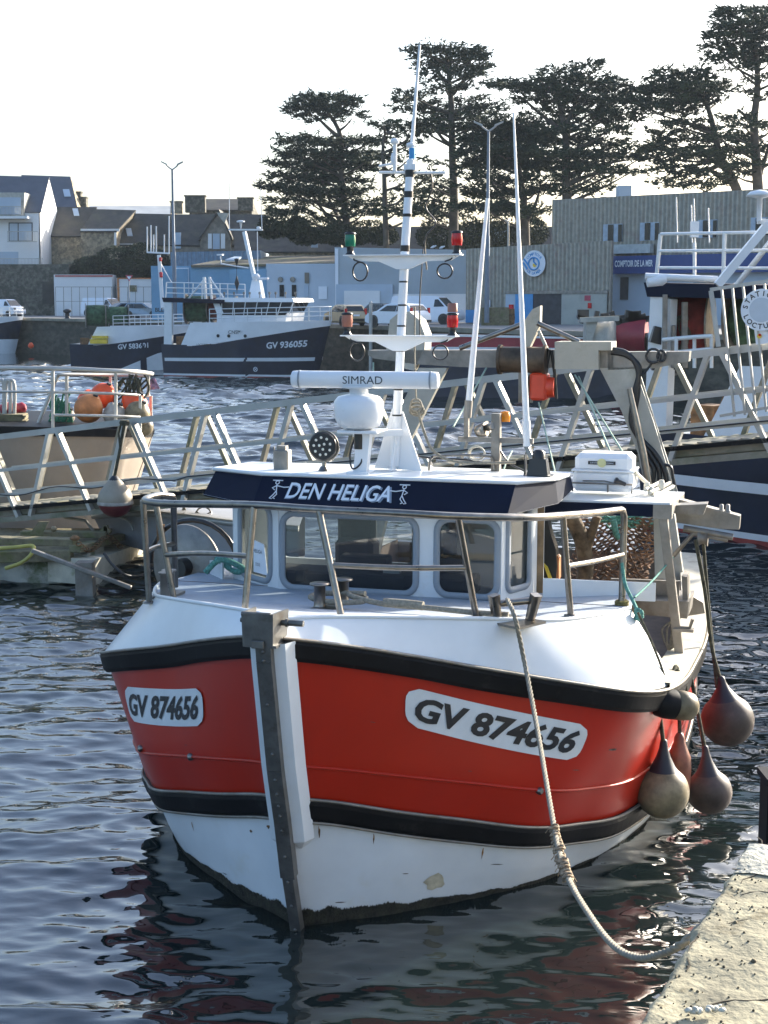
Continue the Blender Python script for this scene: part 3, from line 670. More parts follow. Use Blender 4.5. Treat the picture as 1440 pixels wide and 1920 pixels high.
for k, (P, (u0, u1, z0, z1, r)) in enumerate(wins):
    mb = MB(); cu, cz = (u0 + u1) / 2, (z0 + z1) / 2
    rings = []
    for dw, o in ((-.012, .0), (-.008, .02), (.035, .024), (.05, .012), (.052, .0)):
        rings.append([P(cu + x, cz + y, o) for x, y in rrect(u1 - u0 + 2 * dw, z1 - z0 + 2 * dw, r + dw, 5)])
    rings = [q + [q[0]] for q in rings]; mb.grid(rings, True, flip=False)
    fr = mb.build('window_frame', M_rubber, wh)
    mb = MB(); pts = [P(cu + x, cz + y, -.01) for x, y in rrect(u1 - u0 + .01, z1 - z0 + .01, r, 5)]
    mb.add(pts, [list(range(len(pts)))]); mb.build('window_pane', M_glass, wh)
mb = MB(); mb.poly([L(3.16, 1.28, 2.14), L(3.16, 1.28, 3.1), L(3.22, 1.36, 3.1), L(3.22, 1.36, 2.14)], (.02, 0, 0)); mb.build('door_jamb', mat('varnished_wood', (.24, .15, .07), .6, var=.3, vs_=6), wh)
# inside of the wheelhouse
mb = MB(); mb.box(L(2.78, -.2, 2.32), (.4, 2.0, .18), bev=.02); mb.box(L(2.95, -.35, 2.46), (.16, .5, .16), bev=.02); mb.box(L(2.9, .55, 2.48), (.12, .28, .2), bev=.02); mb.box(L(3.3, -.55, 2.4), (.3, .4, .5), bev=.05); mb.box(L(3.3, -.55, 2.75), (.1, .4, .35), bev=.04)
mb.box(L(3.05, -.2, 3.08), (1.0, 2.3, .06))
for s, t, w_ in ((2.62, -.9, .1), (2.62, .2, .12), (2.6, .78, .1)): mb.box(L(s, t, 2.36), (.1, w_, .12), bev=.01)
mb.build('console', M_inter, wh)
mb = MB(); mb.box(L(3.5, .25, 2.62), (.02, .36, .42)); mb.build('notice_board', mat('blue_chart', (.05, .13, .22), .6, var=.5, vs_=6), wh)
mb = MB(); mb.box(L(2.74, -.02, 2.42), (.08, .16, .05)); mb.build('paper', M_letw, wh)
# name board in the left window
P, h = wins[2]; mb = MB(); q = [P(.40, ZB + .20, .004), P(.66, ZB + .20, .004), P(.60, ZB + .50, .004), P(.40, ZB + .52, .004)]; mb.poly(q, (.01, 0, 0)); nb = mb.build('name_card', M_wsign, wh)
xd = (P(.6, 3) - P(.4, 3)).normalized(); nrm = (P(.5, 3, .1) - P(.5, 3, 0)).normalized()
for s_, z, hh in (('HELIGA', ZB + .42, .035), ('3252', ZB + .29, .03)): text_flat(s_, P(.50, z, .018), xd, (0, 0, 1), hh, M_letb, wh)
# visor band and roof
ZR = 3.355
TOP = [(3.75, -1.98), (2.98, -1.93), (2.5, -1.24), (2.5, 1.23), (3.25, 1.46), (4.1, 1.46)]
BOT = [(3.75, -2.04), (2.86, -2.03), (2.27, -1.27), (2.27, 1.20), (3.2, 1.50), (4.1, 1.50)]
def zr(s): return ZR - .055 * max(0, s - 2.5)
mb = MB()
for k in range(5):
    a, b = TOP[k], TOP[k + 1]; c_, d_ = BOT[k + 1], BOT[k]; zb = lambda s: 3.075 + (.05 if k in (0, 4) else 0) - .0 * s
    mb.add([L(*d_, 3.08 + .04 * (d_[0] > 3.5)), L(*c_, 3.08 + .04 * (c_[0] > 3.5)), L(*b, zr(b[0])), L(*a, zr(a[0]))], [[0, 1, 2, 3]])
vis = mb.build('visor', M_navy, boat, solid=.03)
mb = MB(); W0 = [(3.62, -1.85), (3.0, -1.80), (2.48, -1.13), (2.48, 1.12), (3.04, 1.31), (3.6, 1.34)]
for k in range(5): mb.add([L(*BOT[k], 3.085), L(*BOT[k + 1], 3.085), L(*W0[k + 1], 3.13), L(*W0[k], 3.13)], [[0, 1, 2, 3]])
mb.build('visor_soffit', M_white, boat)
mb = MB(); out = [(4.15, -2.0), (2.97, -1.95), (2.49, -1.255), (2.49, 1.245), (3.26, 1.48), (4.15, 1.48)]
cen = [(s, t) for s, t in out]
rows = []
for k in range(7):                                   # cambered plate in strips across
    f = k / 6; row = []
    for (s, t) in out: row.append(L(s + (3.6 - s) * f * .9, t * (1 - f) + (-.2) * f, zr(s + (3.6 - s) * f * .9) + .012 + .035 * (1 - (1 - f) ** 2)))
    rows.append(row + [row[0]])
mb.grid(rows, True, flip=True); mb.add(rows[-1][:-1], [list(range(6))])
rim = [L(s, t, zr(s)) for s, t in out]; mb.tube(rim, .02, 6, closed=True)
mb.build('roof', M_white, boat)
# name on the visor
def vfn(x, y):
    f = .5 + y / .33; a = L(2.27, 0, 3.08).lerp(L(2.5, 0, zr(2.5)), f); n = V((-.27, 0, .23)).normalized()
    return V((a.x, -x + .0, a.z)) + V((-1, 0, 0.8)).normalized() * .006
cx = bo_s(636, 925, 2.4).y
M_lets = mat('grey_letter_shadow', (.22, .27, .34), .6, var=.05)
text_map('DEN HELIGA', lambda x, y: vfn(x + cx + .006, y - .008), .165, M_lets, vis, bold=.01, shear=.22, fit=1.06)
text_map('DEN HELIGA', lambda x, y: vfn(x + cx, y) + V((-.004, 0, .003)), .165, M_letw, vis, bold=.012, shear=.22, fit=1.03)
def figure(cx_, sg):
    mb = MB()
    def q(x, y): return vfn(cx_ + x * sg, y)
    lines = [[(0, .055), (.008, -.01)], [(0, .045), (.075, .03), (.13, .035)], [(0, .045), (-.04, .02), (-.01, .0)], [(.008, -.01), (.02, -.045), (-.012, -.085), (.01, -.09)], [(.008, -.01), (-.015, -.05), (-.045, -.088), (-.02, -.092)], [(-.05, .10), (.05, .10)]]
    for l_ in lines: mb.tube([q(*p) for p in l_], .0055, 5)
    mb.tube([q(.018 * math.cos(a / 10 * 2 * PI), .078 + .018 * math.sin(a / 10 * 2 * PI)) for a in range(10)], .005, 5, closed=True)
    mb.build('stick_figure', M_letw, vis)
figure(cx - .63, 1); figure(cx + .63, -1)
# ---------------------------------------------------------------- bow rail
RT = [(1.95,-1.95,3.18),(1.7,-1.98,3.22),(1.25,-1.90,3.235),(1.0,-1.62,3.25),(.72,-1.05,3.30),(.44,-.53,3.35),(.35,.04,3.35),(.45,.7,3.33),(.62,1.14,3.30),(1.05,1.6,3.25),(1.6,1.82,3.2),(2.2,2.02,3.15),(2.74,2.16,3.11)]
rail = cr(RT, 6)
mb = MB(); mb.tube([L(*p) for p in rail] + [L(2.80, 2.17, 3.09), L(2.83, 2.18, 3.04), L(2.83, 2.18, 2.9), L(2.72, 2.19, 2.25)], .032, 10)
mb.tube([L(1.95, -1.95, 3.18), L(2.0, -1.96, 3.15), L(2.0, -1.96, 2.3)], .03, 10)
rl_ = mb.build('bow_rail', M_steel, boat)
posts = [((1.26,-1.88,2.3),(1.22,-1.9,3.235)), ((1.1,-1.56,2.36),(1.1,-1.72,3.245)), ((.3,-.57,2.47),(.44,-.53,3.35)), ((.21,.3,2.48),(.35,.06,3.35)), ((.92,1.23,2.42),(.62,1.14,3.30)), ((1.73,1.88,2.31),(1.6,1.82,3.2))]
for a, b in posts:
    mb = MB(); mb.tube([L(*a), L(*b)], .028, 10); mb.lathe([(.06, 0), (.06, .012), (.03, .02)], L(a[0], a[1], a[2] - .005), (0, 0, 1), 12); mb.build('rail_post', M_steel, rl_)
def lp_(i, f): a, b = V(posts[i][0]), V(posts[i][1]); return a.lerp(b, f)
for pts in ([lp_(1, .47), V((.75, -1.12, 2.87)), lp_(2, .53)], [lp_(3, .50), V((.5, .7, 2.88)), lp_(4, .50)], [lp_(5, .5), V((2.2, 2.03, 2.72)), V((2.76, 2.18, 2.69))], [lp_(0, .5), V((1.6, -1.96, 2.75)), V((2.0, -1.96, 2.72))]):
    mb = MB(); mb.tube([L(*p) for p in cr(pts, 6)], .024, 8); mb.build('mid_rail', M_steel, rl_)
# ---------------------------------------------------------------- deck fittings
mb = MB()
for t, s_ in ((-.16, 1.0), (-.03, 1.25)):
    c_ = L(s_, t, 2.41); mb.lathe([(.06, 0), (.05, .02), (.05, .19), (.085, .195), (.085, .21), (.02, .215)], c_, seg=16)
mb.box(L(1.1, -.1, 2.41), (.45, .22, .02), bev=.005)
mb.build('mooring_bitts', M_steel, boat)
mb = MB()
for t, s in ((1.42, .86), (1.66, 1.0)): mb.lathe([(.04, 0), (.05, .22), (.055, .24)], L(s, t, 2.40), (-.15, -.25 if t > 1.5 else .1, 1), 4)
mb.tube([L(.86, 1.43, 2.56), L(1.0, 1.66, 2.57)], .03, 8); mb.box(L(.94, 1.54, 2.40), (.34, .40, .02), Matrix.Rotation(-.5, 3, 'Z'))
mb.build('mooring_cleat', M_steel, boat)
mb = MB()
for dt in (0, .12): mb.lathe([(.055, 0), (.055, .2), (.07, .205), (.07, .22)], L(1.45 + dt, -1.80 - dt * .2, 2.33), seg=12)
mb.box(L(1.5, -1.81, 2.33), (.35, .2, .025)); mb.build('mooring_bitts', M_dsteel, boat)
# ---------------------------------------------------------------- mast
mb = MB(); MP = [tuple(bo_s(739, 874, 3.1)), tuple(bo_s(749, 690, 3.18)), tuple(bo_s(759, 470, 3.3)), tuple(bo_s(770, 300, 3.42))]; DZM = MP[3][2] - 6.35; ZU, ZL = bo_s(758, 479, 3.2).z, bo_s(750, 631, 3.1).z
mb.tube([L(*p) for p in MP], [.05, .042, .042, .04], 10)
for z_, s_, t_ in ():
    pass
mast = mb.build('mast', M_plast, boat)
mb = MB(); bt = MP[0][1]; mb.poly([L(3.1, bt - .20, 3.38), L(3.14, bt + .27, 3.36), L(3.16, bt + .07, 3.93), L(3.16, bt - .04, 3.96)], (.02, 0, 0)); mb.poly([L(2.95, bt, 3.37), L(3.3, bt, 3.34), L(3.17, bt + .01, 3.9), L(3.12, bt + .01, 3.9)], (0, -.02, 0)); mb.build('mast_bracket', M_plast, mast)
mb = MB(); 
def mp(z):
    for a, b in zip(MP, MP[1:]):
        if b[2] >= z: f = (z - a[2]) / (b[2] - a[2]); return V(a).lerp(V(b), f)
    return V(MP[-1])
for z, hh in ((3.9, .008), (4.15, .008), (ZL - .14, .008), (ZL + .1, .008), (ZL + .3, .008), (ZU - .25, .008), (ZU + .07, .03), (MP[3][2] - .53, .015), (MP[3][2] - .33, .03), (MP[3][2] - .13, .035)):
    p = mp(z); r_ = .049 - .004 * (z - 3.4) / 1.5 if z < 5.3 else .046; mb = MB(); mb.tube([L(p.x, p.y, p.z - hh), L(p.x, p.y, p.z + hh)], r_, 10); mb.build('mast_band', M_black, mast)
mb = MB(); mb.tube([L(*bo_s(769, 315, 3.44)), L(*bo_s(787, 84, 3.55))], [.022, .012], 6); mb.build('whip_antenna', M_plast, mast)
for z, hw, ah in ((ZU, .555, .13), (ZL, .55, .14)):
    p = mp(z); mb = MB()
    mb.poly([L(p.x - .08, p.y - hw, z), L(p.x - .08, p.y + hw, z - .005), L(p.x - .08, p.y + hw - .08, z - .05), L(p.x - .08, p.y + .24, z - .055), L(p.x - .08, p.y + .06, z - ah), L(p.x - .08, p.y - .06, z - ah), L(p.x - .08, p.y - .24, z - .055), L(p.x - .08, p.y - hw + .08, z - .05)], (.05, 0, 0))
    mb.box(L(p.x - .06, p.y, z + .005), (.16, hw * 2 + .06, .012)); mb.build('crosstree', M_plast, mast)
    for sg in (-1, 1):
        c_ = L(p.x - .06, p.y + sg * (hw - .02), z + .01)
        lens = (M_green if sg < 0 else M_redl) if z > ZU - .1 else (M_copper if sg < 0 else M_redl)
        mb = MB(); mb.lathe([(.055, 0), (.034, .025), (.034, .07), (.052, .08)], c_, seg=12)
        mb.lathe([(.056, .195), (.060, .207), (.04, .22)], c_, seg=12); nl = mb.build('navigation_light', M_black, mast)
        mb = MB(); mb.lathe([(.050, .08), (.056, .14), (.050, .195)], c_, seg=14); mb.build('lens', lens, mast)
        mb = MB(); ce = L(p.x - .09, p.y + sg * (hw - .13), z - .15)
        mb.tube([ce + V((0, .075 * math.cos(a / 16 * 2 * PI), (.09 if sg < 0 else .07) * math.sin(a / 16 * 2 * PI))) for a in range(16)], .009, 5, closed=True)
        mb.tube([ce + V((0, 0, .09)), ce + V((0, -sg * .06, .11)), c_ + V((.05, 0, .02))], .008, 5); mb.build('cable_loop', M_black, mast)
        if z < ZU - .1 and sg > 0:
            mb = MB(); mb.lathe([(.050, .225), (.050, .30), (.04, .31)], c_, seg=12); mb.build('lens', M_copper, mast)
mb = MB()                                           # masthead gear
p = mp(9); mb.box(L(p.x, p.y, 6.28), (.08, .12, .06)); mb.tube([L(p.x, p.y - .32, 6.24), L(p.x, p.y + .35, 6.22)], .014, 6)
mb.tube([L(p.x, p.y - .16, 6.24), L(p.x, p.y - .16, 6.5)], .02, 8); mb.lathe([(.02, 0), (.042, .015), (.044, .045), (.02, .06)], L(p.x, p.y - .16, 6.5), seg=12)
mb.lathe([(.025, 0), (.032, .05), (.02, .10)], L(p.x, p.y - .17, 6.32), seg=10); mb.lathe([(.02, 0), (.042, .0), (.042, .035), (.02, .045)], L(p.x, p.y + .0, 6.47), seg=12)
mb.tube([L(p.x, p.y - .32, 6.30), L(p.x, p.y - .16, 6.32)], .012, 5)
mb.build('masthead_antenna', M_plast, mast).location.z = DZM
mb = MB(); mb.lathe([(.03, 0), (.03, .10)], L(p.x - .02, p.y + .02, 6.36), seg=10); mb.build('antenna_sleeve', M_skyb, mast).location.z = DZM
mb = MB(); mb.tube([L(*q) for q in cr([(3.55, .12, 6.3), (3.55, .15, 6.1), (3.5, .10, 5.9), (3.5, .2, 5.75), (3.48, .1, 5.6), (3.46, .12, 5.3)], 6)], .008, 5); mb.tube([L(*q) for q in cr([(3.3, .10, 4.6), (3.35, .08, 5.0), (3.44, .09, 5.5)], 6)], .007, 5); mb.build('mast_cable', M_black, mast).location.z = DZM
# rope hung on the mast
mb = MB(); cc = L(3.15, .10, 4.0)
mb.tube([L(3.2, .07, 4.95), L(3.17, .08, 4.5), L(3.16, .10, 4.05)], .008, 5)
for k in range(3): mb.tube([cc + V((.02 * k, (.055 + .01 * k) * math.cos(a / 12 * 2 * PI), (.06 - .008 * k) * math.sin(a / 12 * 2 * PI) - .03 * k)) for a in range(12)], .012, 5, closed=True)
mb.tube([L(*q) for q in cr([(3.15, .12, 3.95), (3.15, .18, 3.75), (3.2, .27, 3.55), (3.3, .5, 3.44), (3.6, 1.0, 3.42)], 6)], .014, 6); mb.build('halyard', M_rope, mast)
# ---------------------------------------------------------------- radar
c0 = bo_s(684, 712, 2.75)
mb = MB(); A_ = V((.10, -1, .0)).normalized(); Hc = L(c0.x, c0.y, c0.z)
prof = []
rows = []
for k, (x, sc_) in enumerate(((-.71, .75), (-.70, .96), (-.66, 1.0), (.66, 1.0), (.70, .96), (.71, .75))):
    rows.append([Hc + A_ * x + V((0.075 * sc_ * math.cos(a / 20 * 2 * PI) * (1 if abs(math.cos(a / 20 * 2 * PI)) > .1 else 1), 0, .082 * sc_ * math.copysign(abs(math.sin(a / 20 * 2 * PI)) ** .7, math.sin(a / 20 * 2 * PI)))) for a in range(21)])
mb.grid(rows, True); mb.add(rows[0][:-1], [list(range(20))]); mb.add(rows[-1][:-1], [list(range(20))[::-1]])
radar = MB(); radar.lathe([(.12, .0), (.20, .03), (.235, .12), (.24, .26), (.20, .31), (.10, .335)], L(c0.x, c0.y - .06, c0.z - .47), seg=24)
radar.lathe([(.09, 0), (.09, .06), (.16, .075), (.16, .09)], L(c0.x, c0.y - .06, c0.z - .15), seg=18)
radar.box(L(c0.x + .02, c0.y - .03, c0.z - .49), (.38, .40, .03), bev=.008)
ra = radar.build('radar', M_plast, boat)
sc_ = mb.build('scanner_bar', M_plast, ra)
mb = MB()
for x in (-.635, .635): mb.tube([Hc + A_ * (x - .008), Hc + A_ * (x + .008)], .0865, 20)
mb.build('scanner_seal', M_rubber, ra)
text_map('SIMRAD', lambda x, y: Hc + A_ * (x - .0) + V((-.077, 0, y * .9)), .082, mat('dark_grey_lettering', (.035, .045, .055), .5), ra, bold=.0, fit=.385)
mb = MB(); mb.lathe([(.05, 0), (.052, .12), (.04, .2)], L(c0.x - .02, c0.y - .05, c0.z - .66), seg=12); mb.tube([L(*q) for q in cr([(c0.x, c0.y - .04, c0.z - .62), (c0.x - .05, c0.y - .02, c0.z - .78), (c0.x - .05, c0.y - .11, c0.z - .85), (c0.x, c0.y - .15, c0.z - .72), (c0.x, c0.y - .1, c0.z - .55)], 6)], .009, 5); mb.build('radar_connector', M_black, ra)
mb = MB(); mb.bar(L(c0.x, c0.y + .0, c0.z - .5), L(c0.x, c0.y - .04, 3.36), .13, .10, up=(1, 0, 0)); mb.box(L(c0.x, c0.y - .04, 3.375), (.24, .22, .02)); mb.bar(L(c0.x, c0.y - .1, c0.z - .52), L(c0.x + .3, c0.y + .27, c0.z - .52), .12, .06); mb.build('radar_pedestal', M_plast, ra)
# ---------------------------------------------------------------- searchlight
q = bo_s(607, 836, 2.8); c_ = L(q.x, q.y, q.z)
mb = MB(); mb.lathe([(.02, .09), (.09, .08), (.135, .02), (.14, -.04), (.128, -.05)], c_, (1, 0, 0), 24); sl_ = mb.build('searchlight', M_black, boat)
mb = MB(); mb.lathe([(.124, 0), (.124, -.01)], c_ + V((-.035, 0, 0)), (1, 0, 0), 24); mb.build('lens_plate', mat('lamp_grey', (.10, .10, .10), .4), sl_)
mb = MB()
for r, n in ((0.03, 3), (.085, 9)):
    for k in range(n):
        a = k / n * 2 * PI + r * 9; mb.lathe([(.015, 0), (.013, -.008), (.002, -.012)], c_ + V((-.045, r * math.cos(a), r * math.sin(a))), (1, 0, 0), 10)
mb.build('led', mat('led_white', (.75, .72, .62), .2), sl_)
mb = MB(); mb.tube([c_ + V((.01, .15 * math.cos(a * PI / 10), -.15 * math.sin(a * PI / 10))) for a in range(11)], .012, 6); mb.tube([c_ + V((.01, 0, -.15)), L(q.x, q.y, 3.37)], .02, 8); mb.lathe([(.06, 0), (.03, .05)], L(q.x, q.y, 3.365), seg=10)
mb.lathe([(.15, .02), (.152, -.0)], c_, (1, 0, 0), 24); mb.build('bracket', M_steel, sl_)
# small box left of it
q = bo_s(530, 862, 2.9); mb = MB(); mb.box(L(q.x, q.y, q.z), (.12, .15, .20), bev=.01); mb.box(L(q.x, q.y, q.z + .12), (.08, .09, .04)); mb.bar(L(q.x, q.y - .09, 3.36), L(q.x, q.y - .09, 3.58), .01, .01); mb.build('junction_box', M_dsteel, boat)
q = bo_s(1010, 872, 3.3); mb = MB(); mb.box(L(q.x, q.y, q.z - .02), (.16, .21, .17), taper=.75); mb.lathe([(.065, 0), (.06, .07), (.03, .09)], L(q.x, q.y, q.z + .06), seg=14); mb.box(L(q.x, q.y, q.z - .10), (.2, .26, .015)); mb.bar(L(q.x, q.y - .13, q.z - .1), L(q.x, q.y - .13, q.z + .1), .12, .008, up=(0, 1, 0)); mb.build('horn_unit', M_black, boat)
# roof handrail
mb = MB(); mb.tube([L(*q) for q in cr([(3.2, .22, 3.36), (3.2, .24, 3.48), (3.3, .32, 3.5), (3.5, .7, 3.49), (3.55, .78, 3.45), (3.55, .8, 3.34)], 5)], .014, 6); mb.build('roof_handrail', M_steel, boat)
# aerial stand with beacon and floodlight
q0 = bo_s(930, 885, 3.6); q1 = bo_s(931, 775, 3.6); qa = bo_s(860, 823, 3.6); qb = bo_s(1000, 827, 3.6)
mb = MB(); mb.bar(L(*q0), L(*q1), .085, .085, up=(1, 0, 0)); mb.bar(L(*qa), L(*qb), .05, .05); mb.box(L(q0.x, q0.y, q0.z), (.16, .16, .015))
q = bo_s(875, 795, 3.6); mb.bar(L(q.x, q.y, qa.z), L(q.x, q.y, q.z + .15), .045, .05, up=(1, 0, 0)); stand = mb.build('aerial_stand', M_dsteel, boat)
q = bo_s(943, 788, 3.6); mb = MB(); mb.lathe([(.05, -.02), (.055, .03), (.045, .075), (.01, .085)], L(q.x + .1, q.y, q.z), seg=12); mb.build('beacon', M_amber, stand)
q = bo_s(903, 806, 3.6); mb = MB(); mb.lathe([(.01, -.08), (.06, -.05), (.075, .03), (.07, .05)], L(q.x, q.y, q.z), (-.2, -.9, .2), 14); mb.lathe([(.03, 0), (.04, .02), (.035, .1)], L(q.x, q.y + .05, q.z + .02), (-.6, -.8, .3), 10); mb.build('floodlight', M_steel, stand)
q = bo_s(893, 850, 3.6); mb = MB(); 
for k in range(3): mb.tube([L(q.x, q.y + (.085 - .006 * k) * math.cos(a / 16 * 2 * PI), q.z + (.07 - .005 * k) * math.sin(a / 16 * 2 * PI)) + V((.02 * k, 0, 0)) for a in range(16)], .009, 5, closed=True)
mb.build('coiled_cable', M_fiber, stand)
for b0, b1, name in (((877, 775), (914, 372), 0), ((988, 825), (963, 212), 1)):
    a = bo_s(*b0, 3.6); b = bo_s(*b1, 3.62 + .2); mb = MB(); mb.tube([L(*a), L(*a.lerp(b, .5)), L(*b)], [.034, .028, .016] if name == 0 else [.034, .024, .010], 8); wa = mb.build('whip_antenna', M_plast, stand)
    mb = MB(); mb.tube([L(*a.lerp(b, -.02)), L(*a.lerp(b, .06))], .042, 8); mb.build('antenna_base', M_plast if name else M_dsteel, stand)
a = bo_s(915, 370, 3.7); 
mb = MB()
for p_, q_ in (((945, 876), (893, 800)),): pass
mb.tube([L(*q) for q in cr([tuple(bo_s(905, 868, 3.7)), tuple(bo_s(870, 862, 3.7)), tuple(bo_s(800, 858, 3.6)), tuple(bo_s(775, 850, 3.5)), tuple(bo_s(762, 830, 3.3))], 6)], .012, 6)
mb.tube([L(*q) for q in cr([tuple(bo_s(938, 845, 3.6)), tuple(bo_s(955, 868, 3.6)), tuple(bo_s(985, 884, 3.5))], 6)], .009, 6); mb.build('cable', M_black, stand)
# ---------------------------------------------------------------- awning aft of the wheelhouse
mb = MB(); az = 3.05
mb.poly([L(3.72, 1.40, az), L(3.80, 2.50, az), L(5.1, 2.52, az - .05), L(5.1, .2, az - .05), L(4.1, .2, az + .0)], (0, 0, -.02))
aw = mb.build('awning_roof', M_white, boat)
mb = MB(); mb.poly([L(3.70, 1.28, az - .02), L(3.78, 2.34, az - .02), L(3.78, 2.34, az - .14), L(3.70, 1.20, az - .14)], (.04, 0, 0)); mb.build('awning_fascia', M_navy, boat)
mb = MB(); mb.poly([L(3.77, 2.34, az - .02), L(3.79, 2.52, az - .02), L(3.79, 2.52, az - .16), L(3.77, 2.34, az - .16)], (.1, 0, 0)); mb.poly([L(3.86, 2.50, az - .02), L(5.1, 2.52, az - .07), L(5.1, 2.52, az - .2), L(3.86, 2.50, az - .14)], (0, .03, 0))
mb.bar(L(3.85, 2.43, az - .14), L(3.95, 2.62, 1.5), .085, .09, up=(1, 0, 0)); mb.lathe([(.10, 0), (.10, .02)], L(3.95, 2.62, 1.5), seg=12)
mb.build('awning_post', M_dsteel, boat)
mb = MB(); q = [bo_s(*p, 4.3) for p in ((1225, 958), (1252, 945), (1250, 1085), (1228, 1085))]; mb.poly([L(*p) for p in q], (.12, 0, 0)); mb.build('inner_post', M_fiber, boat)
# hauler arm to the right
mb = MB(); q = [bo_s(*p, 4.6) for p in ((1268, 935), (1388, 968), (1386, 993), (1350, 992), (1268, 980))]; mb.poly([L(*p) for p in q], (.16, 0, 0))
q = [bo_s(*p, 4.3) for p in ((1256, 948), (1326, 945), (1318, 966), (1256, 962))]; mb.poly([L(*p) for p in q], (.2, 0, 0)); ha = mb.build('hauler_arm', M_dsteel, boat)
mb = MB()
for px in (1352, 1364): q = bo_s(px, 967, 4.65); mb.lathe([(.03, 0), (.034, .05), (.022, .06), (.022, .11), (.012, .12)], L(*q), seg=8)
q = bo_s(1318, 1010, 4.6); mb.tube([L(q.x, q.y - .2, q.z + .1), L(q.x, q.y + .3, q.z + .03)], .035, 8); mb.lathe([(.08, -.05), (.05, 0), (.08, .05)], L(*q), (0, 1, 0), 12); mb.tube([L(q.x, q.y - .3, q.z - .2), L(q.x, q.y - .1, q.z + .05), L(q.x, q.y + .25, q.z + .0)], .025, 6); mb.build('hauler_sheave', M_dsteel, ha)
# steel trays and cap rail
mb = MB()
for a, b, c_, d_ in (((1145, 1085), (1275, 1090), (1272, 1125), (1150, 1128)),):
    q = [bo_s(*p, 4.5) for p in (a, b, c_, d_)]; mb.poly([L(*p) for p in q], (.05, 0, 0))
q = [bo_s(*p, 4.2) for p in ((1170, 1125), (1292, 1128), (1288, 1160), (1172, 1150))]; mb.poly([L(*p) for p in q], (.6, 0, 0))
q = [bo_s(*p, 4.3) for p in ((1278, 1080), (1288, 1082), (1290, 1125), (1280, 1125))]; mb.poly([L(*p) for p in q], (.3, 0, 0))
q = [bo_s(*p, 5.3) for p in ((1285, 1110), (1318, 1130), (1322, 1150), (1290, 1155))]; mb.poly([L(*p) for p in q], (.05, 0, 0))
mb.build('sorting_tray', M_dsteel, boat)
mb = MB()
for sd_ in (-1, 1):
    us = [5.9 + 3.1 * k / 30 for k in range(31)]; o_, i_ = [], []
    for u in us: p = she(u); o_.append(L(p.x, sd_ * (p.y + .03), p.z + .03)); i_.append(L(p.x, sd_ * (p.y - .26), p.z + .04))
    mb.grid([o_, i_], False, flip=sd_ < 0); mb.grid([[p - V((0, 0, .05)) for p in o_], o_], False, flip=sd_ < 0)
mb.build('cap_rail', mat('cream_cap_rail', (.60, .55, .44), .5, var=.12, vs_=4, col2=(.35, .27, .18), mixs=3, thr=.56, soft=.15), boat)
mb = MB()
for sd_ in (-1, 1):
    us = [5.9 + 3.1 * k / 20 for k in range(21)]; a_, b_ = [], []
    for u in us: p = she(u); a_.append(L(p.x, sd_ * (p.y - .26), p.z + .03)); b_.append(L(p.x, sd_ * (p.y - .28), .85))
    mb.grid([a_, b_], False)
M_brown = mat('brown_bulwark', (.16, .10, .065), .7, var=.3, vs_=3)
mb.build('inner_bulwark', M_brown, boat)
mb = MB(); mb.add([L(2.6, -2.4, .86), L(2.6, 2.4, .86), L(10, 2.1, .86), L(10, -2.1, .86)], [[0, 3, 2, 1]]); mb.add([L(2.62, -2.4, .8), L(2.62, 2.4, .8), L(2.62, 2.25, 2.24), L(2.62, -2.25, 2.24)], [[0, 1, 2, 3]]); mb.build('working_deck', M_brown, boat)
mb = MB(); c_ = bo_s(1270, 1180, 3.9); mb.tube([L(c_.x, c_.y, c_.z + .02), L(c_.x, c_.y + .12, c_.z + .02), L(c_.x - .02, c_.y + .15, c_.z + .12)], .018, 6); mb.box(L(c_.x, c_.y + .06, c_.z), (.1, .2, .03)); mb.build('rail_cleat', M_dsteel, boat)
# ---------------------------------------------------------------- stern gantry
SG = 8.6
def g(px, py, s=SG): return L(*bo_s(px, py, s))
mb = MB(); a0, a1 = g(692, 672), g(1292, 674)
mb.poly([g(690, 657), g(1150, 656), g(1150, 690), g(880, 689), g(780, 683), g(700, 672), g(690, 666)], (.30, 0, 0)); mb.poly([g(1140, 660), g(1293, 659), g(1291, 678), g(1230, 690), g(1140, 694)], (.28, 0, 0))
ga = mb.build('gantry', M_dsteel, boat)
mb = MB(); mb.poly([g(1124, 690), g(1190, 688), g(1225, 790), g(1258, 900), g(1268, 940), g(1215, 940), g(1196, 850), g(1165, 770)], (.10, 0, 0)); p = L(8.6, 2.15, 2.8); mb.bar(g(1242, 935), L(8.7, 2.12, 1.3), .26, .14, up=(1, 0, 0))
mb.bar(g(1186, 690) + V((.1, 0, 0)), g(1264, 935) + V((.1, 0, 0)), .12, .05, up=(1, 0, 0)); mb.build('gantry_leg', M_fiber, ga)
mb = MB(); mb.poly([g(785, 690), g(838, 690), g(762, 840), g(748, 880), g(712, 880), g(735, 800)], (.12, 0, 0)); mb.bar(g(735, 875), L(8.7, -2.1, 1.3), .2, .14, up=(1, 0, 0)); mb.build('gantry_leg', M_fiber, ga)
mb = MB(); mb.poly([g(1040, 641, 8.45), g(1146, 641, 8.45), g(1146, 657, 8.45), g(1122, 657, 8.45), g(1122, 692, 8.45), g(1040, 692, 8.45)], (.5, 0, 0)); mb.build('control_box', M_gbox, ga)
mb = MB(); mb.tube([g(938, 674, 8.55), g(1022, 675, 8.55)], .17, 14); mb.lathe([(.2, -.02), (.2, .02)], g(938, 674, 8.55), (0, 1, 0), 14); mb.lathe([(.2, -.02), (.2, .02)], g(1022, 675, 8.55), (0, 1, 0), 14); mb.build('winch_drum', mat('dark_rust', (.10, .07, .045), .6, .4, var=.4, vs_=4), ga)
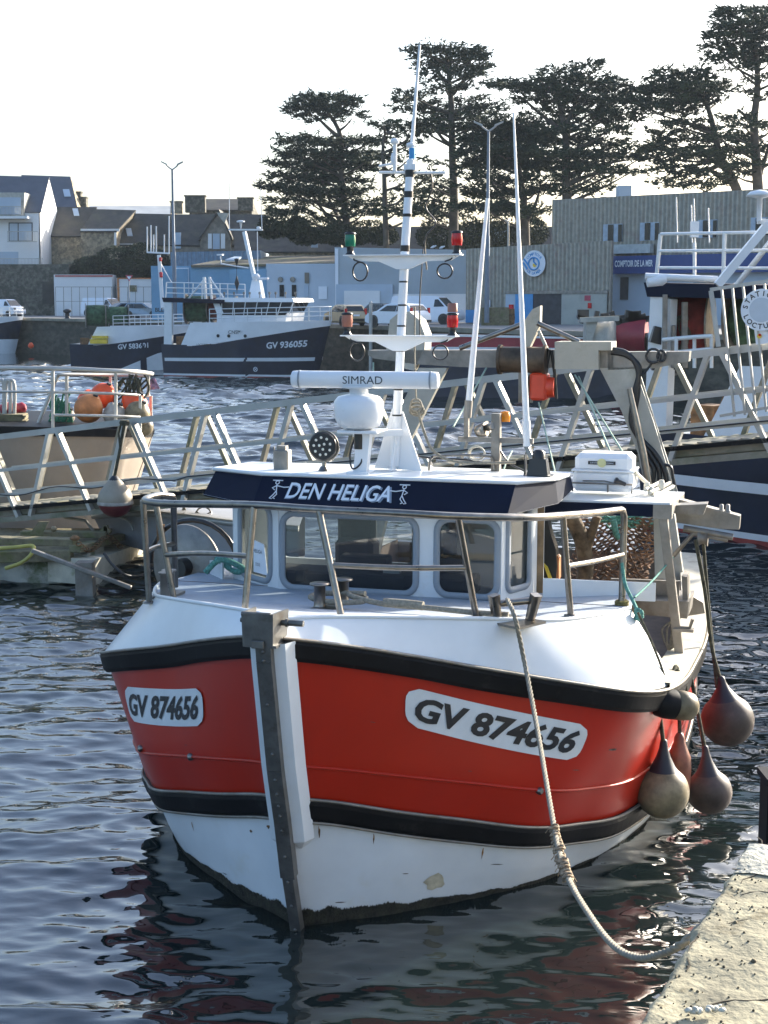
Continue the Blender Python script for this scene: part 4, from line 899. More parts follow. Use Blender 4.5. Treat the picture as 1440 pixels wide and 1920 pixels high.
mb = MB(); mb.poly([g(998, 580), g(1013, 573), g(1012, 610), g(990, 658), g(976, 658), g(984, 600)], (.15, 0, 0)); mb.bar(g(1010, 620), g(1026, 655), .03, .04); mb.build('gantry_crown', M_gbox, ga)
mb = MB(); mb.tube([g(978, 608), g(862, 653)], .035, 8); mb.tube([g(1008, 606), g(1086, 641)], .035, 8); mb.build('brace', M_steel, ga)
mb = MB(); mb.poly([g(724, 656), g(731, 600), g(748, 586), g(768, 584), g(786, 600), g(797, 628), g(796, 656)], (.35, 0, 0)); mb.poly([g(755, 690), g(750, 656), g(795, 656), g(775, 695)], (.2, 0, 0)); mb.build('net_chute_hood', M_fiber, ga)
mb = MB(); mb.box(g(1012, 724), (.3, .22, .36), bev=.03); mb.lathe([(.13, -.07), (.14, 0), (.13, .07)], g(1030, 726), (0, 1, 0), 16); pb = mb.build('hauler_block', M_rbox, ga)
mb = MB(); mb.tube([g(1031, 657), g(1020, 700), g(1016, 745)], .02, 6); mb.tube([g(1034, 657), g(1040, 700), g(1043, 748)], .022, 6); mb.tube([g(1024, 690), g(1030, 655)], .03, 6); mb.build('sling', M_black, ga)
mb = MB(); mb.lathe([(.13, -.03), (.08, -.02), (.08, .02), (.13, .03)], g(988, 720), (0, 1, 0), 14); mb.bar(g(975, 690), g(975, 755), .03, .04); mb.bar(g(996, 690), g(996, 755), .03, .04); mb.build('sheave', M_dsteel, ga)
mb = MB()
for off in (0, 6, 12):
    mb.tube([q for q in cr([g(1146 - off * .0, 655 + off * .5), g(1175, 662 + off * .4), g(1195 + off * .3, 690), g(1196 - off * .5, 735), g(1188 - off * .4, 790), g(1200, 820 + off * .5), g(1228 - off, 850 + off), g(1245 - off * 1.6, 880), g(1250 - off * 2.2, 905)], 8)], .034, 7)
mb.tube([q for q in cr([g(1215, 870), g(1232, 872), g(1256, 874), g(1262, 895), g(1265, 910)], 6)], .02, 6)
ce = g(1226, 667); mb.tube([ce + V((-.06, .09 * math.cos(a / 14 * 2 * PI), .09 * math.sin(a / 14 * 2 * PI))) for a in range(14)], .018, 6, closed=True)
ce = g(1241, 667); mb.tube([ce + V((-.06, .05 * math.cos(a / 14 * 2 * PI), .07 * math.sin(a / 14 * 2 * PI))) for a in range(14)], .018, 6, closed=True)
mb.tube([q for q in cr([g(1222, 680), g(1212, 695), g(1200, 705)], 5)], .015, 6)
mb.build('hydraulic_hose', M_black, ga)
mb = MB(); mb.tube([g(1180, 728, 8.4), g(1206, 850, 8.4), g(1216, 910, 8.4)], [.035, .05, .05], 8); mb.build('hydraulic_ram', M_steel, ga)
mb = MB()
for (x0, y0), (x1, y1), m_ in (((912, 690), (850, 800), 1), ((1010, 755), (1042, 893), 1), ((1078, 703), (1180, 868), 1), ((1085, 706), (1150, 860), 1), ((700, 680), (700, 702), 1)):
    mb.tube([g(x0, y0, 8.5), g(x1, y1, 6.0 if y1 > 780 else 8.4)], .012, 5)
mb.tube([L(*q) for q in cr([tuple(bo_s(960, 846, 5)), tuple(bo_s(948, 870, 4.5)), tuple(bo_s(938, 905, 4.2))], 4)], .01, 5)
mb.build('guy_line', mat('pale_green_cord', (.32, .42, .33), .8, var=.2), ga)
mb = MB()                                            # valve rack on the awning roof
for (x0, y0), (x1, y1) in (((1210, 918), (1240, 903)), ((1218, 924), (1255, 906)), ((1225, 932), (1262, 912)), ((1190, 885), (1215, 908))): mb.tube([L(*bo_s(x0, y0, 4.4)), L(*bo_s(x1, y1, 4.9))], .022, 6)
for px, py in ((1213, 920), (1220, 928), (1240, 916)): mb.lathe([(.03, 0), (.035, .06), (.02, .09)], L(*bo_s(px, py, 4.5)), seg=8)
mb.build('valve_rack', mat('cream_paint', (.62, .57, .46), .5, var=.15, vs_=9), boat)
# pot hauler disc on the left side deck
q = bo_s(352, 1062, 3.4); ce = L(q.x, q.y, q.z); mb = MB()
mb.lathe([(.03, -.03), (.44, -.02), (.45, .0), (.44, .03), (.03, .04)], ce, (-.95, .25, .0), 36); hd = mb.build('hauler_disc', M_dsteel, boat)
mb = MB(); mb.tube([ce + V((.16, (.50) * math.cos(a / 14 * PI), .47 * math.sin(a / 14 * PI))) for a in range(15)], .028, 8); mb.lathe([(.10, 0), (.10, .16)], ce, (-.95, .25, .0), 14); mb.build('disc_guard', M_black, hd)
mb = MB(); mb.bar(ce + V((.1, -.15, -.55)), ce + V((.1, -.15, .25)), .05, .05); mb.bar(ce + V((.1, .35, -.6)), ce + V((.1, .35, .42)), .05, .07); mb.build('disc_support', M_rust, hd)
mb = MB(); mb.tube([L(*p) for p in cr([(2.7, -1.95, 2.32), (2.75, -1.8, 2.45), (2.85, -1.6, 2.35), (2.95, -1.75, 2.3), (3.0, -1.95, 2.42), (3.1, -1.85, 2.3)], 5)], .03, 6); tag(mb.build('rope_coil', M_grope), 'turquoise rope lying on the side deck at the left foot of the wheelhouse', 'rope')
bpy.data.objects['rope_coil'].location = BO; bpy.data.objects['rope_coil'].rotation_euler = (0, 0, BRZ)
# ================================================================== THINGS ON AND AROUND THE RED BOAT
def bw(px, py, s): q = bo_s(px, py, s); return BW(q.x, q.y, q.z)
def ball_fender(label, c, r, top_z, hang, m, capcol, lean=(0, 0), pts=None, name='buoy_fender', group=None):
    t = thing(name, label, 'fender', (c.x, c.y, c.z - r))
    ax = V((lean[0], lean[1], 1)).normalized(); h = top_z - c.z
    prof = [(r * math.cos(a), r * math.sin(a)) for a in [-PI / 2 + k * (PI / 2 + .55) / 14 for k in range(15)]]
    prof = [(r * math.cos(a), r * math.sin(a)) for a in [-PI / 2 + k * (PI / 2 + .68) / 16 for k in range(17)]]; prof += [(r * math.cos(1.0), r * math.sin(1.0))]
    mb = MB(); mb.lathe(prof, c, ax, 28); mb.build('float', m, t)
    l = prof[-1]; mb = MB(); mb.lathe([(r * .56, r * .83), (r * .46, r * .95), (r * .27, r * .88 + (h - r * .88) * .45), (r * .17, r * .88 + (h - r * .88) * .75), (r * .15, h - .02), (r * .12, h + .015), (.01, h + .025)], c, ax, 20); mb.build('neck', capcol, t)
    mb = MB(); e_ = c + ax * h; mb.tube(cr([V(hang[0])] + [V(p) for p in (pts or [])] + [e_ - V((0, 0, .03))], 10), .02, 6)
    if len(hang) > 1: mb.tube(cr([V(hang[1]), (V(hang[1]) + e_) / 2 + V((-.03, 0, -.02)), e_ - V((.04, 0, .1))], 8), .018, 6)
    mb.build('lanyard', M_drope, t); return t
M_bcap = mat('dark_blue_vinyl', (.014, .015, .022), .5, var=.2); M_rcap = mat('dark_purple_vinyl', (.028, .022, .03), .5, var=.2)
FG = 'fenders hanging along the right side of the red boat'
c = bw(1242, 1484, 2.45); sc_px = F / c.y
ball_fender('cream ball fender with black neck hanging against the red hull, nearest of the fenders', c, 52 / sc_px, c.z + 100 / sc_px, [bw(1232, 1300, 2.3)], M_fend, M_bcap, group=FG)
c = bw(1330, 1484, 3.2)
ball_fender('dusky pink ball fender hanging behind the cream ball, just above the water', c, 46 / sc_px, c.z + 92 / sc_px, [bw(1290, 1240, 3.6)], M_fendp, M_rcap, lean=(-.12, 0), pts=[bw(1300, 1290, 3.4)])
c = bw(1364, 1350, 4.5)
ball_fender('large grimy ball fender hanging from long weedy ropes, rightmost of the fenders', c, 51 / (F / c.y), c.z + 84 / (F / c.y), [bw(1304, 1012, 4.5), bw(1318, 1010, 4.7)], M_fendp, M_rcap, lean=(-.18, 0), pts=[bw(1322, 1110, 4.5), bw(1335, 1215, 4.5)])
t = thing('cylinder_fender', 'black and cream cylindrical fender lying across the corner of the rubbing strake', 'fender', bw(1260, 1345, 2.35))
a, b = bw(1226, 1316, 1.98), bw(1303, 1326, 2.25); ax = (b - a).normalized(); ln = (b - a).length; r = .132
mb = MB(); mb.lathe([(.01, ln * .43), (r * .99, ln * .43), (r, ln * .7), (r * .93, ln * .88), (r * .6, ln * .98), (.01, ln)], a, ax, 24); mb.build('float', M_fend, t)
mb = MB(); mb.lathe([(.01, -.05), (r * .55, -.02), (r * .92, ln * .1), (r * 1.01, ln * .25), (r * 1.01, ln * .45)], a, ax, 24); mb.build('sleeve', M_blk, t)
mb = MB(); mb.tube(cr([bw(1108, 1165, 1.75), bw(1160, 1222, 2.0), bw(1212, 1290, 2.2), a + V((0, -.1, -.02))], 8), .014, 6); mb.tube(cr([bw(1196, 1148, 2.3), bw(1222, 1205, 2.28), bw(1244, 1262, 2.25), bw(1243, 1280, 2.2)], 8), .012, 6); mb.build('lanyard', M_drope, t)
t = thing('long_fender', 'small reddish brown elongated fender with an eye at its top, hanging between the ball fenders', 'fender', bw(1274, 1480, 3.0))
c = bw(1273, 1425, 3.0); mb = MB(); mb.lathe([(.02, -.42), (.07, -.40), (.11, -.3), (.118, -.1), (.112, .03), (.08, .11), (.055, .17), (.05, .22), (.03, .26), (.01, .27)], c, (0, 0, 1), 20); mb.build('float', mat('brown_vinyl', (.24, .085, .05), .45, var=.3, vs_=6), t)
mb = MB(); mb.tube(cr([bw(1262, 1262, 2.9), bw(1268, 1250, 3.0), bw(1276, 1275, 3.0), bw(1274, 1300, 3.0), c + V((0, 0, .24))], 8), .02, 6); mb.tube(cr([bw(1268, 1255, 2.9), bw(1283, 1275, 2.9), bw(1287, 1300, 2.9)], 6), .02, 6); mb.build('lanyard', M_drope, t)
# extra lashings at the end of the rail
mb = MB(); mb.tube(cr([bw(1166, 1055, 2.75), bw(1172, 1095, 2.7), bw(1186, 1125, 2.6), bw(1197, 1150, 2.4)], 8), .017, 7)
for k in range(5): p = bw(1196 + (k % 2) * 4, 1146 + 3 * k, 2.4); mb.lathe([(.02, -.03), (.04, 0), (.02, .03)], p, (.3, .2, 1), 8)
mb.tube(cr([bw(1190, 1120, 2.6), bw(1222, 1090, 3.2), bw(1262, 1045, 4.2)], 6), .01, 6)
tag(mb.build('lashing_rope', M_grope), 'frayed green rope tied from the right end of the bow rail', 'rope')
mb = MB()
for k in range(4): p = bw(1166, 1128 + 4 * k, 2.7); mb.tube([p + V((.055 * math.cos(a / 10 * 2 * PI), .055 * math.sin(a / 10 * 2 * PI), .004 * math.sin(a))) for a in range(10)], .014, 6, closed=True)
tag(mb.build('rope_turns', mat('olive_rope', (.20, .16, .05), .9, var=.3, vs_=30)), 'olive rope wound round the foot of the last rail post on the right', 'rope')
# spiral bound wire on the cap rail post
mb = MB(); 
for k in range(4): p0, p1 = bw(1258, 1165, 4.0), bw(1254, 1218, 4.0); mb.tube(cr([p0, (p0 + p1) / 2 + V((-.08 + .05 * k, 0, .05)), p1, (p0 + p1) / 2 + V((.02 + .03 * k, 0, -.02)), p0], 6), .010, 5)
tag(mb.build('hanging_coil', M_rope), 'thin coil of rope hanging inside the bulwark beside the awning post', 'rope')
# mooring rope: cleat -> sag -> pile
mr = [BW(.86, 1.50, 2.6), bw(966, 1160, .62), at(985, 1250, 11.7), at(1008, 1370, 10.9), at(1040, 1555, 9.4), at(1063, 1640, 8.5), at(1105, 1715, 7.6), at(1150, 1772, 6.9), at(1195, 1795, 6.45), at(1240, 1788, 6.1), at(1285, 1765, 5.9), at(1350, 1700, 6.0), V((pp.x - .05, pp.y, 2.55))]
mrc = cr(mr, 14)
t = thing('mooring_line', 'thick grey mooring rope sagging from the foredeck cleat to the near quay', 'mooring rope', mrc[-1])
mb = MB(); n = len(mrc)
for st3 in range(3):                                  # three twisted strands
    pts = []
    tot = 0; prev = mrc[0]
    fine = []
    for k in range(n - 1):
        for j in range(5): fine.append(mrc[k].lerp(mrc[k + 1], j / 5))
    for q in fine:
        tot += (q - prev).length; prev = q; a = tot * 2 * PI / .16 + st3 * 2 * PI / 3
        pts.append(q + V((math.cos(a), math.sin(a) * .6, math.sin(a) * .5)) * .0085)
    mb.tube(pts, .0115, 6)
mb.build('rope', M_rope, t)
mb = MB(); rnd = random.Random(9)
i0 = int(n * .30)
seg = [q for q in mrc if 1548 < (960 - F * (q.y * ST + (q.z - CH) * CT) / (q.y * CT - (q.z - CH) * ST)) < 1650]
for q in seg:
    for k in range(2): q2 = q + V((rnd.uniform(-.006, .006), 0, rnd.uniform(-.02, .02))); mb.tube([q2 + V((.027 * math.cos(a / 10 * 2 * PI), .027 * math.sin(a / 10 * 2 * PI), .012 * math.sin(a))) for a in range(10)], .009, 5, closed=True)
    d = V((rnd.uniform(-1, 1), rnd.uniform(-1, 1), rnd.uniform(-1, .2))).normalized(); mb.tube([q, q + d * .04, q + d * .06 + V((0, 0, -.03))], .003, 4)
mb.build('splice', mat('worn_rope_splice', (.30, .22, .14), .95, var=.4, vs_=40), t)
mb = MB(); mb.tube([BW(*p) for p in cr([(.92, 1.5, 2.46), (.95, 1.2, 2.455), (1.0, .8, 2.46), (1.05, .4, 2.46), (1.08, .12, 2.50), (1.2, .05, 2.50), (1.2, .18, 2.48), (1.05, .2, 2.47), (1.0, -.05, 2.46), (1.1, -.28, 2.47), (1.25, -.2, 2.48), (1.15, .2, 2.52)], 8)], .024, 7)
mb.tube([BW(*p) for p in cr([(1.02, .75, 2.47), (1.03, .6, 2.475), (1.04, .4, 2.475)], 6)], .04, 8)
tag(mb.build('foredeck_rope', M_rope), 'grey rope lying across the foredeck from the bitts to the cleat', 'rope')
# life raft box
q = bo_s(1135, 893, 4.5); t = thing('liferaft_box', 'white moulded life raft case with a yellow disc badge strapped on the awning roof', 'life raft', BW(q.x, q.y, 3.05), BRZ, world=False)
mb = MB(); mb.box((0, 0, .13), (.42, .62, .22), bev=.04); mb.build('base', M_plast, t)
mb = MB(); mb.box((0, 0, .31), (.40, .585, .20), bev=.05); mb.build('lid', M_plast, t)
mb = MB(); mb.box((0, 0, .235), (.45, .64, .02), bev=.006); mb.build('seam', M_plast, t)
mb = MB(); mb.poly([(-.205, .15, .30), (-.205, -.13, .30), (-.205, -.13, .335), (-.205, .15, .335)], (-.004, 0, 0)); mb.build('label_bar', M_letb, t)
mb = MB(); mb.lathe([(.045, 0), (.045, .006)], (-.207, .01, .318), (-1, 0, 0), 20); mb.build('badge', mat('badge_yellow', (.62, .60, .30), .5), t)
for y in (.085, -.075): text_flat('ZODIAC' if y < 0 else 'SURVITEC', (-.2105, y, .317), (0, -1, 0), (0, 0, 1), .014, M_letw, t)
mb = MB(); mb.tube([(-.22, .30, .02), (-.24, .31, .11), (-.24, -.31, .11), (-.22, -.30, .02)], .010, 6); mb.tube([(-.22, -.06, .02), (-.24, -.06, .11)], .01, 6); mb.tube([(-.23, -.16, .11), (-.215, -.02, .135), (-.215, .2, .13)], .007, 5); mb.build('cradle', M_steel, t)
mb = MB(); mb.lathe([(.02, -.08), (.022, 0), (.035, .02), (.03, .04)], (-.26, -.17, .14), (-.3, .9, .4), 10); mb.build('release_handle', M_black, t)
# fishing nets and pot mesh hung under the awning
def lattice(name, label, fn, nu, nv, r, m, cat='net', holes=0.0, seed=1):
    rnd = random.Random(seed); mb = MB()
    G = [[fn(i / nu, j / nv) + V((rnd.uniform(-.008, .008), rnd.uniform(-.02, .02), rnd.uniform(-.008, .008))) for j in range(nv + 1)] for i in range(nu + 1)]
    for i in range(nu + 1):
        for j in range(nv + 1):
            for (a, b) in ((i + 1, j + (1 if (i + j) % 2 == 0 else -1)), (i + 1, j)):
                if a <= nu and 0 <= b <= nv and rnd.random() > holes:
                    mb.bar(G[i][j], G[a][b], r * rnd.uniform(.8, 1.8), r * rnd.uniform(.8, 1.8))
    return tag(mb.build(name, m), label, cat)
def netfn(s):
    def f(u, v):
        x0, y0 = 1062 + 140 * v + 24 * math.sin(v * 9) * 0, 0
        px = 1072 + 155 * u + 12 * math.sin(6 * v); py = 968 + 142 * v + 6 * math.sin(9 * u)
        if v > .7: px = px + (v - .7) * 60 * (1 - u)
        return bw(px, py, s + .35 * math.sin(5 * u + 3 * v))
    return f
lattice('hanging_net', 'rusty brown fishing net bundle hanging under the awning, sun sparkling through its mesh', netfn(6.0), 26, 24, .012, M_net, holes=.06, seed=2)
mb = MB(); rnd = random.Random(4)
for k in range(26):
    x = rnd.uniform(1118, 1200); y = rnd.uniform(966, 985); a = bw(x, y, 5.7); mb.tube(cr([a, a + V((rnd.uniform(.05, .2), 0, rnd.uniform(-.06, .05))), a + V((rnd.uniform(.2, .35), 0, rnd.uniform(-.05, .05)))], 4), .010, 4)
mb.tube([bw(1150, 975, 5.6), bw(1155, 1000, 5.6), bw(1162, 1010, 5.6)], .035, 6)
tag(mb.build('green_twine', M_grope), 'tangle of green twine on top of the hanging net', 'twine')
mb = MB(); a = [bw(1070, 968, 5.5), bw(1090, 1010, 5.5), bw(1098, 1060, 5.5), bw(1092, 1108, 5.5)]; mb.tube(cr(a, 6), [.09] * 19, 8); mb.tube(cr([bw(1120, 968, 5.5), bw(1108, 1005, 5.5), bw(1098, 1040, 5.5)], 6), .05, 6)
tag(mb.build('bundled_net', mat('twisted_net', (.14, .10, .06), .95, var=.5, vs_=6, bump=.8, bs=15)), 'rolled grey brown net hanging like a column left of the mesh', 'net')
t = thing('oilskin', 'dark and yellow oilskin with a red float hanging at the wheelhouse door', 'oilskin', BW(3.5, 1.5, 2.2))
def garment(pts, s, d): 
    mb = MB(); q = [bw(*p, s) for p in pts]; mb.poly(q, V((math.sin(PSI), math.cos(PSI), 0)) * d); return mb
garment([(1014, 968), (1026, 972), (1032, 1000), (1042, 1030), (1044, 1062), (1040, 1106), (1020, 1108), (1012, 1090)], 3.75, .15).build('jacket', mat('black_oilskin', (.02, .02, .018), .5, var=.3), t)
garment([(1018, 1056), (1026, 1064), (1034, 1085), (1037, 1108), (1026, 1104), (1028, 1084)], 3.7, .04).build('bib', M_yel, t)
garment([(1042, 1040), (1048, 1046), (1048, 1085), (1041, 1100)], 3.78, .12).build('float', M_fendo2, t)
# ================================================================== GANGWAY
gA, gB = V(((-60 - 720) / F * 29.8, 29.5, 0)), V(((1500 - 720) / F * 21.8, 21.5, 0))
gd = (gB - gA); gl = gd.length; gdir = gd / gl; gn = V((-gdir.y, gdir.x, 0))
def gz(y0, y1, Y0, Y1, f): return (CH - (y0 - 565) / F * Y0) * (1 - f) + (CH - (y1 - 565) / F * Y1) * f
zt0, zt1 = 2.26, 4.44; zb0, zb1 = .62, 2.86
gw = thing('gangway', 'long silvery aluminium lattice footbridge sloping down to the left behind the red boat', 'gangway', (gA + gB) / 2)
def GP(f, h, off=0.0):                               # h 0 bottom chord .. 1 top chord
    f2 = f; b = zb0 + (zb1 - zb0) * f; t_ = zt0 + (zt1 - zt0) * f
    return gA + gdir * gl * f2 + gn * off + V((0, 0, b + (t_ - b) * h))
rnd = random.Random(8)
for off, shade in ((0, 0), (1.35, 1)):
    mb = MB(); mb.bar(GP(0, 1, off), GP(1, 1, off), .09, .11); mb.build('top_chord', M_alu, gw)
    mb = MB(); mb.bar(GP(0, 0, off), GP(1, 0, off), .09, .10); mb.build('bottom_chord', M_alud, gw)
    for h in (.60, .30): mb = MB(); mb.bar(GP(0, h, off - .05), GP(1, h, off - .05), .035, .065); mb.build('mid_rail', M_alu, gw)
    NP = 9.0; ph = .035 if off == 0 else .075
    for k in range(-1, 10):
        f0 = ph + k / NP
        for (fa, ha, fb, hb) in ((f0, .98, f0 + .047, .02), (f0 + .066, .02, f0 + .098, .98)):
            if fb < 0 or fa > 1: continue
            mb = MB(); mb.bar(GP(fa, ha, off), GP(fb, hb, off), .075, .11, up=gn); mb.build('diagonal', M_alu if off == 0 else M_alud, gw)  # far truss diagonals browner: warm light on the inner side put into the colour
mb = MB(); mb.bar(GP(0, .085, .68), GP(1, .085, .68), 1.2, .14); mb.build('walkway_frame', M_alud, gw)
mb = MB()
n = 75
for k in range(n):
    f = (k + .5) / n; 
    if rnd.random() < .12: continue
    a, b = GP(f - .0052, .155, .0 + rnd.uniform(.0, .06)), GP(f - .0052, .155, 1.3)
    mb.bar(a, b, gl / n * .8, .025)
mb.build('deck_slats', M_alud, gw)
mb = MB(); mb.bar(GP(0, .13, -.03), GP(1, .13, -.03), .05, .07); mb.build('cable_tray', M_blk, gw)
mb = MB(); mb.tube([GP(k / 60, .31 + .03 * math.sin(k * .9) * (k < 20), -.10) for k in range(61)], .012, 5); mb.build('cable', M_black, gw)
# gate panel with the station sign
def gat(px, py): 
    d = ray(px, py); o = V((0, 0, CH)); nn = gn; p0 = gA + gn * (-.12); k = (p0 - o).dot(nn) / d.dot(nn); return o + d * k
gt = thing('gate_panel', 'barred metal gate with a round white station sign on the gangway at the right', 'gate', gat(1400, 785))
mb = MB(); mb.bar(gat(1332, 543), gat(1520, 515), .05, .05); mb.bar(gat(1350, 780), gat(1520, 750), .04, .04); mb.bar(gat(1333, 545), gat(1347, 650), .06, .06); mb.build('frame', M_alu, gt)
for k in range(8):
    mb = MB(); x = 1353 + 20 * k; mb.bar(gat(x, 541 - 3 * k), gat(x + 24, 781 - 3 * k), .03, .045, up=gn); mb.build('bar', M_alu, gt)
mb = MB(); sc0 = gat(1430, 581); mb.lathe([(.30, 0), (.30, .02)], sc0 - gn * .05, -gn, 40); sg_ = mb.build('sign_disc', M_wsign, gt)
mb = MB(); mb.lathe([(.175, .021), (.175, .026)], sc0 - gn * .05, -gn, 32); mb.build('sign_centre', mat('pale_grey_badge', (.50, .56, .62), .5, var=.05), sg_)
def ring_text(s, c, xd, yd, nrm, r, a0, a1, h, m, parent, top=True):
    n = len(s)
    for i, ch in enumerate(s):
        if ch == ' ': continue
        a = math.radians(a0 + (a1 - a0) * i / max(n - 1, 1))
        rad = xd * math.cos(a) + yd * math.sin(a); tan = rad.cross(nrm) * (1 if top else -1)
        up = rad if top else -rad; tx = up.cross(nrm)
        text_flat(ch, c + rad * r + nrm * .004, tx, up, h, m, parent, name='letter', bold=.02)
xd_, yd_ = gdir, V((0, 0, 1)); nr = -gn
ring_text('STATION', sc0 - gn * .072, xd_, yd_, nr, .235, 170, 40, .075, M_letb, sg_); ring_text('LOCTUDY', sc0 - gn * .072, xd_, yd_, nr, .235, 205, 330, .075, M_letb, sg_, top=False)
mb = MB(); mb.poly([gat(1413, 604), gat(1470, 598), gat(1470, 640), gat(1418, 646)], -gn * .015); sp = mb.build('notice_board', M_wsign, gt)
mb = MB(); mb.lathe([(.035, 0), (.035, .01)], gat(1425, 630) - gn * .03, -gn, 12); mb.build('crest', M_yel, sp)
mb = MB(); mb.lathe([(.022, .012), (.022, .016)], gat(1426, 628) - gn * .03, -gn, 6); mb.build('crest_charge', M_redl, sp)
mb = MB()
for k in range(6): p = gat(1420 + 8 * k, 612) - gn * .03; mb.poly([p + gdir * -.018, p + gdir * .018, p + V((0, 0, .05))], -gn * .005)
mb.build('sign_marks', M_letb, sp)
# buoy hung on the gangway
c = GP(0, 0, -.3); c = gat(229, 935)+gn*(-.2); r = 33 / (F / c.y)
t = thing('hanging_buoy', 'big cream buoy with dark red bottom hanging on a chain from the gangway', 'buoy', c - V((0, 0, r)))
mb = MB(); mb.lathe([(r * math.cos(a), r * math.sin(a)) for a in [-.18 + k * (1.0) / 8 for k in range(9)]] + [(r * .52, r * .97), (r * .30, r * 1.18)], c, (0, 0, 1), 28); mb.build('float', mat('dirty_cream_buoy', (.30, .255, .19), .5, var=.12, vs_=3), t)
mb = MB(); mb.lathe([(r * 1.01 * math.cos(a), r * 1.01 * math.sin(a)) for a in [-PI / 2 + k * (PI / 2 - .18) / 8 for k in range(9)]], c, (0, 0, 1), 28); mb.build('painted_bottom', mat('maroon_paint', (.13, .02, .025), .35, var=.2), t)
mb = MB(); mb.lathe([(r * 1.02, -.03), (r * 1.03, .0), (r * 1.0, .03)], c - V((0, 0, r * .15)), (0, 0, 1), 28); mb.build('band', M_fendg, t)
mb = MB(); mb.lathe([(r * .34, r * 1.14), (r * .2, r * 1.33), (r * .12, r * 1.4)], c, (0, 0, 1), 14); mb.build('neck', M_bcap, t)
mb = MB(); tp = gat(240, 792) - gn * .1; e_ = c + V((0, 0, r * 1.38)); mb.tube([e_, e_.lerp(tp, .5) + V((.01, 0, 0)), tp], .03, 6); mb.tube([e_.lerp(tp, .55), e_.lerp(tp, .8) + V((-.07, 0, 0)), tp + V((-.06, 0, 0))], .02, 6); mb.lathe([(.08, -.05), (.1, 0), (.08, .05)], tp, (0, 0, 1), 8); mb.build('chain', M_drope, t)
# ================================================================== PONTOON
def pt(px, py, z): return atz(px, py, z)
po = thing('pontoon', 'weathered timber and concrete float pontoon with mossy beams at the left below the gangway', 'pontoon', (-6.5, 26.5, 0))
Yp = 26.3
mb = MB(); mb.box(((-120 - 720) / F * 26.4 + 2.0 - 1.9, 27.2, .13), (5.0, 1.6, .75)); mb.build('float', M_float, po)
mb = MB(); a, b = at(178, 1055, 26.0), at(283, 1015, 29.0)
mb.poly([at(176, 1098, 25.9), at(176, 1050, 25.9), at(286, 1012, 31.0), at(286, 1062, 31.0)], (-.9, .4, 0)); mb.build('float', mat('pale_float', (.50, .46, .36), .85, var=.15, vs_=3, col2=(.18, .19, .08), mixs=2, thr=.56, soft=.15), po)
mb = MB(); p = at(160, 1075, 25.7); mb.box((p.x, p.y, .1), (.30, .3, .8)); mb.build('fender_post', M_dsteel, po)
def beam(name, a, Ya, b, Yb, w_, h, m): mb = MB(); mb.bar(at(*a, Ya), at(*b, Yb), w_, h, bev=.012); return mb.build(name, m, po)
beam('timber_beam', (-60, 1012), 26.6, (142, 1016), 26.4, .3, .13, M_wood)
beam('timber_beam', (-60, 1045), 26.3, (135, 1040), 26.2, .25, .20, M_wood)
beam('timber_beam', (140, 1030), 26.1, (236, 1004), 29.4, .22, .13, M_wood)
beam('timber_beam', (40, 1000), 27.5, (200, 1002), 27.5, .22, .11, M_wood)
beam('steel_strut', (60, 1032), 25.6, (246, 1102), 25.4, .09, .07, M_dsteel)
mb = MB(); mb.bar(at(190, 1003, 27.6), at(203, 990, 27.6), .12, .16); mb.box(at(199, 998, 27.6), (.07, .12, .26)); mb.build('bracket', M_wood, po)
mb = MB(); mb.box((-8.2, 28.0, .50), (5.6, 2.6, .08)); mb.build('deck', M_wood, po)
mb = MB(); mb.lathe([(.05, 0), (.09, .02), (.09, .05), (.03, .09)], at(140, 1013, 26.2), seg=10); mb.build('bollard', M_rust, po)
mb = MB(); rnd = random.Random(6); P0, P1 = at(148, 1020, 26.0), at(225, 1018, 28.2)
for k in range(18):
    f = k / 17; p = P0.lerp(P1, f) + V((0, 0, -.12 * math.sin(f * PI * 2.2))); mb.tube([p + V((.05 * math.cos(a / 8 * 2 * PI), .02 * math.sin(a / 8 * 2 * PI) * (k % 2), .035 * math.sin(a / 8 * 2 * PI))) for a in range(8)], .013, 5, closed=True)
tag(mb.build('chain', M_rust), 'rusty chain draped over the end of the mossy pontoon', 'chain')
mb = MB(); mb.tube(cr([at(-20, 1030, 26.0), at(30, 1026, 25.9), at(62, 1024, 25.9), at(58, 1040, 25.8), at(40, 1055, 25.8), at(10, 1066, 25.8)], 8), .035, 7); tag(mb.build('yellow_hose', mat('yellow_hose', (.42, .36, .08), .5, var=.1)), 'yellow hose curling over the left pontoon beams', 'hose')
mb = MB(); mb.tube(cr([at(195, 1037, 25.8), at(212, 1060, 25.7), at(235, 1078, 25.7), at(262, 1080, 26), at(285, 1068, 26.5), at(300, 1050, 27)], 8), .03, 6); tag(mb.build('black_hose', M_black), 'black hose hanging in a loop from the pale pontoon float', 'hose')
mb = MB(); p = at(100, 992, 27.2); mb.lathe([(.0, -.05), (.05, -.03), (.06, .02), (.03, .06)], p, (1, 0, -.1), 12)
t = thing('small_fender', 'small round cream fender lying on the pontoon timbers', 'fender', p); mb.build('float', M_fend, t); mb = MB(); mb.poly([at(55, 1002, 27), at(72, 978, 27), at(92, 978, 27), at(80, 1000, 27)], (0, .03, 0)); tag(mb.build('torn_board', M_wood), 'splintered board tilted against the pontoon under the gangway', 'board')
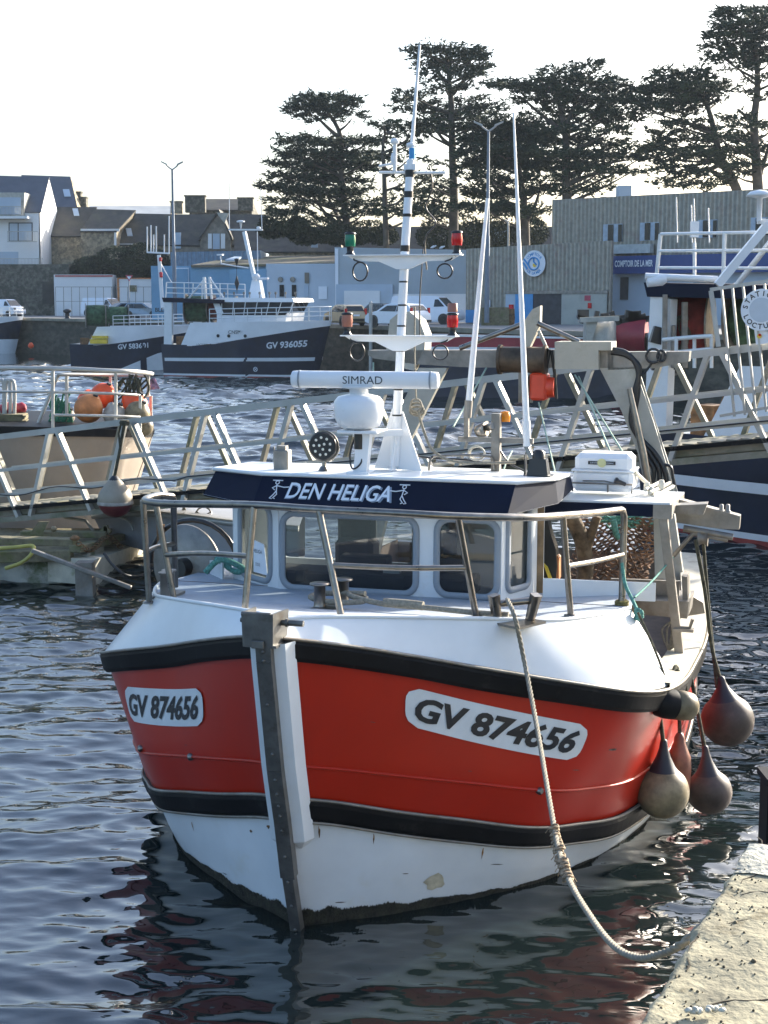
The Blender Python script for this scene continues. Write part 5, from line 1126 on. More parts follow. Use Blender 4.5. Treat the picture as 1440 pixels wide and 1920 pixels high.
# ================================================================== GREY BOAT LEFT (behind the gangway)
def wp(px, py, Y): return at(px, py, Y)
gb = thing('workboat', 'tan grey metal workboat with tubular rail, bow pointing right, carrying orange buoys at the left', 'boat', at(60, 1000, 34))
Yg = 33.5
def side_hull(prof_top, prof_bot, depth, m, name, parent, nb=1):
    mb = MB(); n = len(prof_top)
    f_ = [at(x, y, Y) for x, y, Y in prof_top]; g_ = [at(x, y, Y) for x, y, Y in prof_bot]
    fb = [at(x, y, Y + d) for (x, y, Y), d in zip(prof_top, depth)]; gb_ = [at(x, y, Y + d) for (x, y, Y), d in zip(prof_bot, depth)]
    for i in range(n): fb[i].z = f_[i].z; gb_[i].z = g_[i].z; fb[i].x = f_[i].x + 0.0; gb_[i].x = g_[i].x
    mb.grid([f_, g_], True); mb.grid([g_, gb_], False); mb.grid([gb_, fb], True); mb.grid([fb, f_], False)
    return mb.build(name, m, parent)
side_hull([(-200, 815, 32), (60, 812, 32), (180, 812, 32.2), (240, 813, 32.8), (286, 812, 34.2)], [(-200, 1000, 32.2), (60, 1000, 32.2), (150, 1000, 32.5), (205, 998, 33), (222, 996, 34.2)], [4.4, 4.4, 4.0, 2.8, .15], M_tanh, 'hull', gb)
side_hull([(-200, 796, 31.95), (60, 800, 31.95), (180, 804, 32.15), (240, 806, 32.75), (288, 808, 34.1)], [(-200, 818, 31.95), (60, 818, 31.95), (180, 819, 32.15), (240, 820, 32.7), (284, 820, 34.2)], [4.5, 4.5, 4.1, 2.9, .2], M_blk, 'rubbing_strake', gb)
mb = MB(); mb.tube(cr([at(-200, 689, 32), at(100, 691, 32), at(200, 695, 32.1), at(255, 697, 32.6), at(285, 701, 34)], 6), .05, 8); rl = mb.build('rail', M_alu, gb)
mb = MB(); mb.tube([at(-200, 733, 32), at(98, 735, 32), at(216, 738, 32.1), at(280, 742, 34)], .03, 6); mb.tube([at(98, 778, 32), at(216, 780, 32.1), at(262, 782, 32.8)], .03, 6); mb.build('mid_rail', M_alu, rl)
for x, y0, y1, Y in ((99, 691, 803, 32), (217, 697, 790, 32.2), (278, 700, 742, 33.8), (125, 703, 780, 33.2), (207, 703, 735, 34), (263, 742, 808, 32.9), (283, 742, 780, 34)):
    mb = MB(); mb.bar(at(x, y0, Y), at(x, y1, Y), .06, .06, up=(0, 1, 0)); mb.build('rail_post', M_alu, rl)
mb = MB(); mb.tube(cr([at(68, 802, 33), at(95, 738, 33), at(108, 706, 33), at(122, 702, 33), at(210, 703, 34), at(282, 704, 34.5)], 6), .04, 8); mb.build('inner_rail', M_alu, rl)
mb = MB()
for x in (0, 12): 
    mb.tube(cr([at(x - 4, 795, 33.5), at(x - 4, 722, 33.5), at(x + 2, 713, 33.5), at(x + 7, 722, 33.5), at(x + 7, 790, 33.5)], 5), .04, 7)
mb.tube(cr([at(10, 795, 33.5), at(11, 722, 33.5), at(19, 713, 33.5), at(27, 722, 33.5), at(27, 776, 33.5)], 5), .04, 7); mb.build('davit_hoop', M_alu, gb)
mb = MB(); a = at(22, 786, 33.5)
for k in range(7): mb.box(V((a.x + .02 * (k % 3), a.y, a.z - .10 + .035 * k)), (.62 - .02 * (k % 2), .5, .03), Matrix.Rotation(.06 * (k % 3), 3, 'Z'))
tag(mb.build('board_pile', M_wood), 'stack of grey boards and netting on the deck of the left workboat', 'boards')
BGRP = 'orange and grey buoys heaped in the bow of the workboat'
for (x, y, r, m_, lab, dy) in ((193, 742, 24, M_fendo, 'bright orange buoy on top of the heap in the workboat bow', 0), (166, 766, 27, M_fendo2, 'worn brown orange buoy at the left bottom of the buoy heap', -.5), (165, 752, 20, M_fendo, 'pale red buoy half hidden behind the orange ones', .5), (215, 778, 22, M_fendg, 'dirty grey buoy in the middle of the heap, beside the brown orange one', -.5), (252, 762, 26, M_fendo, 'red orange buoy at the right of the heap, behind a pale one', 0), (258, 776, 24, M_fend, 'pale beige buoy at the right end of the heap', -.5), (270, 800, 18, M_fend, 'low cream buoy in the corner of the workboat bow', -.3), (126, 780, 15, M_fendg, 'small pale grey buoy left of the heap beside green netting', 0)):
    c = at(x, y, 33.6 + dy); rr = r / (F / c.y); t = thing('buoy', lab, 'buoy', c - V((0, 0, rr)), group=BGRP)
    mb = MB(); mb.lathe([(rr * math.cos(a), rr * math.sin(a)) for a in [-PI / 2 + k * (PI - .5) / 14 for k in range(15)]] + [(rr * .22, rr * 1.12)], c, (rnd.uniform(-.6, .9), -.3, .8), 22); mb.build('float', m_, t)
    mb = MB(); mb.lathe([(.03, rr * 1.05), (.06, rr * 1.1), (.05, rr * 1.25)], c, (.5, -.3, .8), 8); mb.build('eye', M_bcap, t)
mb = MB(); rnd = random.Random(12)
for k in range(26):
    a = at(rnd.uniform(222, 276), rnd.uniform(700, 712), 33.6); b = a + V((rnd.uniform(-.25, .15), rnd.uniform(-.2, .2), -rnd.uniform(.25, .75))); mb.tube(cr([a, (a + b) / 2 + V((rnd.uniform(-.15, .15), 0, 0)), b], 5), rnd.uniform(.015, .03), 5)
tag(mb.build('hanging_ropes', M_drope), 'bundle of dark ropes hung over the bow rail above the buoys', 'ropes')
mb = MB()
for k in range(20): a = at(rnd.uniform(90, 125), rnd.uniform(742, 800), 33.4); mb.tube(cr([a, a + V((rnd.uniform(-.1, .1), 0, .12)), a + V((rnd.uniform(-.2, .2), 0, -.2)), a + V((.1, 0, .05))], 4), .022, 5)
tag(mb.build('green_netting', mat('green_netting', (.04, .17, .10), .95, var=.4, vs_=5)), 'heap of green netting by the rail post of the left workboat', 'netting')
mb = MB(); mb.poly([at(280, 712, 34), at(290, 708, 34), at(300, 729, 34), at(281, 731, 34)], (0, .01, 0)); fl = tag(mb.build('flag', mat('faded_flag', (.22, .18, .30), .8, var=.6, vs_=7, col2=(.55, .25, .2), mixs=6)), 'small faded flag at the bow of the left workboat', 'flag')
mb = MB(); 
for k in range(3): mb.lathe([(.01, -.14), (.12, -.12), (.13, .1), (.06, .16)], at(12 + 12 * k, 766, 33.8), (.8, 0, .2), 12)
tag(mb.build('red_floats', M_redh), 'row of dark red floats on the left workboat', 'floats')
# grey inflatable / dinghy
dg = thing('grey_dinghy', 'low grey open boat with console and steering wheel behind the pontoon at the left', 'boat', at(320, 1020, 27.5))
side_hull([(175, 968, 30), (260, 962, 28.5), (340, 968, 27.6), (440, 980, 27.2), (560, 990, 27.0)], [(195, 1010, 30), (260, 1030, 28.5), (340, 1055, 27.6), (440, 1070, 27.2), (560, 1080, 27)], [.2, 1.6, 2.1, 2.2, 2.2], M_grey, 'hull', dg)
mb = MB(); mb.tube(cr([at(175, 968, 30), at(260, 963, 28.5), at(340, 969, 27.6), at(440, 981, 27.2), at(560, 991, 27)], 6), .06, 8); mb.build('gunwale_tube', M_alu, dg)
mb = MB(); p = at(355, 985, 28.4); mb.box((p.x, p.y, p.z), (.35, .3, .55), bev=.03); mb.poly([at(338, 972, 28.3), at(352, 972, 28.3), at(348, 952, 28.5), at(342, 952, 28.5)], (0, .02, 0)); mb.build('console', M_alu, dg)
mb = MB(); p = at(381, 968, 28.1); mb.tube([p + V((.16 * math.cos(a / 14 * 2 * PI), .12 * math.sin(a / 14 * 2 * PI), .16 * math.sin(a / 14 * 2 * PI))) for a in range(14)], .015, 6, closed=True)
for a in (0.5, 2.6, 4.7): mb.tube([p, p + V((.16 * math.cos(a), .12 * math.sin(a), .16 * math.sin(a)))], .012, 5)
mb.tube([p, at(362, 975, 28.4)], .04, 6); mb.build('steering_wheel', M_steel, dg)
mb = MB(); mb.tube(cr([at(208, 966, 29.4), at(240, 976, 28.6), at(250, 995, 28.4)], 4), .025, 6); mb.tube([at(120, 970, 29.4), at(160, 976, 29.2), at(175, 995, 29)], .03, 6); mb.build('frame_tube', M_alu, dg)
# ================================================================== TRAWLERS   local: x towards the bow, -y is the side we see
def trawler(label, loc, rz, Lh=12.5, B=4.6, hullm=None, name='trawler', plat=True, regf=.81, dz=0, dr=1.0, reg='GV 936055', drum=('g', 'r'), stripe=True, scale=1.0, aft=.0, mast=True, wheel=True, wedge=False, ztop=None, boot=True, cn=True, group=None):
    hullm = hullm or M_hnavy
    t = thing(name, label, 'trawler', loc, rz, group, world=False); t.scale = (scale,) * 3
    NS = 24
    def sh(f, h):                                    # f 0 stern..1 bow, h 0 water..1 sheer
        zs = 2.0 + .15 * (1 - f) + 1.75 * max(0, (f - .30) / .70) ** 1.25 if f > .3 else 2.0 + .15 * (1 - f)
        z = zs * h
        fl = f; x = Lh * f
        bw_ = B / 2 * (1 - max(0, (f - .55) / .45) ** 2.8) ** .62 * (.86 + .14 * h) * (.93 + .07 * min(1, f * 6))
        if f > .55: x += (f - .55) / .45 * (h - .5) * 1.0; bw_ *= (.80 + .2 * h + .0)
        return V((x, -bw_, z))
    def P(f, h, sd_=1): p = sh(f, h); return V((p.x, p.y * sd_, p.z))
    def zone(name, h0, h1, m, f0=0.0, f1=1.0, off=.0, n=6, par=t):
        mb = MB()
        for sd_ in (1, -1):
            rows = []
            for k in range(n + 1):
                row = []
                for i in range(NS + 1):
                    f = f0 + (f1 - f0) * i / NS; a = h0(f) if callable(h0) else h0; b = h1(f) if callable(h1) else h1
                    p = P(f, a + (b - a) * k / n, sd_); p.y -= off * sd_; p.x += off * (f > .9); row.append(p)
                rows.append(row)
            mb.grid(rows, True, flip=sd_ < 0)
        return mb.build(name, m, par)
    zs = lambda f: sh(f, 1).z
    hl = zone('hull', -.25, 1, hullm)
    mb = MB(); mb.grid([[P(0, k / 4, -1) for k in range(-1, 5)], [P(0, k / 4, 1) for k in range(-1, 5)]], False); mb.grid([[P(i / NS, .93, 1) for i in range(NS + 1)], [P(i / NS, .93, -1) for i in range(NS + 1)]], False); mb.build('deck', M_deck, t)
    if boot: zone('waterline_band', -.02, lambda f: .20 / zs(f), M_hullw, off=.012, n=1); zone('boot_topping', -.1, lambda f: .07 / zs(f), M_boot, off=.018, n=1)
    if stripe: zone('stripe', lambda f: (1.02 + .1 * f) / zs(f), lambda f: (1.24 + .12 * f) / zs(f), M_hullw, 0.02, .97, .06, 2)
    if wedge: zone('white_wedge', -.05, lambda f: (.1 + 1.35 * min(1, max(0, (f - .38) / .3))) / zs(f), M_hullw, .38, 1, .02, 2)
    f_w = .20
    zb_ = lambda f: 2.05 + 1.35 * max(0, (f - .2) / .8) ** 1.25
    zone('white_bulwark', lambda f: zb_(f) / zs(f), lambda f: (3.55 + .2 * f) / zs(f), M_twhite, f_w + .02, 1.0, .02, 3)
    mb = MB()                                        # slanted aft edge filled in
    for sd_ in (1, -1):
        a = P(f_w + .02, 2.05 / zs(f_w + .02), sd_); b = P(f_w + .02, 3.55 / zs(f_w + .02), sd_); c_ = P(f_w - .06, .9, sd_); a.y -= .02 * sd_; b.y -= .02 * sd_; c_.y -= .02 * sd_; c_.z = a.z; mb = MB(); mb.add([a, b, c_], [[0, 1, 2]]); mb.build('bulwark_wing', M_twhite, t)
    def onside(x, y, f0, z0, off=.05):               # letters along the side
        k = min(f0 + x / Lh, 1); zt_ = zs(k); p = P(k, (z0 + y) / zt_, 1); return V((p.x, p.y - off, p.z))
    if reg:
        text_map(reg, lambda x, y: onside(x, y + x * .06, regf, 2.2 if regf > .7 else 2.0), .45, M_letw, hl, bold=.03, fit=2.5)
    if cn:
        text_map('CNSM', lambda x, y: onside(x, y + x * .03, .51, 3.0, .06), .24, M_letb, hl, fit=.9); text_map('LOCTUDY', lambda x, y: onside(x, y, .29, 2.15, .06), .13, M_letb, hl, fit=.8)
        mb = MB()
        for f in (.40, .47, .575): p = P(f, 2.75 / zs(f)); mb.lathe([(.11, 0), (.11, .03), (.07, .035)], p + V((0, -.03, 0)), (0, -1, 0), 12)
        mb.build('porthole', M_dglass, t)
        mb = MB(); p = onside(0, 0, .62, .55, .04); mb.tube([p + V((.14 * math.cos(a / 12 * 2 * PI), 0, .14 * math.sin(a / 12 * 2 * PI))) for a in range(12)], .025, 5, closed=True); mb.tube([p + V((.1, 0, .1)), p - V((.1, 0, .1))], .02, 4); mb.tube([p + V((.1, 0, -.1)), p - V((.1, 0, -.1))], .02, 4); mb.build('load_mark', M_letw, hl)
    # rail on the bow
    mb = MB(); R_ = []
    for sd_ in (1, -1): R_.append([V((P(f, 1, sd_).x, P(f, 1, sd_).y, 4.4 + .25 * f)) for f in [.34 + .66 * i / 16 for i in range(17)]])
    path = R_[0] + R_[1][::-1]
    for dz in (0, -.3, -.6): mb.tube([p + V((0, 0, dz)) for p in path], .03, 5)
    for p in path[::2]: mb.tube([p, p - V((0, 0, .95))], .03, 5)
    mb.build('bow_rail', M_white, t)
    if wheel:
        x0, x1, y0, z0 = Lh * .36, Lh * .80, B * .36, 2.9
        mb = MB(); mb.poly([(x0, -y0, 2.0), (x1 - .3, -y0 * .85, 2.0), (x1 + .1, -y0 * .8, 4.25), (x0, -y0, 4.25)], (0, 2 * y0 * .9, 0)); mb.poly([(x0 - .5, -y0 - .2, 4.95), (x1 + .7, -y0 * .95, 4.95), (x1 + .6, -y0 * .95, 5.2), (x0 + .2, -y0 - .15, 5.25)], (0, 2 * y0 + .1, 0))
        mb.poly([(x0, -y0 - .01, 4.2), (x0 + .5, -y0 - .01, 4.2), (x0 + .15, -y0 - .01, 5.0), (x0 - .3, -y0 - .01, 5.0)], (0, 2 * y0, 0)); wh_ = mb.build('wheelhouse', M_twhite, t)
        mb = MB(); mb.poly([(x0 + .3, -y0 - .0, 4.10), (x1 + .0, -y0 * .82, 4.10), (x1 + .55, -y0 * .86, 4.95), (x0 + .2, -y0 - .0, 4.95)], (0, 2 * y0 * .84, 0)); mb.build('window_band', M_dglass, wh_)
        for k in range(7):
            mb = MB(); x = x0 + .35 + (x1 - x0 - .1) * k / 6; f = k / 6; yy = -y0 - .03 + .17 * y0 * f; mb.bar((x, yy, 4.08), (x + .3 * f + .05, yy - .0, 4.95), .05, .04, up=(0, 1, 0)); mb.build('window_post', M_white, wh_)
    # stern gantry, platform and net drums
    gx = .35
    for y in (-B * .46, B * .46):
        mb = MB(); mb.poly([(gx - .15, y, 2.0), (gx + .45, y, 2.0), (gx + .5, y, 4.9), (gx - .05, y, 5.0)], (0, .22, 0)); mb.build('gantry_post', M_white, t)
    mb = MB(); mb.poly([(gx - .2, -B * .47, 5.25), (gx - .1, -B * .47, 4.95), (Lh * .42, -B * .44, 4.85), (Lh * .42, -B * .44, 5.1)], (0, B * .92, 0)); mb.build('platform', M_navy, t)
    xa, xb = gx, Lh * .40
    for y in (-B * .44, B * .40):
        mb = MB()
        for dz in (.35, .7, 1.05): mb.tube([(xa + .1, y, 5.2 + dz), (xb, y, 5.1 + dz)], .035, 5)
        for k in range(4): x = xa + .1 + (xb - xa - .1) * k / 3; mb.tube([(x - .1 * (k == 0), y, 5.15), (x, y, 6.25 - .1 * k / 3)], .045, 5)
        mb.build('platform_rail', M_white, t)
    mb = MB()
    for y in (-B * .2,):
        mb.tube([(xa + 1.1, y, 5.1), (xa + 2.4, y, 6.5)], .07, 6); mb.tube([(xb - .2, y, 5.1), (xa + 2.8, y, 6.5)], .07, 6)
        mb.bar((xa + 2.45, y, 5.0), (xa + 2.35, y, 6.6), .16, .2, up=(0, 1, 0)); mb.bar((xa + 2.9, y, 5.0), (xa + 2.75, y, 6.6), .12, .2, up=(0, 1, 0))
    mb.build('derrick', M_white, t)
    for k, (x, r_, m_) in enumerate(((1.9, .95 * dr, M_drumg if drum[0] == 'g' else M_drumr), (3.6, .8, M_drumr if drum[1] == 'r' else M_drumg))):
        mb = MB(); mb.lathe([(.2, -.9), (r_ * .9, -.88), (r_ * .93, 0), (r_ * .9, .88), (.2, .9)], (x, 0, 3.45 + dz), (1, .25, 0), 20); d_ = mb.build('net_drum', m_, t)
        mb = MB(); 
        for q in (-.95, .95): mb.lathe([(r_ + .08, -.03), (r_ + .08, .03)], V((x, 0, 3.45 + dz)) + V((1, .25, 0)).normalized() * q, (1, .25, 0), 24)
        mb.build('drum_flange', M_dsteel, d_)
    mb = MB(); mb.lathe([(.1, -.75), (.36, -.7), (.40, 0), (.36, .7), (.1, .75)], (Lh * .345, -B * .40, 3.0), (1, 0, 0), 14); mb.build('liferaft_canister', M_plast, t)
    mb = MB(); mb.box((1.0, -B * .2, 2.3), (.6, .7, .7)); mb.box((1.9, -B * .1, 2.2), (.8, .9, .5)); mb.tube([(1.4, -B * .3, 2.0), (1.7, -B * .3, 2.9), (2.1, -B * .25, 2.4)], .06, 6); mb.box((2.9, -B*.3, 2.25), (.5, .4, .6)); mb.build('deck_winch', M_rust, t)
    if mast:
        x = Lh * .52; mb = MB(); mb.poly([(x - .1, -.3, 5.15), (x + .95, -.3, 5.15), (x + .62, -.1, 6.4), (x + .1, -.1, 6.4)], (0, .5, 0)); mb.bar((x + .3, 0, 6.3), (x - .45, 0, 9.6), .22, .26, up=(0, 1, 0)); ms_ = mb.build('mast', M_plast, t)
        mb = MB(); mb.bar((x - 1.6, 0, 9.75), (x + .9, 0, 9.7), .08, .1); mb.tube([(x - 1.55, 0, 9.7), (x - 1.5, 0, 12.8)], .025, 5); mb.tube([(x + .85, 0, 9.7), (x + .78, 0, 12.4)], .025, 5); mb.lathe([(.03, 0), (.1, .4), (.28, .42), (.28, .5), (.1, .55)], (x - .7, 0, 9.8), seg=10); mb.lathe([(.14, 0), (.15, .12), (.05, .18)], (x + .6, 0, 9.75), seg=10)
        mb.tube([(x - .2, 0, 7.2), (x - 2.2, 0, 7.5), (x - 2.25, 0, 8.0)], .05, 5); mb.box((x - 2.25, 0, 8.1), (.4, .3, .1)); mb.tube([(x + .5, 0, 7.0), (x + .5, 0, 9.6)], .03, 5); mb.build('aerial', M_plast, ms_)
        mb = MB(); mb.box((x + .85, -.2, 6.5), (1.0, .35, .14), bev=.04); mb.lathe([(.25, 0), (.3, .1), (.15, .28)], (x + .45, -.2, 6.55), seg=12); mb.build('radar', M_plast, ms_)
        mb = MB(); mb.lathe([(.02, 0), (.17, .5), (.03, 1.0)], (x - 1.05, 0, 5.7), seg=8) ; mb.lathe([(.02, 0), (.17, .5), (.17, .51), (.02, .55)], (x - 1.05, 0, 7.3), seg=8); mb.tube([(x - 1.05, 0, 5.5), (x - 1.05, 0, 7.5)], .02, 4); mb.build('day_shape', M_black, ms_)
        mb = MB()
        for k in range(9): mb.lathe([(.03, 0), (.03, .25), (.08, .27), (.07, .42)], (Lh * .40 + k * .62, -B * .3 + .2 * (k % 3), 5.2), seg=7)
        mb.build('roof_lamp', M_dsteel, t)
    if not plat:
        for ch in list(t.children):
            if ch.name.split('.')[0] in ('platform', 'platform_rail', 'derrick', 'gantry_post', 'liferaft_canister'): bpy.data.objects.remove(ch, do_unlink=True)
    return t
def q3(x, y, Y): p = at(x, y, Y); return V((p.x, p.y, 0))
rzn = math.radians(-20)
trawler('navy trawler with white stripe and GV 936055 on its bow at the far quay', q3(331, 700, 103), rzn, Lh=11.0)
# the second trawler, stern to the left, partly behind the first
trawler('smaller navy trawler with a white waterline wedge, stern left, partly behind the GV 936055 one', q3(143, 690, 112), math.radians(-2), Lh=11.0, reg='GV 583601', regf=.485, dz=.55, drum=('g', 'g'), stripe=False, wedge=True, boot=False, cn=False, wheel=False, mast=False, scale=.88, plat=False)
tb = thing('aerial_mast', 'cluster of thin whip aerials on a white mast above the second trawler', 'mast', at(300, 560, 112))
mb = MB(); mb.bar(at(305, 580, 112), at(298, 478, 112), .25, .25, up=(0, 1, 0)); mb.bar(at(276, 473, 112), at(318, 475, 112), .12, .12)
for x, y in ((276, 425), (283, 422), (288, 440), (293, 424), (308, 440), (317, 405)): mb.tube([at(x, 474, 112), at(x, y, 112)], .05, 4)
mb.tube([at(302, 495, 112), at(322, 530, 112)], .03, 4); mb.build('pole', M_plast, tb)
mb = MB(); mb.lathe([(.1, 0), (.12, .25), (.05, .3)], at(301, 490, 111.8), seg=8); mb.lathe([(.12, 0), (.14, .35), (.05, .4)], at(302, 520, 111.8), seg=8); mb.build('light', M_redl, tb)
text_flat('BLEI', at(300, 581, 109.0), (1, 0, .0), (0, 0, 1), .30, M_letb, tb, bold=.02, fit=.7)
tb = thing('fish_crate', 'yellow crates on the stern of the second trawler', 'crate', at(186, 645, 110)); mb = MB(); a = at(186, 640, 109.6); mb.box(a, (1.2, .8, .32)); mb.box(a + V((.1, 0, .3)), (1.1, .8, .2)); mb.build('body', M_yel, tb)
# left one: only its bow enters the picture
trawler('black and white fishing boat whose bow alone enters the picture at the left border', q3(-130, 663, 147), math.radians(-8), Lh=9.6, B=4.2, reg='', stripe=False, wedge=True, boot=False, cn=False, scale=.95, mast=False, wheel=False, plat=False)
mb = MB(); c = at(58, 648, 138); mb.lathe([(.01, -.3), (.25, -.15), (.28, .05), (.1, .28)], c, seg=12); t = thing('red_buoy', 'small red buoy floating beside the bow at the far left', 'buoy', c); mb.build('float', M_fendo, t)
# the large trawler on the right
trawler('large navy and white trawler with red waterline behind the gangway at the right border', q3(1313, 1000, 34.6), math.radians(-50), Lh=13.5, B=5.0, scale=1.03, reg='', drum=('g', 'r'), dr=.72)
mb = MB(); mb.tube([at(1210, 518, 31), at(1345, 524, 31)], .07, 8); mb.lathe([(.1, 0), (.13, .3), (.08, .4)], at(1213, 530, 31), (1, 0, .2), 10); t = thing('derrick_boom', 'white tubular boom lying across the top of the right trawler', 'boom', at(1260, 521, 31)); mb.build('boom', M_plast, t)
mb = MB(); mb.bar(at(1345, 535, 30.5), at(1440, 420, 30.5), .16, .16); mb.bar(at(1420, 415, 30.5), at(1500, 415, 30.5), .1, .1); mb.lathe([(.05, 0), (.06, .45), (.28, .5), (.2, .58), (.02, .62)], at(1423, 415, 30.4), seg=12)
t = thing('mast_stay', 'white slanting mast stay with a mushroom aerial at the right border', 'mast', at(1380, 535, 30.5)); mb.build('pole', M_plast, t)
dg_ = thing('deck_gear', 'winch, steel posts, hoses and dark red drum on the stern of the right trawler', 'deck gear', at(1270, 700, 33))
mb = MB(); mb.lathe([(.2, -.4), (.62, -.38), (.66, 0), (.62, .38), (.2, .4)], at(1296, 606, 33.4), (1, -.4, 0), 22); mb.build('net_drum', M_drumr, dg_)
mb = MB()
for q_ in (-.42, .42): mb.lathe([(.7, -.02), (.7, .02)], at(1296, 606, 33.4) + V((1, -.4, 0)).normalized() * q_, (1, -.4, 0), 22)
mb.build('drum_flange', M_dsteel, dg_)
for x, y0, y1, w_ in ((1246, 552, 655, .1), (1283, 566, 690, .12), (1262, 610, 690, .08)):
    mb = MB(); mb.bar(at(x, y1, 32.4), at(x + 1, y0, 32.4), w_, w_, up=(0, 1, 0), bev=.01); mb.build('post', M_dsteel, dg_)
mb = MB(); rnd = random.Random(41)
for k in range(15):
    p = at(rnd.uniform(1228, 1275), rnd.uniform(625, 690), 33 + rnd.uniform(-.3, .5))
    if k % 3: mb.box(p, (rnd.uniform(.1, .35), .3, rnd.uniform(.1, .4)), Matrix.Rotation(rnd.uniform(-.5, .5), 3, 'Y'), bev=.01)
    else: mb.lathe([(.05, -.15), (.16, -.13), (.16, .13), (.05, .15)], p, (rnd.uniform(-1, 1), -.4, .2), 12)
mb.build('winch', M_black, dg_)
mb = MB()
for k in range(9): a = at(rnd.uniform(1240, 1285), rnd.uniform(570, 600), 32.8); mb.tube(cr([a, a + V((rnd.uniform(-.2, .2), 0, -.4)), a + V((rnd.uniform(-.25, .25), 0, -.9)), a + V((rnd.uniform(-.2, .2), 0, -1.3))], 5), .022, 5)
mb.build('hose', M_drope, dg_)
mb = MB(); mb.tube([at(1243, 637, 32), at(1300, 632, 31.6), at(1336, 630, 31.3)], .045, 6); mb.tube([at(1268, 660, 32), at(1336, 654, 31.3)], .04, 6)
for x in (1268, 1302, 1334): mb.tube([at(x, 634, 31.7), at(x, 690, 31.7)], .04, 6)
mb.build('guard_rail', M_white, dg_)
mb = MB()
for x, y0 in ((1270, 370), (1303, 372), (1298, 384), (1330, 390)): mb.tube([at(x, 455, 34), at(x - 2, y0, 34)], .015, 5)
mb.box(at(1302, 430, 34), (.18, .12, .35)); mb.tube([at(1302, 455, 34), at(1302, 520, 34)], .04, 6); t = thing('whip_aerials', 'thin white whip aerials standing above the rail of the right trawler', 'aerial', at(1302, 520, 34)); mb.build('aerial', M_plast, t)
# crimson trawler behind the gantry
rt = thing('crimson_boat', 'long crimson hulled fishing boat moored at the far quay behind the gantry', 'fishing boat', at(950, 730, 78))
mb = MB(); top_ = [at(x, y, 78) for x, y in ((735, 628), (880, 630), (1100, 636), (1240, 640))]; bot = [V((p.x, p.y, -.1)) for p in top_]; bot[0].x += .8
mb.poly(top_ + bot[::-1], (0, 4.5, 0)); 
wl = mb.build('hull', M_hnavy, rt)
mb = MB(); mb.poly([at(733, 627, 77.9), at(1242, 637, 77.9), at(1242, 656, 77.9), at(738, 652, 77.9)], (0, .2, 0)); mb.build('bulwark', M_redh, rt)
mb = MB(); mb.bar(at(735, 652, 77.8), at(1242, 657, 77.8), .12, .14); mb.bar(at(735, 627, 77.9), at(1242, 637, 77.9), .08, .1); mb.build('stripe', M_hullw, rt)
mb = MB(); mb.poly([at(1098, 660, 76), at(1100, 600, 76), at(1122, 598, 76), at(1112, 632, 76), at(1108, 660, 76)], (0, 1.2, 0)); mb.bar(at(1088, 600, 76), at(1160, 597, 76), .4, .25); mb.lathe([(1.05, -.5), (1.05, .3), (.2, .4)], at(1138, 640, 77), (1, -.5, 0), 18); mb.build('net_drum', M_fiber, rt)
mb = MB(); mb.lathe([(.95, -1.1), (1.0, 0), (.95, 1.1)], at(1172, 630, 78), (1, -.3, 0), 18); mb.build('red_drum', M_redh, rt)
mb = MB(); rnd = random.Random(21)
for k in range(26): p = at(rnd.uniform(1090, 1210), rnd.uniform(588, 606), 77.5); mb.box(p, (rnd.uniform(.2, .7), .4, rnd.uniform(.15, .5)), Matrix.Rotation(rnd.uniform(-.4, .4), 3, 'Y'))
mb.bar(at(1120, 597, 77.6), at(1210, 594, 77.6), .3, .25); mb.build('deck_gear', M_black, rt)
for x, y0, y1 in ((1256, 600, 640), (1283, 565, 640), (1245, 560, 625)):
    pass
# ================================================================== VEHICLES   local: x forward, y left, z up, ground 0
def car(label, loc, rz, body, prof, W_=1.75, H_=1.45, wheels=(.75, 3.3), wr=.31, glass=None, cat='car', name='parked_car', rear=True, dark=M_dglass, group='cars parked on the far quay', lights=True):
    """prof: list of (x,z) outline, glass: list of side window polygons"""
    t = thing(name, label, cat, loc, rz, group, world=False)
    mb = MB(); n = len(prof); zs_ = max(p[1] for p in prof)
    rows = []
    for y, k in ((-W_ / 2, 0), (-W_ / 2 * .98, 1), (W_ / 2 * .98, 1), (W_ / 2, 0)):
        rows.append([V((x * (1 - .0), y * (1 - .16 * max(0, (z - .85) / .6)), z - (.03 if not k and z > 1 else 0))) for x, z in prof])
    for a, b in zip(rows, rows[1:]):
        aa, bb = a + [a[0]], b + [b[0]]; mb.grid([aa, bb], True)
    mb.add(rows[0], [list(range(n))]); mb.add(rows[-1], [list(range(n))[::-1]])
    bd = mb.build('body', body, t)
    def sidep(x, z, s_): return V((x, s_ * (W_ / 2 * (1 - .16 * max(0, (z - .85) / .6)) + .012), z))
    for g_ in (glass or []):
        for s_ in (-1, 1):
            mb = MB(); pts = [sidep(x, z, s_) for x, z in g_]; mb.poly(pts, (0, -s_ * .02, 0)); mb.build('side_window', dark, t)
    for x in wheels:
        for s_ in (-1, 1):
            c_ = V((x, s_ * (W_ / 2 - .09), wr)); mb = MB(); mb.lathe([(wr * .6, -.10), (wr, -.09), (wr, .09), (wr * .6, .10)], c_, (0, s_, 0), 20); wv = mb.build('wheel', M_tyre, t)
            mb = MB(); mb.lathe([(wr * .62, .085), (wr * .55, .07), (.05, .09), (.01, .10)], c_, (0, s_, 0), 12); mb.build('rim', M_alu, wv)
            mb = MB(); mb.lathe([(wr + .06, .0), (wr + .06, .10)], c_ - V((0, s_ * .005, -.02)), (0, s_, 0), 20); mb.build('wheel_arch', M_black, t)
    return t, sidep
hatch = [(0, .3), (.0, .62), (.04, .95), (.16, 1.0), (.42, 1.36), (.7, 1.45), (1.9, 1.46), (2.25, 1.40), (2.95, .98), (3.75, .82), (3.95, .62), (3.98, .3), (3.6, .2), (.3, .2)]
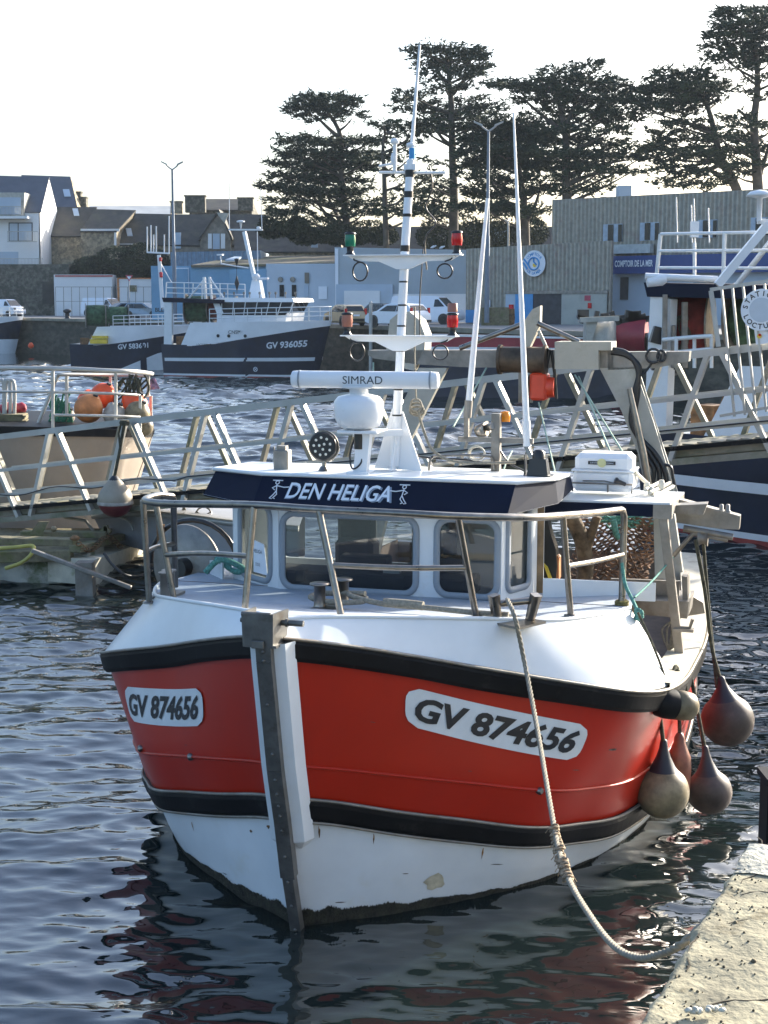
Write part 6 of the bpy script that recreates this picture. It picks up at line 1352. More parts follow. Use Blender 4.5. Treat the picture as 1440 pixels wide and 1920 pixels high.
hg = [[(.30, .98), (.52, 1.30), (1.18, 1.36), (1.22, .94)], [(1.28, .94), (1.24, 1.36), (2.1, 1.34), (2.7, .95)]]
def rear(t, W_, z0, z1, x0, x1, lampm, m=M_dglass, wfrac=.82):
    mb = MB(); mb.poly([(x0, -W_ / 2 * wfrac, z0), (x0, W_ / 2 * wfrac, z0), (x1, W_ / 2 * wfrac * .85, z1), (x1, -W_ / 2 * wfrac * .85, z1)], (-.02, 0, .01)); mb.build('rear_window', m, t)
    for s_ in (-1, 1): mb = MB(); mb.box((x0 - .06, s_ * W_ * .45, z0 - .02), (.14, .16, .42)); mb.build('tail_light', lampm, t)
    mb = MB(); mb.box((-.02, 0, .42), (.12, W_ * .98, .16)); mb.build('bumper', M_black, t)
    mb = MB(); mb.box((-.04, 0, .72), (.03, .5, .12)); mb.build('number_plate', M_wsign, t)
def gpos(px, py): return atz(px, py, 3.405)
M_gold = mat('champagne_paint', (.42, .33, .20), .35, .3, var=.03, coat=.5); M_cwhite = mat('white_car_paint', (.72, .75, .80), .3, var=.02, coat=.5)
M_cdark = mat('black_car_paint', (.02, .018, .022), .25, var=.1, coat=.6); M_cgrey = mat('grey_blue_car_paint', (.18, .23, .28), .3, .3, var=.05, coat=.5)
# cars are seen from the rear right: forward pointing away to the left/right
t, sp_ = car('champagne gold hatchback seen from behind, leftmost of the cars on the quay', gpos(668, 611), math.radians(116), M_gold, hatch, glass=hg); t.scale = (.9, .9, .95)
rear(t, 1.75, 1.0, 1.34, .14, .40, M_redl)
t, sp_ = car('dark estate car behind the gold hatchback, only its black roof and rear showing', gpos(706, 600) + V((0, 0, 0)), math.radians(140), M_cdark, [(x * 1.08, z * 1.1) for x, z in hatch], glass=[[(x * 1.08, z * 1.1) for x, z in g_] for g_ in hg], wheels=(.8, 3.5)); rear(t, 1.75, 1.1, 1.46, .14, .42, M_redl)
t, sp_ = car('dark red tailed car squeezed between the post and the white car', gpos(742, 607), math.radians(128), M_cdark, hatch, glass=hg); rear(t, 1.75, 1.0, 1.34, .14, .40, M_redl)
suv = [(0, .35), (.0, .7), (.06, 1.0), (.15, 1.1), (.55, 1.52), (.9, 1.60), (2.3, 1.60), (2.7, 1.52), (3.45, 1.10), (4.3, .92), (4.55, .7), (4.58, .35), (4.2, .25), (.3, .25)]
sg2 = [[(.55, 1.12), (.8, 1.40), (1.5, 1.47), (1.55, 1.06)], [(1.62, 1.06), (1.56, 1.47), (2.5, 1.45), (3.2, 1.08)]]
t, sp_ = car('white sport utility car with dark rear window parked in front of the white van', gpos(790, 614), math.radians(135), M_cwhite, suv, W_=1.9, glass=sg2, wheels=(.85, 3.7), wr=.37); t.scale = (.9, .9, .92); rear(t, 1.9, 1.12, 1.46, .18, .50, M_redl)
van = [(0, .35), (.0, 1.2), (.1, 1.92), (.3, 1.97), (3.3, 1.97), (3.6, 1.90), (4.35, 1.18), (4.85, .98), (5.0, .7), (5.0, .35), (4.6, .25), (.3, .25)]
t, sp_ = car('white panel van facing right beside the ribbed grey warehouse', gpos(735, 608) + V((.2, 1.5, 0)), math.radians(-24), M_cwhite, van, W_=1.95, glass=[[(3.35, 1.22), (3.38, 1.72), (3.62, 1.74), (4.15, 1.24)]], wheels=(.9, 4.1), wr=.34, cat='van', name='parked_van')
def front(t, W_, xs, zs_, m=M_dglass):
    mb = MB(); mb.poly([(xs[0], -W_ / 2 * .84, zs_[0]), (xs[0], W_ / 2 * .84, zs_[0]), (xs[1], W_ / 2 * .74, zs_[1]), (xs[1], -W_ / 2 * .74, zs_[1])], (.02, 0, .015)); mb.build('windscreen', m, t)
front(t, 1.95, (4.28, 3.66), (1.24, 1.84))
gl2 = [[(3.35, 1.22), (3.38, 1.72), (3.62, 1.74), (4.15, 1.24)]]
def gp2(px, Y): p = at(px, 600, Y); return V((p.x, p.y, 3.405))
t, sp_ = car('white van parked before the white containers on the left quay', gp2(163, 163), math.radians(-32), M_cwhite, van, W_=1.95, glass=gl2, wheels=(.9, 4.1), wr=.34, cat='van', name='parked_van'); front(t, 1.95, (4.28, 3.66), (1.24, 1.84))
for s_ in (-1, 1): mb = MB(); mb.box((4.95, s_ * .7, .95), (.12, .3, .2)); mb.build('headlight', M_steel, t)
t, sp_ = car('white small van facing right at the left border of the photo', gp2(-20, 160), math.radians(-30), M_cwhite, [(x * .88, z * .92) for x, z in van], W_=1.8, glass=[[(x * .88, z * .92) for x, z in gl2[0]]], wheels=(.8, 3.6), cat='van', name='parked_van'); front(t, 1.8, (3.77, 3.22), (1.14, 1.7))
for s_ in (-1, 1): mb = MB(); mb.box((4.33, s_ * .65, .85), (.12, .3, .2)); mb.build('headlight', M_steel, t)
t, sp_ = car('grey blue hatchback behind the second trawler on the left quay', gp2(262, 150), math.radians(-150), M_cgrey, hatch, glass=hg); rear(t, 1.75, 1.0, 1.34, .14, .40, M_redl)
t, sp_ = car('pale blue grey saloon just right of the white van on the left quay', gp2(238, 146), math.radians(-20), M_cgrey, hatch, glass=hg)
# ================================================================== BUILDINGS
def bpt(px, py, Y): return at(px, py, Y)
def wallq(mb, a, b, zb, zt):                          # vertical wall between plan points
    mb.add([(a.x, a.y, zb), (b.x, b.y, zb), (b.x, b.y, zt), (a.x, a.y, zt)], [[0, 1, 2, 3]])
def block(name, label, cat, pA, pB, depth, ztop, m, zb=3.4, roofm=None, parap=0.0, skew=None):
    """flat roofed box: front corner points A (left) and B (right), going back by depth"""
    t = thing(name, label, cat, V(((pA.x + pB.x) / 2, (pA.y + pB.y) / 2, zb)))
    d = (V((pB.x, pB.y, 0)) - V((pA.x, pA.y, 0))); n = V((-d.y, d.x, 0)).normalized() * depth
    A, B2 = V((pA.x, pA.y, zb)), V((pB.x, pB.y, zb)); zt0, zt1 = (ztop if isinstance(ztop, tuple) else (ztop, ztop))
    mb = MB(); P = [A, B2, B2 + n, A + n]; T = [V((A.x, A.y, zt0)), V((B2.x, B2.y, zt1)), V((B2.x, B2.y, zt1)) + n, V((A.x, A.y, zt0)) + n]
    mb.add(P + T, [[0, 1, 5, 4], [1, 2, 6, 5], [2, 3, 7, 6], [3, 0, 4, 7]]); mb.build('wall', m, t)
    mb = MB(); q = [p + V((0, 0, -.02)) for p in T]; mb.add(q, [[0, 1, 2, 3]]); mb.build('roof', roofm or M_slate, t)
    return t, A, d.normalized(), n.normalized()
def onwall(A, d, n, px, py, off=.03):                # photo pixel -> point on that wall plane
    r_ = ray(px, py); o = V((0, 0, CH)); nn = V((n.x, n.y, 0)); k = (A - nn * off - o).dot(nn) / r_.dot(nn); return o + r_ * k
def panel(name, m, par, A, d, n, x0, y0, x1, y1, off=.05, th=.06):
    p = [onwall(A, d, n, x, y, off) for x, y in ((x0, y1), (x1, y1), (x1, y0), (x0, y0))]
    zt_ = (p[2].z + p[3].z) / 2; zb_ = (p[0].z + p[1].z) / 2; p[0].x, p[0].y = p[3].x, p[3].y; p[1].x, p[1].y = p[2].x, p[2].y
    for i, z in ((0, zb_), (1, zb_), (2, zt_), (3, zt_)): p[i].z = z
    mb = MB(); mb.poly(p, n * th); return mb.build(name, m, par)
# --- ribbed grey warehouse (low part, then the two storey part)
Yc = 108
t, A, d, n = block('warehouse', 'low warehouse of ribbed grey cladding with a round blue and white sign', 'warehouse', at(873, 600, 110), at(1141, 600, 103), .5, (CH + 96 / F * 110, CH + 111 / F * 103), M_corr, roofm=M_moss)
panel('lintel', M_dsteel, t, A, d, n, 946, 545, 1139, 551, .15, .1); panel('plain_wall', mat('stained_render', (.42, .42, .37), .9, var=.1, vs_=.6, col2=(.25, .25, .22), mixs=.6, thr=.5, soft=.2), t, A, d, n, 1053, 551, 1138, 640, .10, .05)
panel('doorway', M_inter, t, A, d, n, 999, 551, 1053, 640, .06, .03); panel('sliding_door', M_skyb, t, A, d, n, 966, 551, 999, 640, .12, .05); panel('pale_wall', M_lblue, t, A, d, n, 948, 551, 966, 640, .10, .05)
panel('sign', mat('red_sign', (.45, .05, .09), .5), t, A, d, n, 1096, 554, 1107, 564, .15, .04); panel('fire_box', M_redl, t, A, d, n, 1102, 568, 1108, 578, .2, .1); panel('fire_box', M_redl, t, A, d, n, 954, 571, 962, 581, .2, .1)
panel('notice', M_wsign, t, A, d, n, 911, 562, 919, 576, .1, .03); panel('blue_bin_wall', M_skyb, t, A, d, n, 873, 581, 892, 605, .3, .1)
sc1 = onwall(A, d, n, 1002, 494, .18); R_ = 24 / (F / sc1.y)
mb = MB(); mb.lathe([(R_, 0), (R_, .06)], sc1, -n, 40); 
a_ = onwall(A, d, n, 979, 489, .18); mb.poly([sc1 + V((0, 0, R_ * .93)), a_, sc1 - V((0, 0, R_ * .93))], -n * .05); sd1 = mb.build('round_sign', M_wsign, t)
mb = MB(); c1 = sc1 - n * .10 + V((0, 0, -.02 * R_)); rr = R_ * .47; mb.tube([c1 + d * rr * math.cos(a / 24 * 2 * PI) + V((0, 0, rr * math.sin(a / 24 * 2 * PI))) for a in range(24)], .055, 6, closed=True)
mb.tube([c1 + d * rr * .5 + V((0, 0, -rr * .2)), c1 + V((0, 0, rr * .3)), c1 + V((0, 0, rr * .95))], .06, 6)
mb.tube(cr([c1 - d * rr * .7 + V((0, 0, -rr * .7)), c1 - d * rr * 1.2 + V((0, 0, 0)), c1 - d * rr * 1.9 + V((0, 0, rr * .8))], 5), .06, 6); mb.tube([c1 - d * rr * 2.0 + V((0, 0, rr * .2)), c1 - d * rr * 1.2 - V((0, 0, rr * .9))], .07, 6)
mb.build('horn_emblem', M_skyb, sd1)
mb = MB(); mb.lathe([(rr * .32, 0), (rr * .32, .02)], c1 + d * rr * .15 - V((0, 0, rr * .25)), -n, 14); mb.build('emblem_spot', M_yel, sd1)
ring_text('COMPTOIR', sc1 - n * .07, d, V((0, 0, 1)), -n, R_ * .72, 140, 35, R_ * .22, M_skyb, sd1); ring_text('DE LA MER', sc1 - n * .07, d, V((0, 0, 1)), -n, R_ * .74, 232, 315, R_ * .22, M_skyb, sd1, top=False)
t, A, d, n = block('warehouse', 'two storey block of ribbed grey cladding with paired windows and dark blue name board', 'warehouse', at(1032, 600, 111), at(1560, 600, 97), 25, (CH + 185 / F * 111, CH + 211 / F * 97), M_corr, roofm=M_moss)
panel('roof_edge', M_moss, t, A, d, n, 1033, 377, 1560, 384, .1, .2) if False else None
for x in (1131, 1200, 1309, 1408):
    y = 420 - (x - 1131) * .045; w0 = panel('window', mat('blue_grey_frame', (.36, .43, .50), .6), t, A, d, n, x, y, x + 36, y + 34, .04, .05)
    for a_, b_ in ((9, 19), (28, 35)): panel('pane', M_dglass, w0, A, d, n, x + a_, y + 1, x + b_, y + 33, .1, .03)
panel('ground_floor', M_lblue, t, A, d, n, 1141, 508, 1560, 640, .08, .05); panel('canopy', mat('pale_band', (.42, .45, .44), .8), t, A, d, n, 1143, 458, 1219, 475, .6, .5)
fb = panel('name_board', M_sblue, t, A, d, n, 1143, 476, 1560, 511, .9, .8)
c_ = onwall(A, d, n, 1188, 494, .95); text_flat('COMPTOIR DE LA MER', c_, d, (0, 0, 1), .46, M_letw, fb, bold=.035, fit=81 / (F / c_.y))
panel('doorway', M_inter, t, A, d, n, 1163, 520, 1178, 562, .15, .05); panel('window', M_dglass, t, A, d, n, 1300, 530, 1340, 570, .15, .05)
t, A2, d2, n2 = block('chimney_stack', 'pale squat chimney above the roof of the two storey block', 'chimney', at(1160, 375, 115), at(1184, 372, 115), 1.5, CH + 211 / F * 115, M_lblue, zb=11.5)
# --- pale blue flat buildings in the middle
t, A, d, n = block('blue_building', 'pale blue flat roofed hall with a lower white door front behind the parked cars', 'hall', at(628, 605, 118), at(877, 605, 116), 20, (CH + 99 / F * 118, CH + 94 / F * 116), mat('blue_metal_wall', (.35, .40, .43), .7, var=.08, vs_=.3, col2=(.39, .41, .41), mixs=.25, thr=.5, soft=.2))
panel('lower_front', M_lblue, t, A, d, n, 630, 533, 736, 606, .3, .25); panel('pale_band', M_hwhite, t, A, d, n, 736, 551, 876, 606, .15, .1); panel('garage_door', M_hwhite, t, A, d, n, 645, 545, 712, 604, .4, .05); panel('edge_trim', M_wsign, t, A, d, n, 628, 466, 634, 606, .1, .05)
t, A, d, n = block('white_shed', 'long low pale building with narrow doors right of the white striped trawler', 'shed', at(500, 605, 121), at(631, 605, 119), 10, (CH + 69 / F * 121, CH + 69 / F * 119), mat('pale_grey_blue', (.50, .56, .62), .8, var=.05, vs_=.3))
for x in (524, 547, 570): panel('door', M_dglass if x < 560 else M_lblue, t, A, d, n, x, 534, x + 8, 556, .1, .05)
panel('notice_board', mat('brown_board', (.2, .17, .13), .7), t, A, d, n, 571, 511, 579, 531, .15, .05); panel('window', M_wsign, t, A, d, n, 597, 537, 613, 561, .1, .05)
for x in (526, 549): 
    p = onwall(A, d, n, x, 524, .1); mb = MB(); mb.lathe([(.22, 0), (.2, .12)], p, -n, 12); mb.build('bulkhead_lamp', M_dsteel, t)
panel('blue_side', M_blue, t, A, d, n, 430, 505, 500, 600, .0, .3)
# mossy low pitched roofs over them
t = thing('mossy_roof_shed', 'low shed with a wide brown mossy sheet roof behind the trawler', 'shed', at(480, 480, 135)); mb = MB()
mb.add([at(358, 497, 126), at(660, 493, 124), at(650, 478, 145), at(440, 481, 150)], [[0, 1, 2, 3]]); mb.build('roof', M_moss, t, solid=.2)
mb = MB(); mb.poly([at(358, 498, 126.3), at(660, 494, 124.3), at(660, 600, 124.3), at(358, 600, 126.3)], (0, 4, 0)); mb.build('wall', M_blue, t)
mb = MB(); mb.poly([at(422, 490, 128), at(440, 484, 133), at(453, 484, 133), at(445, 490, 128)], (0, 0, .15)); mb.build('roof_light', M_lblue, t)
t, A, d, n = block('ribbed_blue_shed', 'shed of blue grey ribbed metal behind the trawler masts', 'shed', at(322, 600, 140), at(490, 600, 140), 10, (CH + 90 / F * 140, CH + 93 / F * 140), M_corrb)
t, A, d, n = block('blue_shed', 'bright blue shed wall behind the two trawlers at the left', 'shed', at(285, 600, 129), at(372, 600, 128), 8, (CH + 65 / F * 129, CH + 65 / F * 128), M_blue)
panel('door', M_wsign, t, A, d, n, 327, 502, 354, 590, .05, .03); panel('door_panel', M_blue, t, A, d, n, 329, 504, 352, 590, .1, .03)
# --- containers and stone wall on the left
t, A, d, n = block('container', 'long white site container with a red top edge', 'container', at(103, 590, 168), at(211, 590, 168), 3, CH + 49 / F * 168, M_hwhite); panel('red_edge', mat('faded_red_trim', (.42, .09, .08), .6), t, A, d, n, 103, 516, 211, 519, .08, .06)
t, A, d, n = block('container', 'white container with an orange edge and a small notice, right of the red edged one', 'container', at(220, 590, 168), at(287, 590, 168), 3, CH + 43 / F * 168, M_hwhite); panel('edge', M_fendo2, t, A, d, n, 220, 521, 287, 523, .08, .06); panel('edge', M_fendo2, t, A, d, n, 219, 522, 223, 590, .08, .06); panel('notice', M_wood, t, A, d, n, 243, 535, 256, 547, .1, .04)
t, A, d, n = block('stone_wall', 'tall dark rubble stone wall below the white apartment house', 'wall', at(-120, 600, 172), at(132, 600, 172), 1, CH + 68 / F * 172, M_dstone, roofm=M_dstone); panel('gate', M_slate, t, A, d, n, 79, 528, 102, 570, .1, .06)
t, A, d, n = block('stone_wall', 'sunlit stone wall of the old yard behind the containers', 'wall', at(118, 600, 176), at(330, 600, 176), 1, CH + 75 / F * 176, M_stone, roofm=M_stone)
# --- white apartment house
t = thing('apartment_house', 'white apartment house with dark blue zinc roof and balconies at the left border', 'house', at(20, 500, 182)); 
A = at(-200, 600, 182); A.z = 0; B2 = at(72, 600, 182); d = V((1, 0, 0)); n = V((0, 1, 0)); A0 = V((A.x, 182, 3.4))
def apx(px, py, dy=0): return at(px, py, 182 + dy)
mb = MB(); mb.poly([apx(-200, 600), apx(73, 600), apx(73, 398), apx(-200, 392)], (0, 10, 0)); mb.build('wall', M_hwhite, t)
mb = MB(); e = 12; 
p0, p1, p2 = apx(74, 470), apx(75, 396), apx(84, 332, 5); mb.add([V((p0.x, 182, 3.4)), V((p1.x, 182, p1.z)), V((p1.x + .05, 187, p2.z)), V((p1.x + .05, 192, p1.z)), V((p0.x, 192, 3.4))], [[0, 4, 3, 2, 1]])
k_ = V((.9, 0, 0)); mb.build('gable_wall', M_hwhite, t)
mb = MB(); mb.add([V((apx(-200, 392).x, 181.8, p1.z - .1)), V((p1.x + .15, 181.8, p1.z - .1)), V((p1.x + .15, 187, p2.z)), V((apx(-200, 392).x, 187, p2.z + .5))], [[0, 1, 2, 3]]); mb.build('roof', M_slateb, t, solid=.12)
mb = MB(); q = [apx(-60, 412, -.6), apx(44, 412, -.6), apx(46, 361, -.6), apx(-60, 361, -.6)]; mb.poly(q, (0, 4, 0)); dm = mb.build('dormer', M_fiber, t)
def aw(name, m, x0, y0, x1, y1, off=.05, th=.1, par=t): 
    mb = MB(); mb.poly([at(x0, y1, 182 - off), at(x1, y1, 182 - off), at(x1, y0, 182 - off), at(x0, y0, 182 - off)], (0, th, 0)); return mb.build(name, m, par)
aw('window', M_lblue, -40, 370, 39, 402, .9, .1); aw('window', M_inter, 16, 417, 61, 452, .05, .06); aw('pane', M_lblue, 18, 419, 33, 451, .1); aw('pane', M_lblue, 35, 419, 59, 451, .1); aw('window', M_lblue, -40, 472, 34, 496, .06)
for (x0, y0, x1, y1) in ((-60, 387, 42, 406), (14, 434, 70, 453), (-60, 485, 80, 497)):
    mb = MB(); mb.bar(at(x0, y0, 180.6), at(x1, y0, 180.6), .08, .08); mb.bar(at(x0, y1, 180.6), at(x1, y1, 180.6), .1, .1)
    k = int((x1 - x0) / 2.6)
    for i in range(k + 1): x = x0 + (x1 - x0) * i / k; mb.bar(at(x, y0, 180.6), at(x, y1, 180.6), .035, .035, up=(0, 1, 0))
    mb.bar(at(x1, y0, 180.6), at(x1, y0, 182) , .08, .08); mb.build('balcony', M_alu, t)
mb = MB(); mb.box(at(-20, 408, 181.3) , (9.5, 1.6, .3)); mb.build('balcony_slab', M_hwhite, t)
# --- dark house behind it and the old stone houses
def gabled(label, x0, x1, yeave, yridge, Y, m, roofm, zb=3.4, dep=8, x0r=None, x1r=None, ytop1=None, name='stone_house'):
    t = thing(name, label, 'house', at((x0 + x1) / 2, 560, Y))
    a, b = at(x0, yeave, Y), at(x1, yeave, Y); r0, r1 = at(x0r if x0r is not None else x0, yridge, Y + dep / 2), at(x1r if x1r is not None else x1, ytop1 or yridge, Y + dep / 2)
    mb = MB(); mb.add([V((a.x, a.y, zb)), V((b.x, b.y, zb)), b, a, V((b.x, b.y + dep, zb)), V((a.x, a.y + dep, zb)), V((b.x, b.y + dep, b.z)), V((a.x, a.y + dep, a.z)), r0, r1], [[0, 1, 2, 3], [1, 4, 6, 2], [5, 0, 3, 7], [2, 6, 9], [7, 3, 8]]); mb.build('wall', m, t)
    mb = MB(); o = V((0, -.3, -.12)); mb.add([a + o, b + o, r1, r0, V((a.x, a.y + dep, a.z)), V((b.x, b.y + dep, b.z))], [[0, 1, 2, 3], [3, 2, 5, 4]]); rf = mb.build('roof', roofm, t, solid=.15)
    def pw(name, m_, X0, Y0, X1, Y1, off=.06, par=t, th=.1):
        mb = MB(); mb.poly([at(X0, Y1, Y - off), at(X1, Y1, Y - off), at(X1, Y0, Y - off), at(X0, Y0, Y - off)], (0, th, 0)); return mb.build(name, m_, par)
    def rw(X0, Y0, X1, Y1):                          # skylight lying on the front roof slope
        pts = []
        nn = (b - a).cross(r0 - a).normalized()
        for x, y in ((X0, Y1), (X1, Y1), (X1 + 3, Y0), (X0 + 3, Y0)):
            dr = ray(x, y); k = (a - V((0, 0, CH))).dot(nn) / dr.dot(nn); pts.append(V((0, 0, CH)) + dr * k - nn * .1 * (1 if nn.y > 0 else -1))
        mb = MB(); mb.poly(pts, (0, 0, .08)); mb.build('skylight', M_lblue, rf)
    return t, pw, rw, rf
t, pw, rw, rf = gabled('dark slate roofed house behind the white apartment house', 60, 145, 388, 328, 196, M_stone, M_slateb, dep=10, x0r=40, x1r=132, ytop1=331); rw(118, 370, 130, 357)
def chimney(label, x0, y0, x1, y1, Y, m=M_stone):
    t = thing('chimney', label, 'chimney', at((x0 + x1) / 2, y1, Y)); mb = MB(); a = at(x0, y1, Y); b = at(x1, y0, Y); mb.box(((a.x + b.x) / 2, Y + .6, (a.z + b.z) / 2), (b.x - a.x, 1.1, b.z - a.z)); mb.build('stack', m, t)
    mb = MB(); mb.box(((a.x + b.x) / 2, Y + .6, b.z), (b.x - a.x + .2, 1.3, .15)); mb.build('cap', m, t); return t
chimney('stepped stone chimney at the right end of the dark slate roof', 140, 360, 151, 400, 200, M_dstone); chimney('slim pale chimney beside the stepped one', 152, 370, 161, 400, 199, M_dstone)
t, pw, rw, rf = gabled('old stone house with patched slate roof and one skylight, first right of the white house', 91, 160, 441, 388, 188, M_stone, M_slate, x0r=105, x1r=182, ytop1=388); rw(136, 406, 146, 393)
t, pw, rw, rf = gabled('old stone house with dark roof and white eaves board, second of the stone row', 151, 219, 432, 392, 186, M_stone, M_slate, x0r=178, x1r=255, ytop1=394); pw('eaves_board', M_hwhite, 151, 429, 224, 434, .2); pw('downpipe', M_hwhite, 214, 432, 218, 460, .2)
t, pw, rw, rf = gabled('low stone house with a long roof and a bluish skylight, right of the white eaves', 218, 330, 458, 400, 188, M_stone, M_slate, x0r=245, x1r=350, ytop1=402); pw('eaves_board', M_hwhite, 218, 457, 262, 461, .2); rw(236, 444, 246, 430)
t, pw, rw, rf = gabled('long house whose pale sheet roof rises behind the old stone houses', 160, 320, 402, 386, 202, M_stone, mat('pale_sheet_roof', (.46, .46, .44), .6, var=.1, vs_=.5), dep=10)
t, pw, rw, rf = gabled('stone house with a steep front gable and white shuttered window', 322, 500, 458, 402, 170, mat('grey_stone', (.24, .21, .17), .95, var=.25, vs_=1.5), M_slate, dep=9, x0r=330, x1r=500)
mb = MB(); g0 = [at(x, y, 169.4) for x, y in ((375, 470), (433, 470), (432, 445), (418, 415), (410, 400), (390, 425), (376, 448))]; mb.poly(g0, (0, 3.5, 0)); mb.build('gable', MATS['grey_stone'], t)
mb = MB()
for a_, b_ in (((372, 452), (410, 396)), ((410, 396), (436, 450))): mb.bar(at(*a_, 169.2), at(*b_, 169.2), 5.0, .2, up=(0, 1, .0)) if False else mb.poly([at(*a_, 169.1), at(*b_, 169.1), at(b_[0], b_[1] - 4, 169.1), at(a_[0], a_[1] - 4, 169.1)], (0, 4, 0))
mb.build('gable_roof', M_slate, t); pw('shutter', M_hwhite, 390, 438, 397, 466, .9); pw('shutter', M_hwhite, 414, 438, 422, 466, .9); pw('window', M_lblue, 399, 438, 412, 467, .8); mb = MB(); mb.poly([at(405, 398, 169), at(429, 400, 169), at(421, 419, 169)], (0, .1, 0)); mb.build('gable_cladding', M_fiber, t)
pw('window', M_lblue, 327, 436, 339, 466, .2); pw('window', M_lblue, 478, 438, 494, 452, .3)
chimney('broad dark stone chimney behind the gabled house roof', 347, 367, 384, 398, 178, M_dstone); chimney('dark stone chimney on the ridge left of the cypress', 446, 371, 474, 395, 178, M_dstone); chimney('lichen covered chimney beside the left lamp post', 320, 378, 340, 400, 178, M_stone)
t, pw, rw, rf = gabled('far dark roof between the two stone chimneys', 355, 472, 392, 373, 182, M_dstone, M_slate, dep=9)
t, pw, rw, rf = gabled('long low house under the cypresses behind the pale blue hall', 440, 640, 470, 425, 160, M_stone, M_slate, dep=9); pw('window', M_lblue, 583, 447, 596, 464, .1)
t, pw, rw, rf = gabled('brown roofed house hidden under the trees between the cypress trunks', 660, 1040, 468, 425, 155, M_stone, M_slate, dep=9); pw('window', M_lblue, 900, 430, 950, 452, .1)
# boundary hedge at the left
def leafmass(name, label, boxes, m, n, size, cat, Y, kind=None, seed=1):
    rnd = random.Random(seed); mb = MB(); vs_, fs = [], []
    for (x, y, w_, h) in boxes:
        c = at(x, y, Y); rx, rz_ = w_ / 2 * Y / F, h / 2 * Y / F
        for k in range(n):
            u = V((rnd.gauss(0, 1), rnd.gauss(0, 1), rnd.gauss(0, 1))).normalized() * rnd.uniform(.75, 1.0); p = c + V((u.x * rx, u.y * min(rx, 3), u.z * rz_))
            a = V((rnd.uniform(-1, 1), rnd.uniform(-1, 1), rnd.uniform(-1, 1))).normalized() * size; b = a.cross(V((rnd.uniform(-1, 1), rnd.uniform(-1, 1), rnd.uniform(-1, 1)))).normalized() * size * .7
            i = len(vs_); vs_ += [p - a * .5, p + b * .5, p + a * .5]; fs.append([i, i + 1, i + 2])
    mb.add(vs_, fs); t = thing(name, label, cat, at(boxes[0][0], 600, Y)); mb.build('foliage', m, t); return t
leafmass('hedge', 'big dark ivy covered hedge behind the containers', [(175, 500, 80, 40), (220, 492, 90, 60), (265, 490, 80, 70), (240, 505, 120, 40), (295, 498, 50, 60), (150, 508, 40, 24)], M_hedge, 2600, .42, 'hedge', 173, seed=3)
# ================================================================== LAMP POSTS AND SIGNS
def lamp_post(label, x, y0, y1, Y, r0, arms):
    t = thing('lamp_post', label, 'lamp post', at(x, y0, Y), group=None); a = at(x, y0, Y); b = at(x, y1, Y); a.x = b.x
    mb = MB(); mb.tube([a, a.lerp(b, .45), a.lerp(b, .46), b], [r0, r0 * .9, r0 * .7, r0 * .5], 10); mb.build('pole', M_pole, t)
    mb = MB()
    for s_ in (-1, 1): mb.tube(cr([b, b + V((s_ * arms * .5, 0, .15)), b + V((s_ * arms, 0, .35))], 4), r0 * .35, 6); mb.poly([b + V((s_ * arms * .8, -.15, .3)), b + V((s_ * arms * 1.9, -.15, .55)), b + V((s_ * arms * 1.9, -.15, .65)), b + V((s_ * arms * .8, -.15, .42))], (0, .3, 0))
    mb.build('lamp_head', M_alu, t); return t
lamp_post('tall grey lamp post with two arms rising between the trawlers at the left', 323, 600, 318, 118, .17, .45)
lamp_post('tall blue grey lamp post with two lamp heads in front of the cypresses', 916, 605, 246, 100, .17, .5)
t = thing('yield_sign', 'red bordered triangular yield sign on a thin pole before the containers', 'road sign', at(242, 590, 150)); mb = MB(); mb.tube([at(242, 600, 150), at(242, 517, 150)], .05, 6); mb.build('pole', M_pole, t)
mb = MB(); mb.poly([at(235, 516, 149.8), at(249, 516, 149.8), at(242, 528, 149.8)], (0, .03, 0)); p_ = mb.build('plate', MATS['red_sign'], t); mb = MB(); mb.poly([at(238, 518, 149.7), at(246, 518, 149.7), at(242, 525, 149.7)], (0, .03, 0)); mb.build('centre', M_wsign, t)
t = thing('lamp_post', 'small curved street lamp against the dark trees left of the ribbed warehouse', 'lamp post', at(953, 470, 120)); mb = MB(); mb.tube(cr([at(953, 500, 120), at(953, 425, 120), at(951, 416, 120), at(947, 412, 120)], 5), .08, 6); mb.build('pole', M_alu, t)
t = thing('mooring_post', 'pale steel post on the quay edge between the gold and the white car', 'post', at(695, 650, 93)); mb = MB(); mb.tube([at(695, 700, 93), at(695, 568, 93)], .11, 10); mb.lathe([(.13, 0), (.05, .1)], at(695, 568, 93), seg=10); mb.build('post', M_alu, t)
t = thing('quay_bollard', 'dark mooring bollard on the far quay left of the trawlers', 'bollard', at(122, 603, 141)); mb = MB(); mb.lathe([(.3, 0), (.22, .1), (.2, .5), (.38, .6), (.38, .8), (.1, .9)], V((at(122, 597, 140).x, 141, 3.4)), seg=12); mb.build('post', M_black, t)
t = thing('pallet_stack', 'grey slatted crates and a brown barrel against the ribbed warehouse', 'crates', at(935, 600, 100)); mb = MB(); p = at(928, 600, 101); mb.box((p.x, p.y, 4.0), (1.8, 1.2, 1.2)); mb.build('crate', M_wood, t); mb = MB(); p = at(956, 600, 101); mb.lathe([(.3, 0), (.34, .5), (.3, 1.1)], (p.x, p.y, 3.4), seg=14); mb.build('barrel', M_rust, t)
# low fence on the left quay
t = thing('wire_fence', 'thin wire mesh fence in front of the containers', 'fence', at(190, 590, 158)); mb = MB()
for x in range(104, 300, 15): mb.bar(V((at(x, 560, 158).x, 158, 3.4)), at(x, 538, 158), .05, .05, up=(0, 1, 0))
mb.bar(at(104, 538, 158), at(300, 538, 158), .05, .05); mb.bar(at(104, 565, 158), at(300, 565, 158), .04, .04); mb.build('frame', M_dsteel, t)
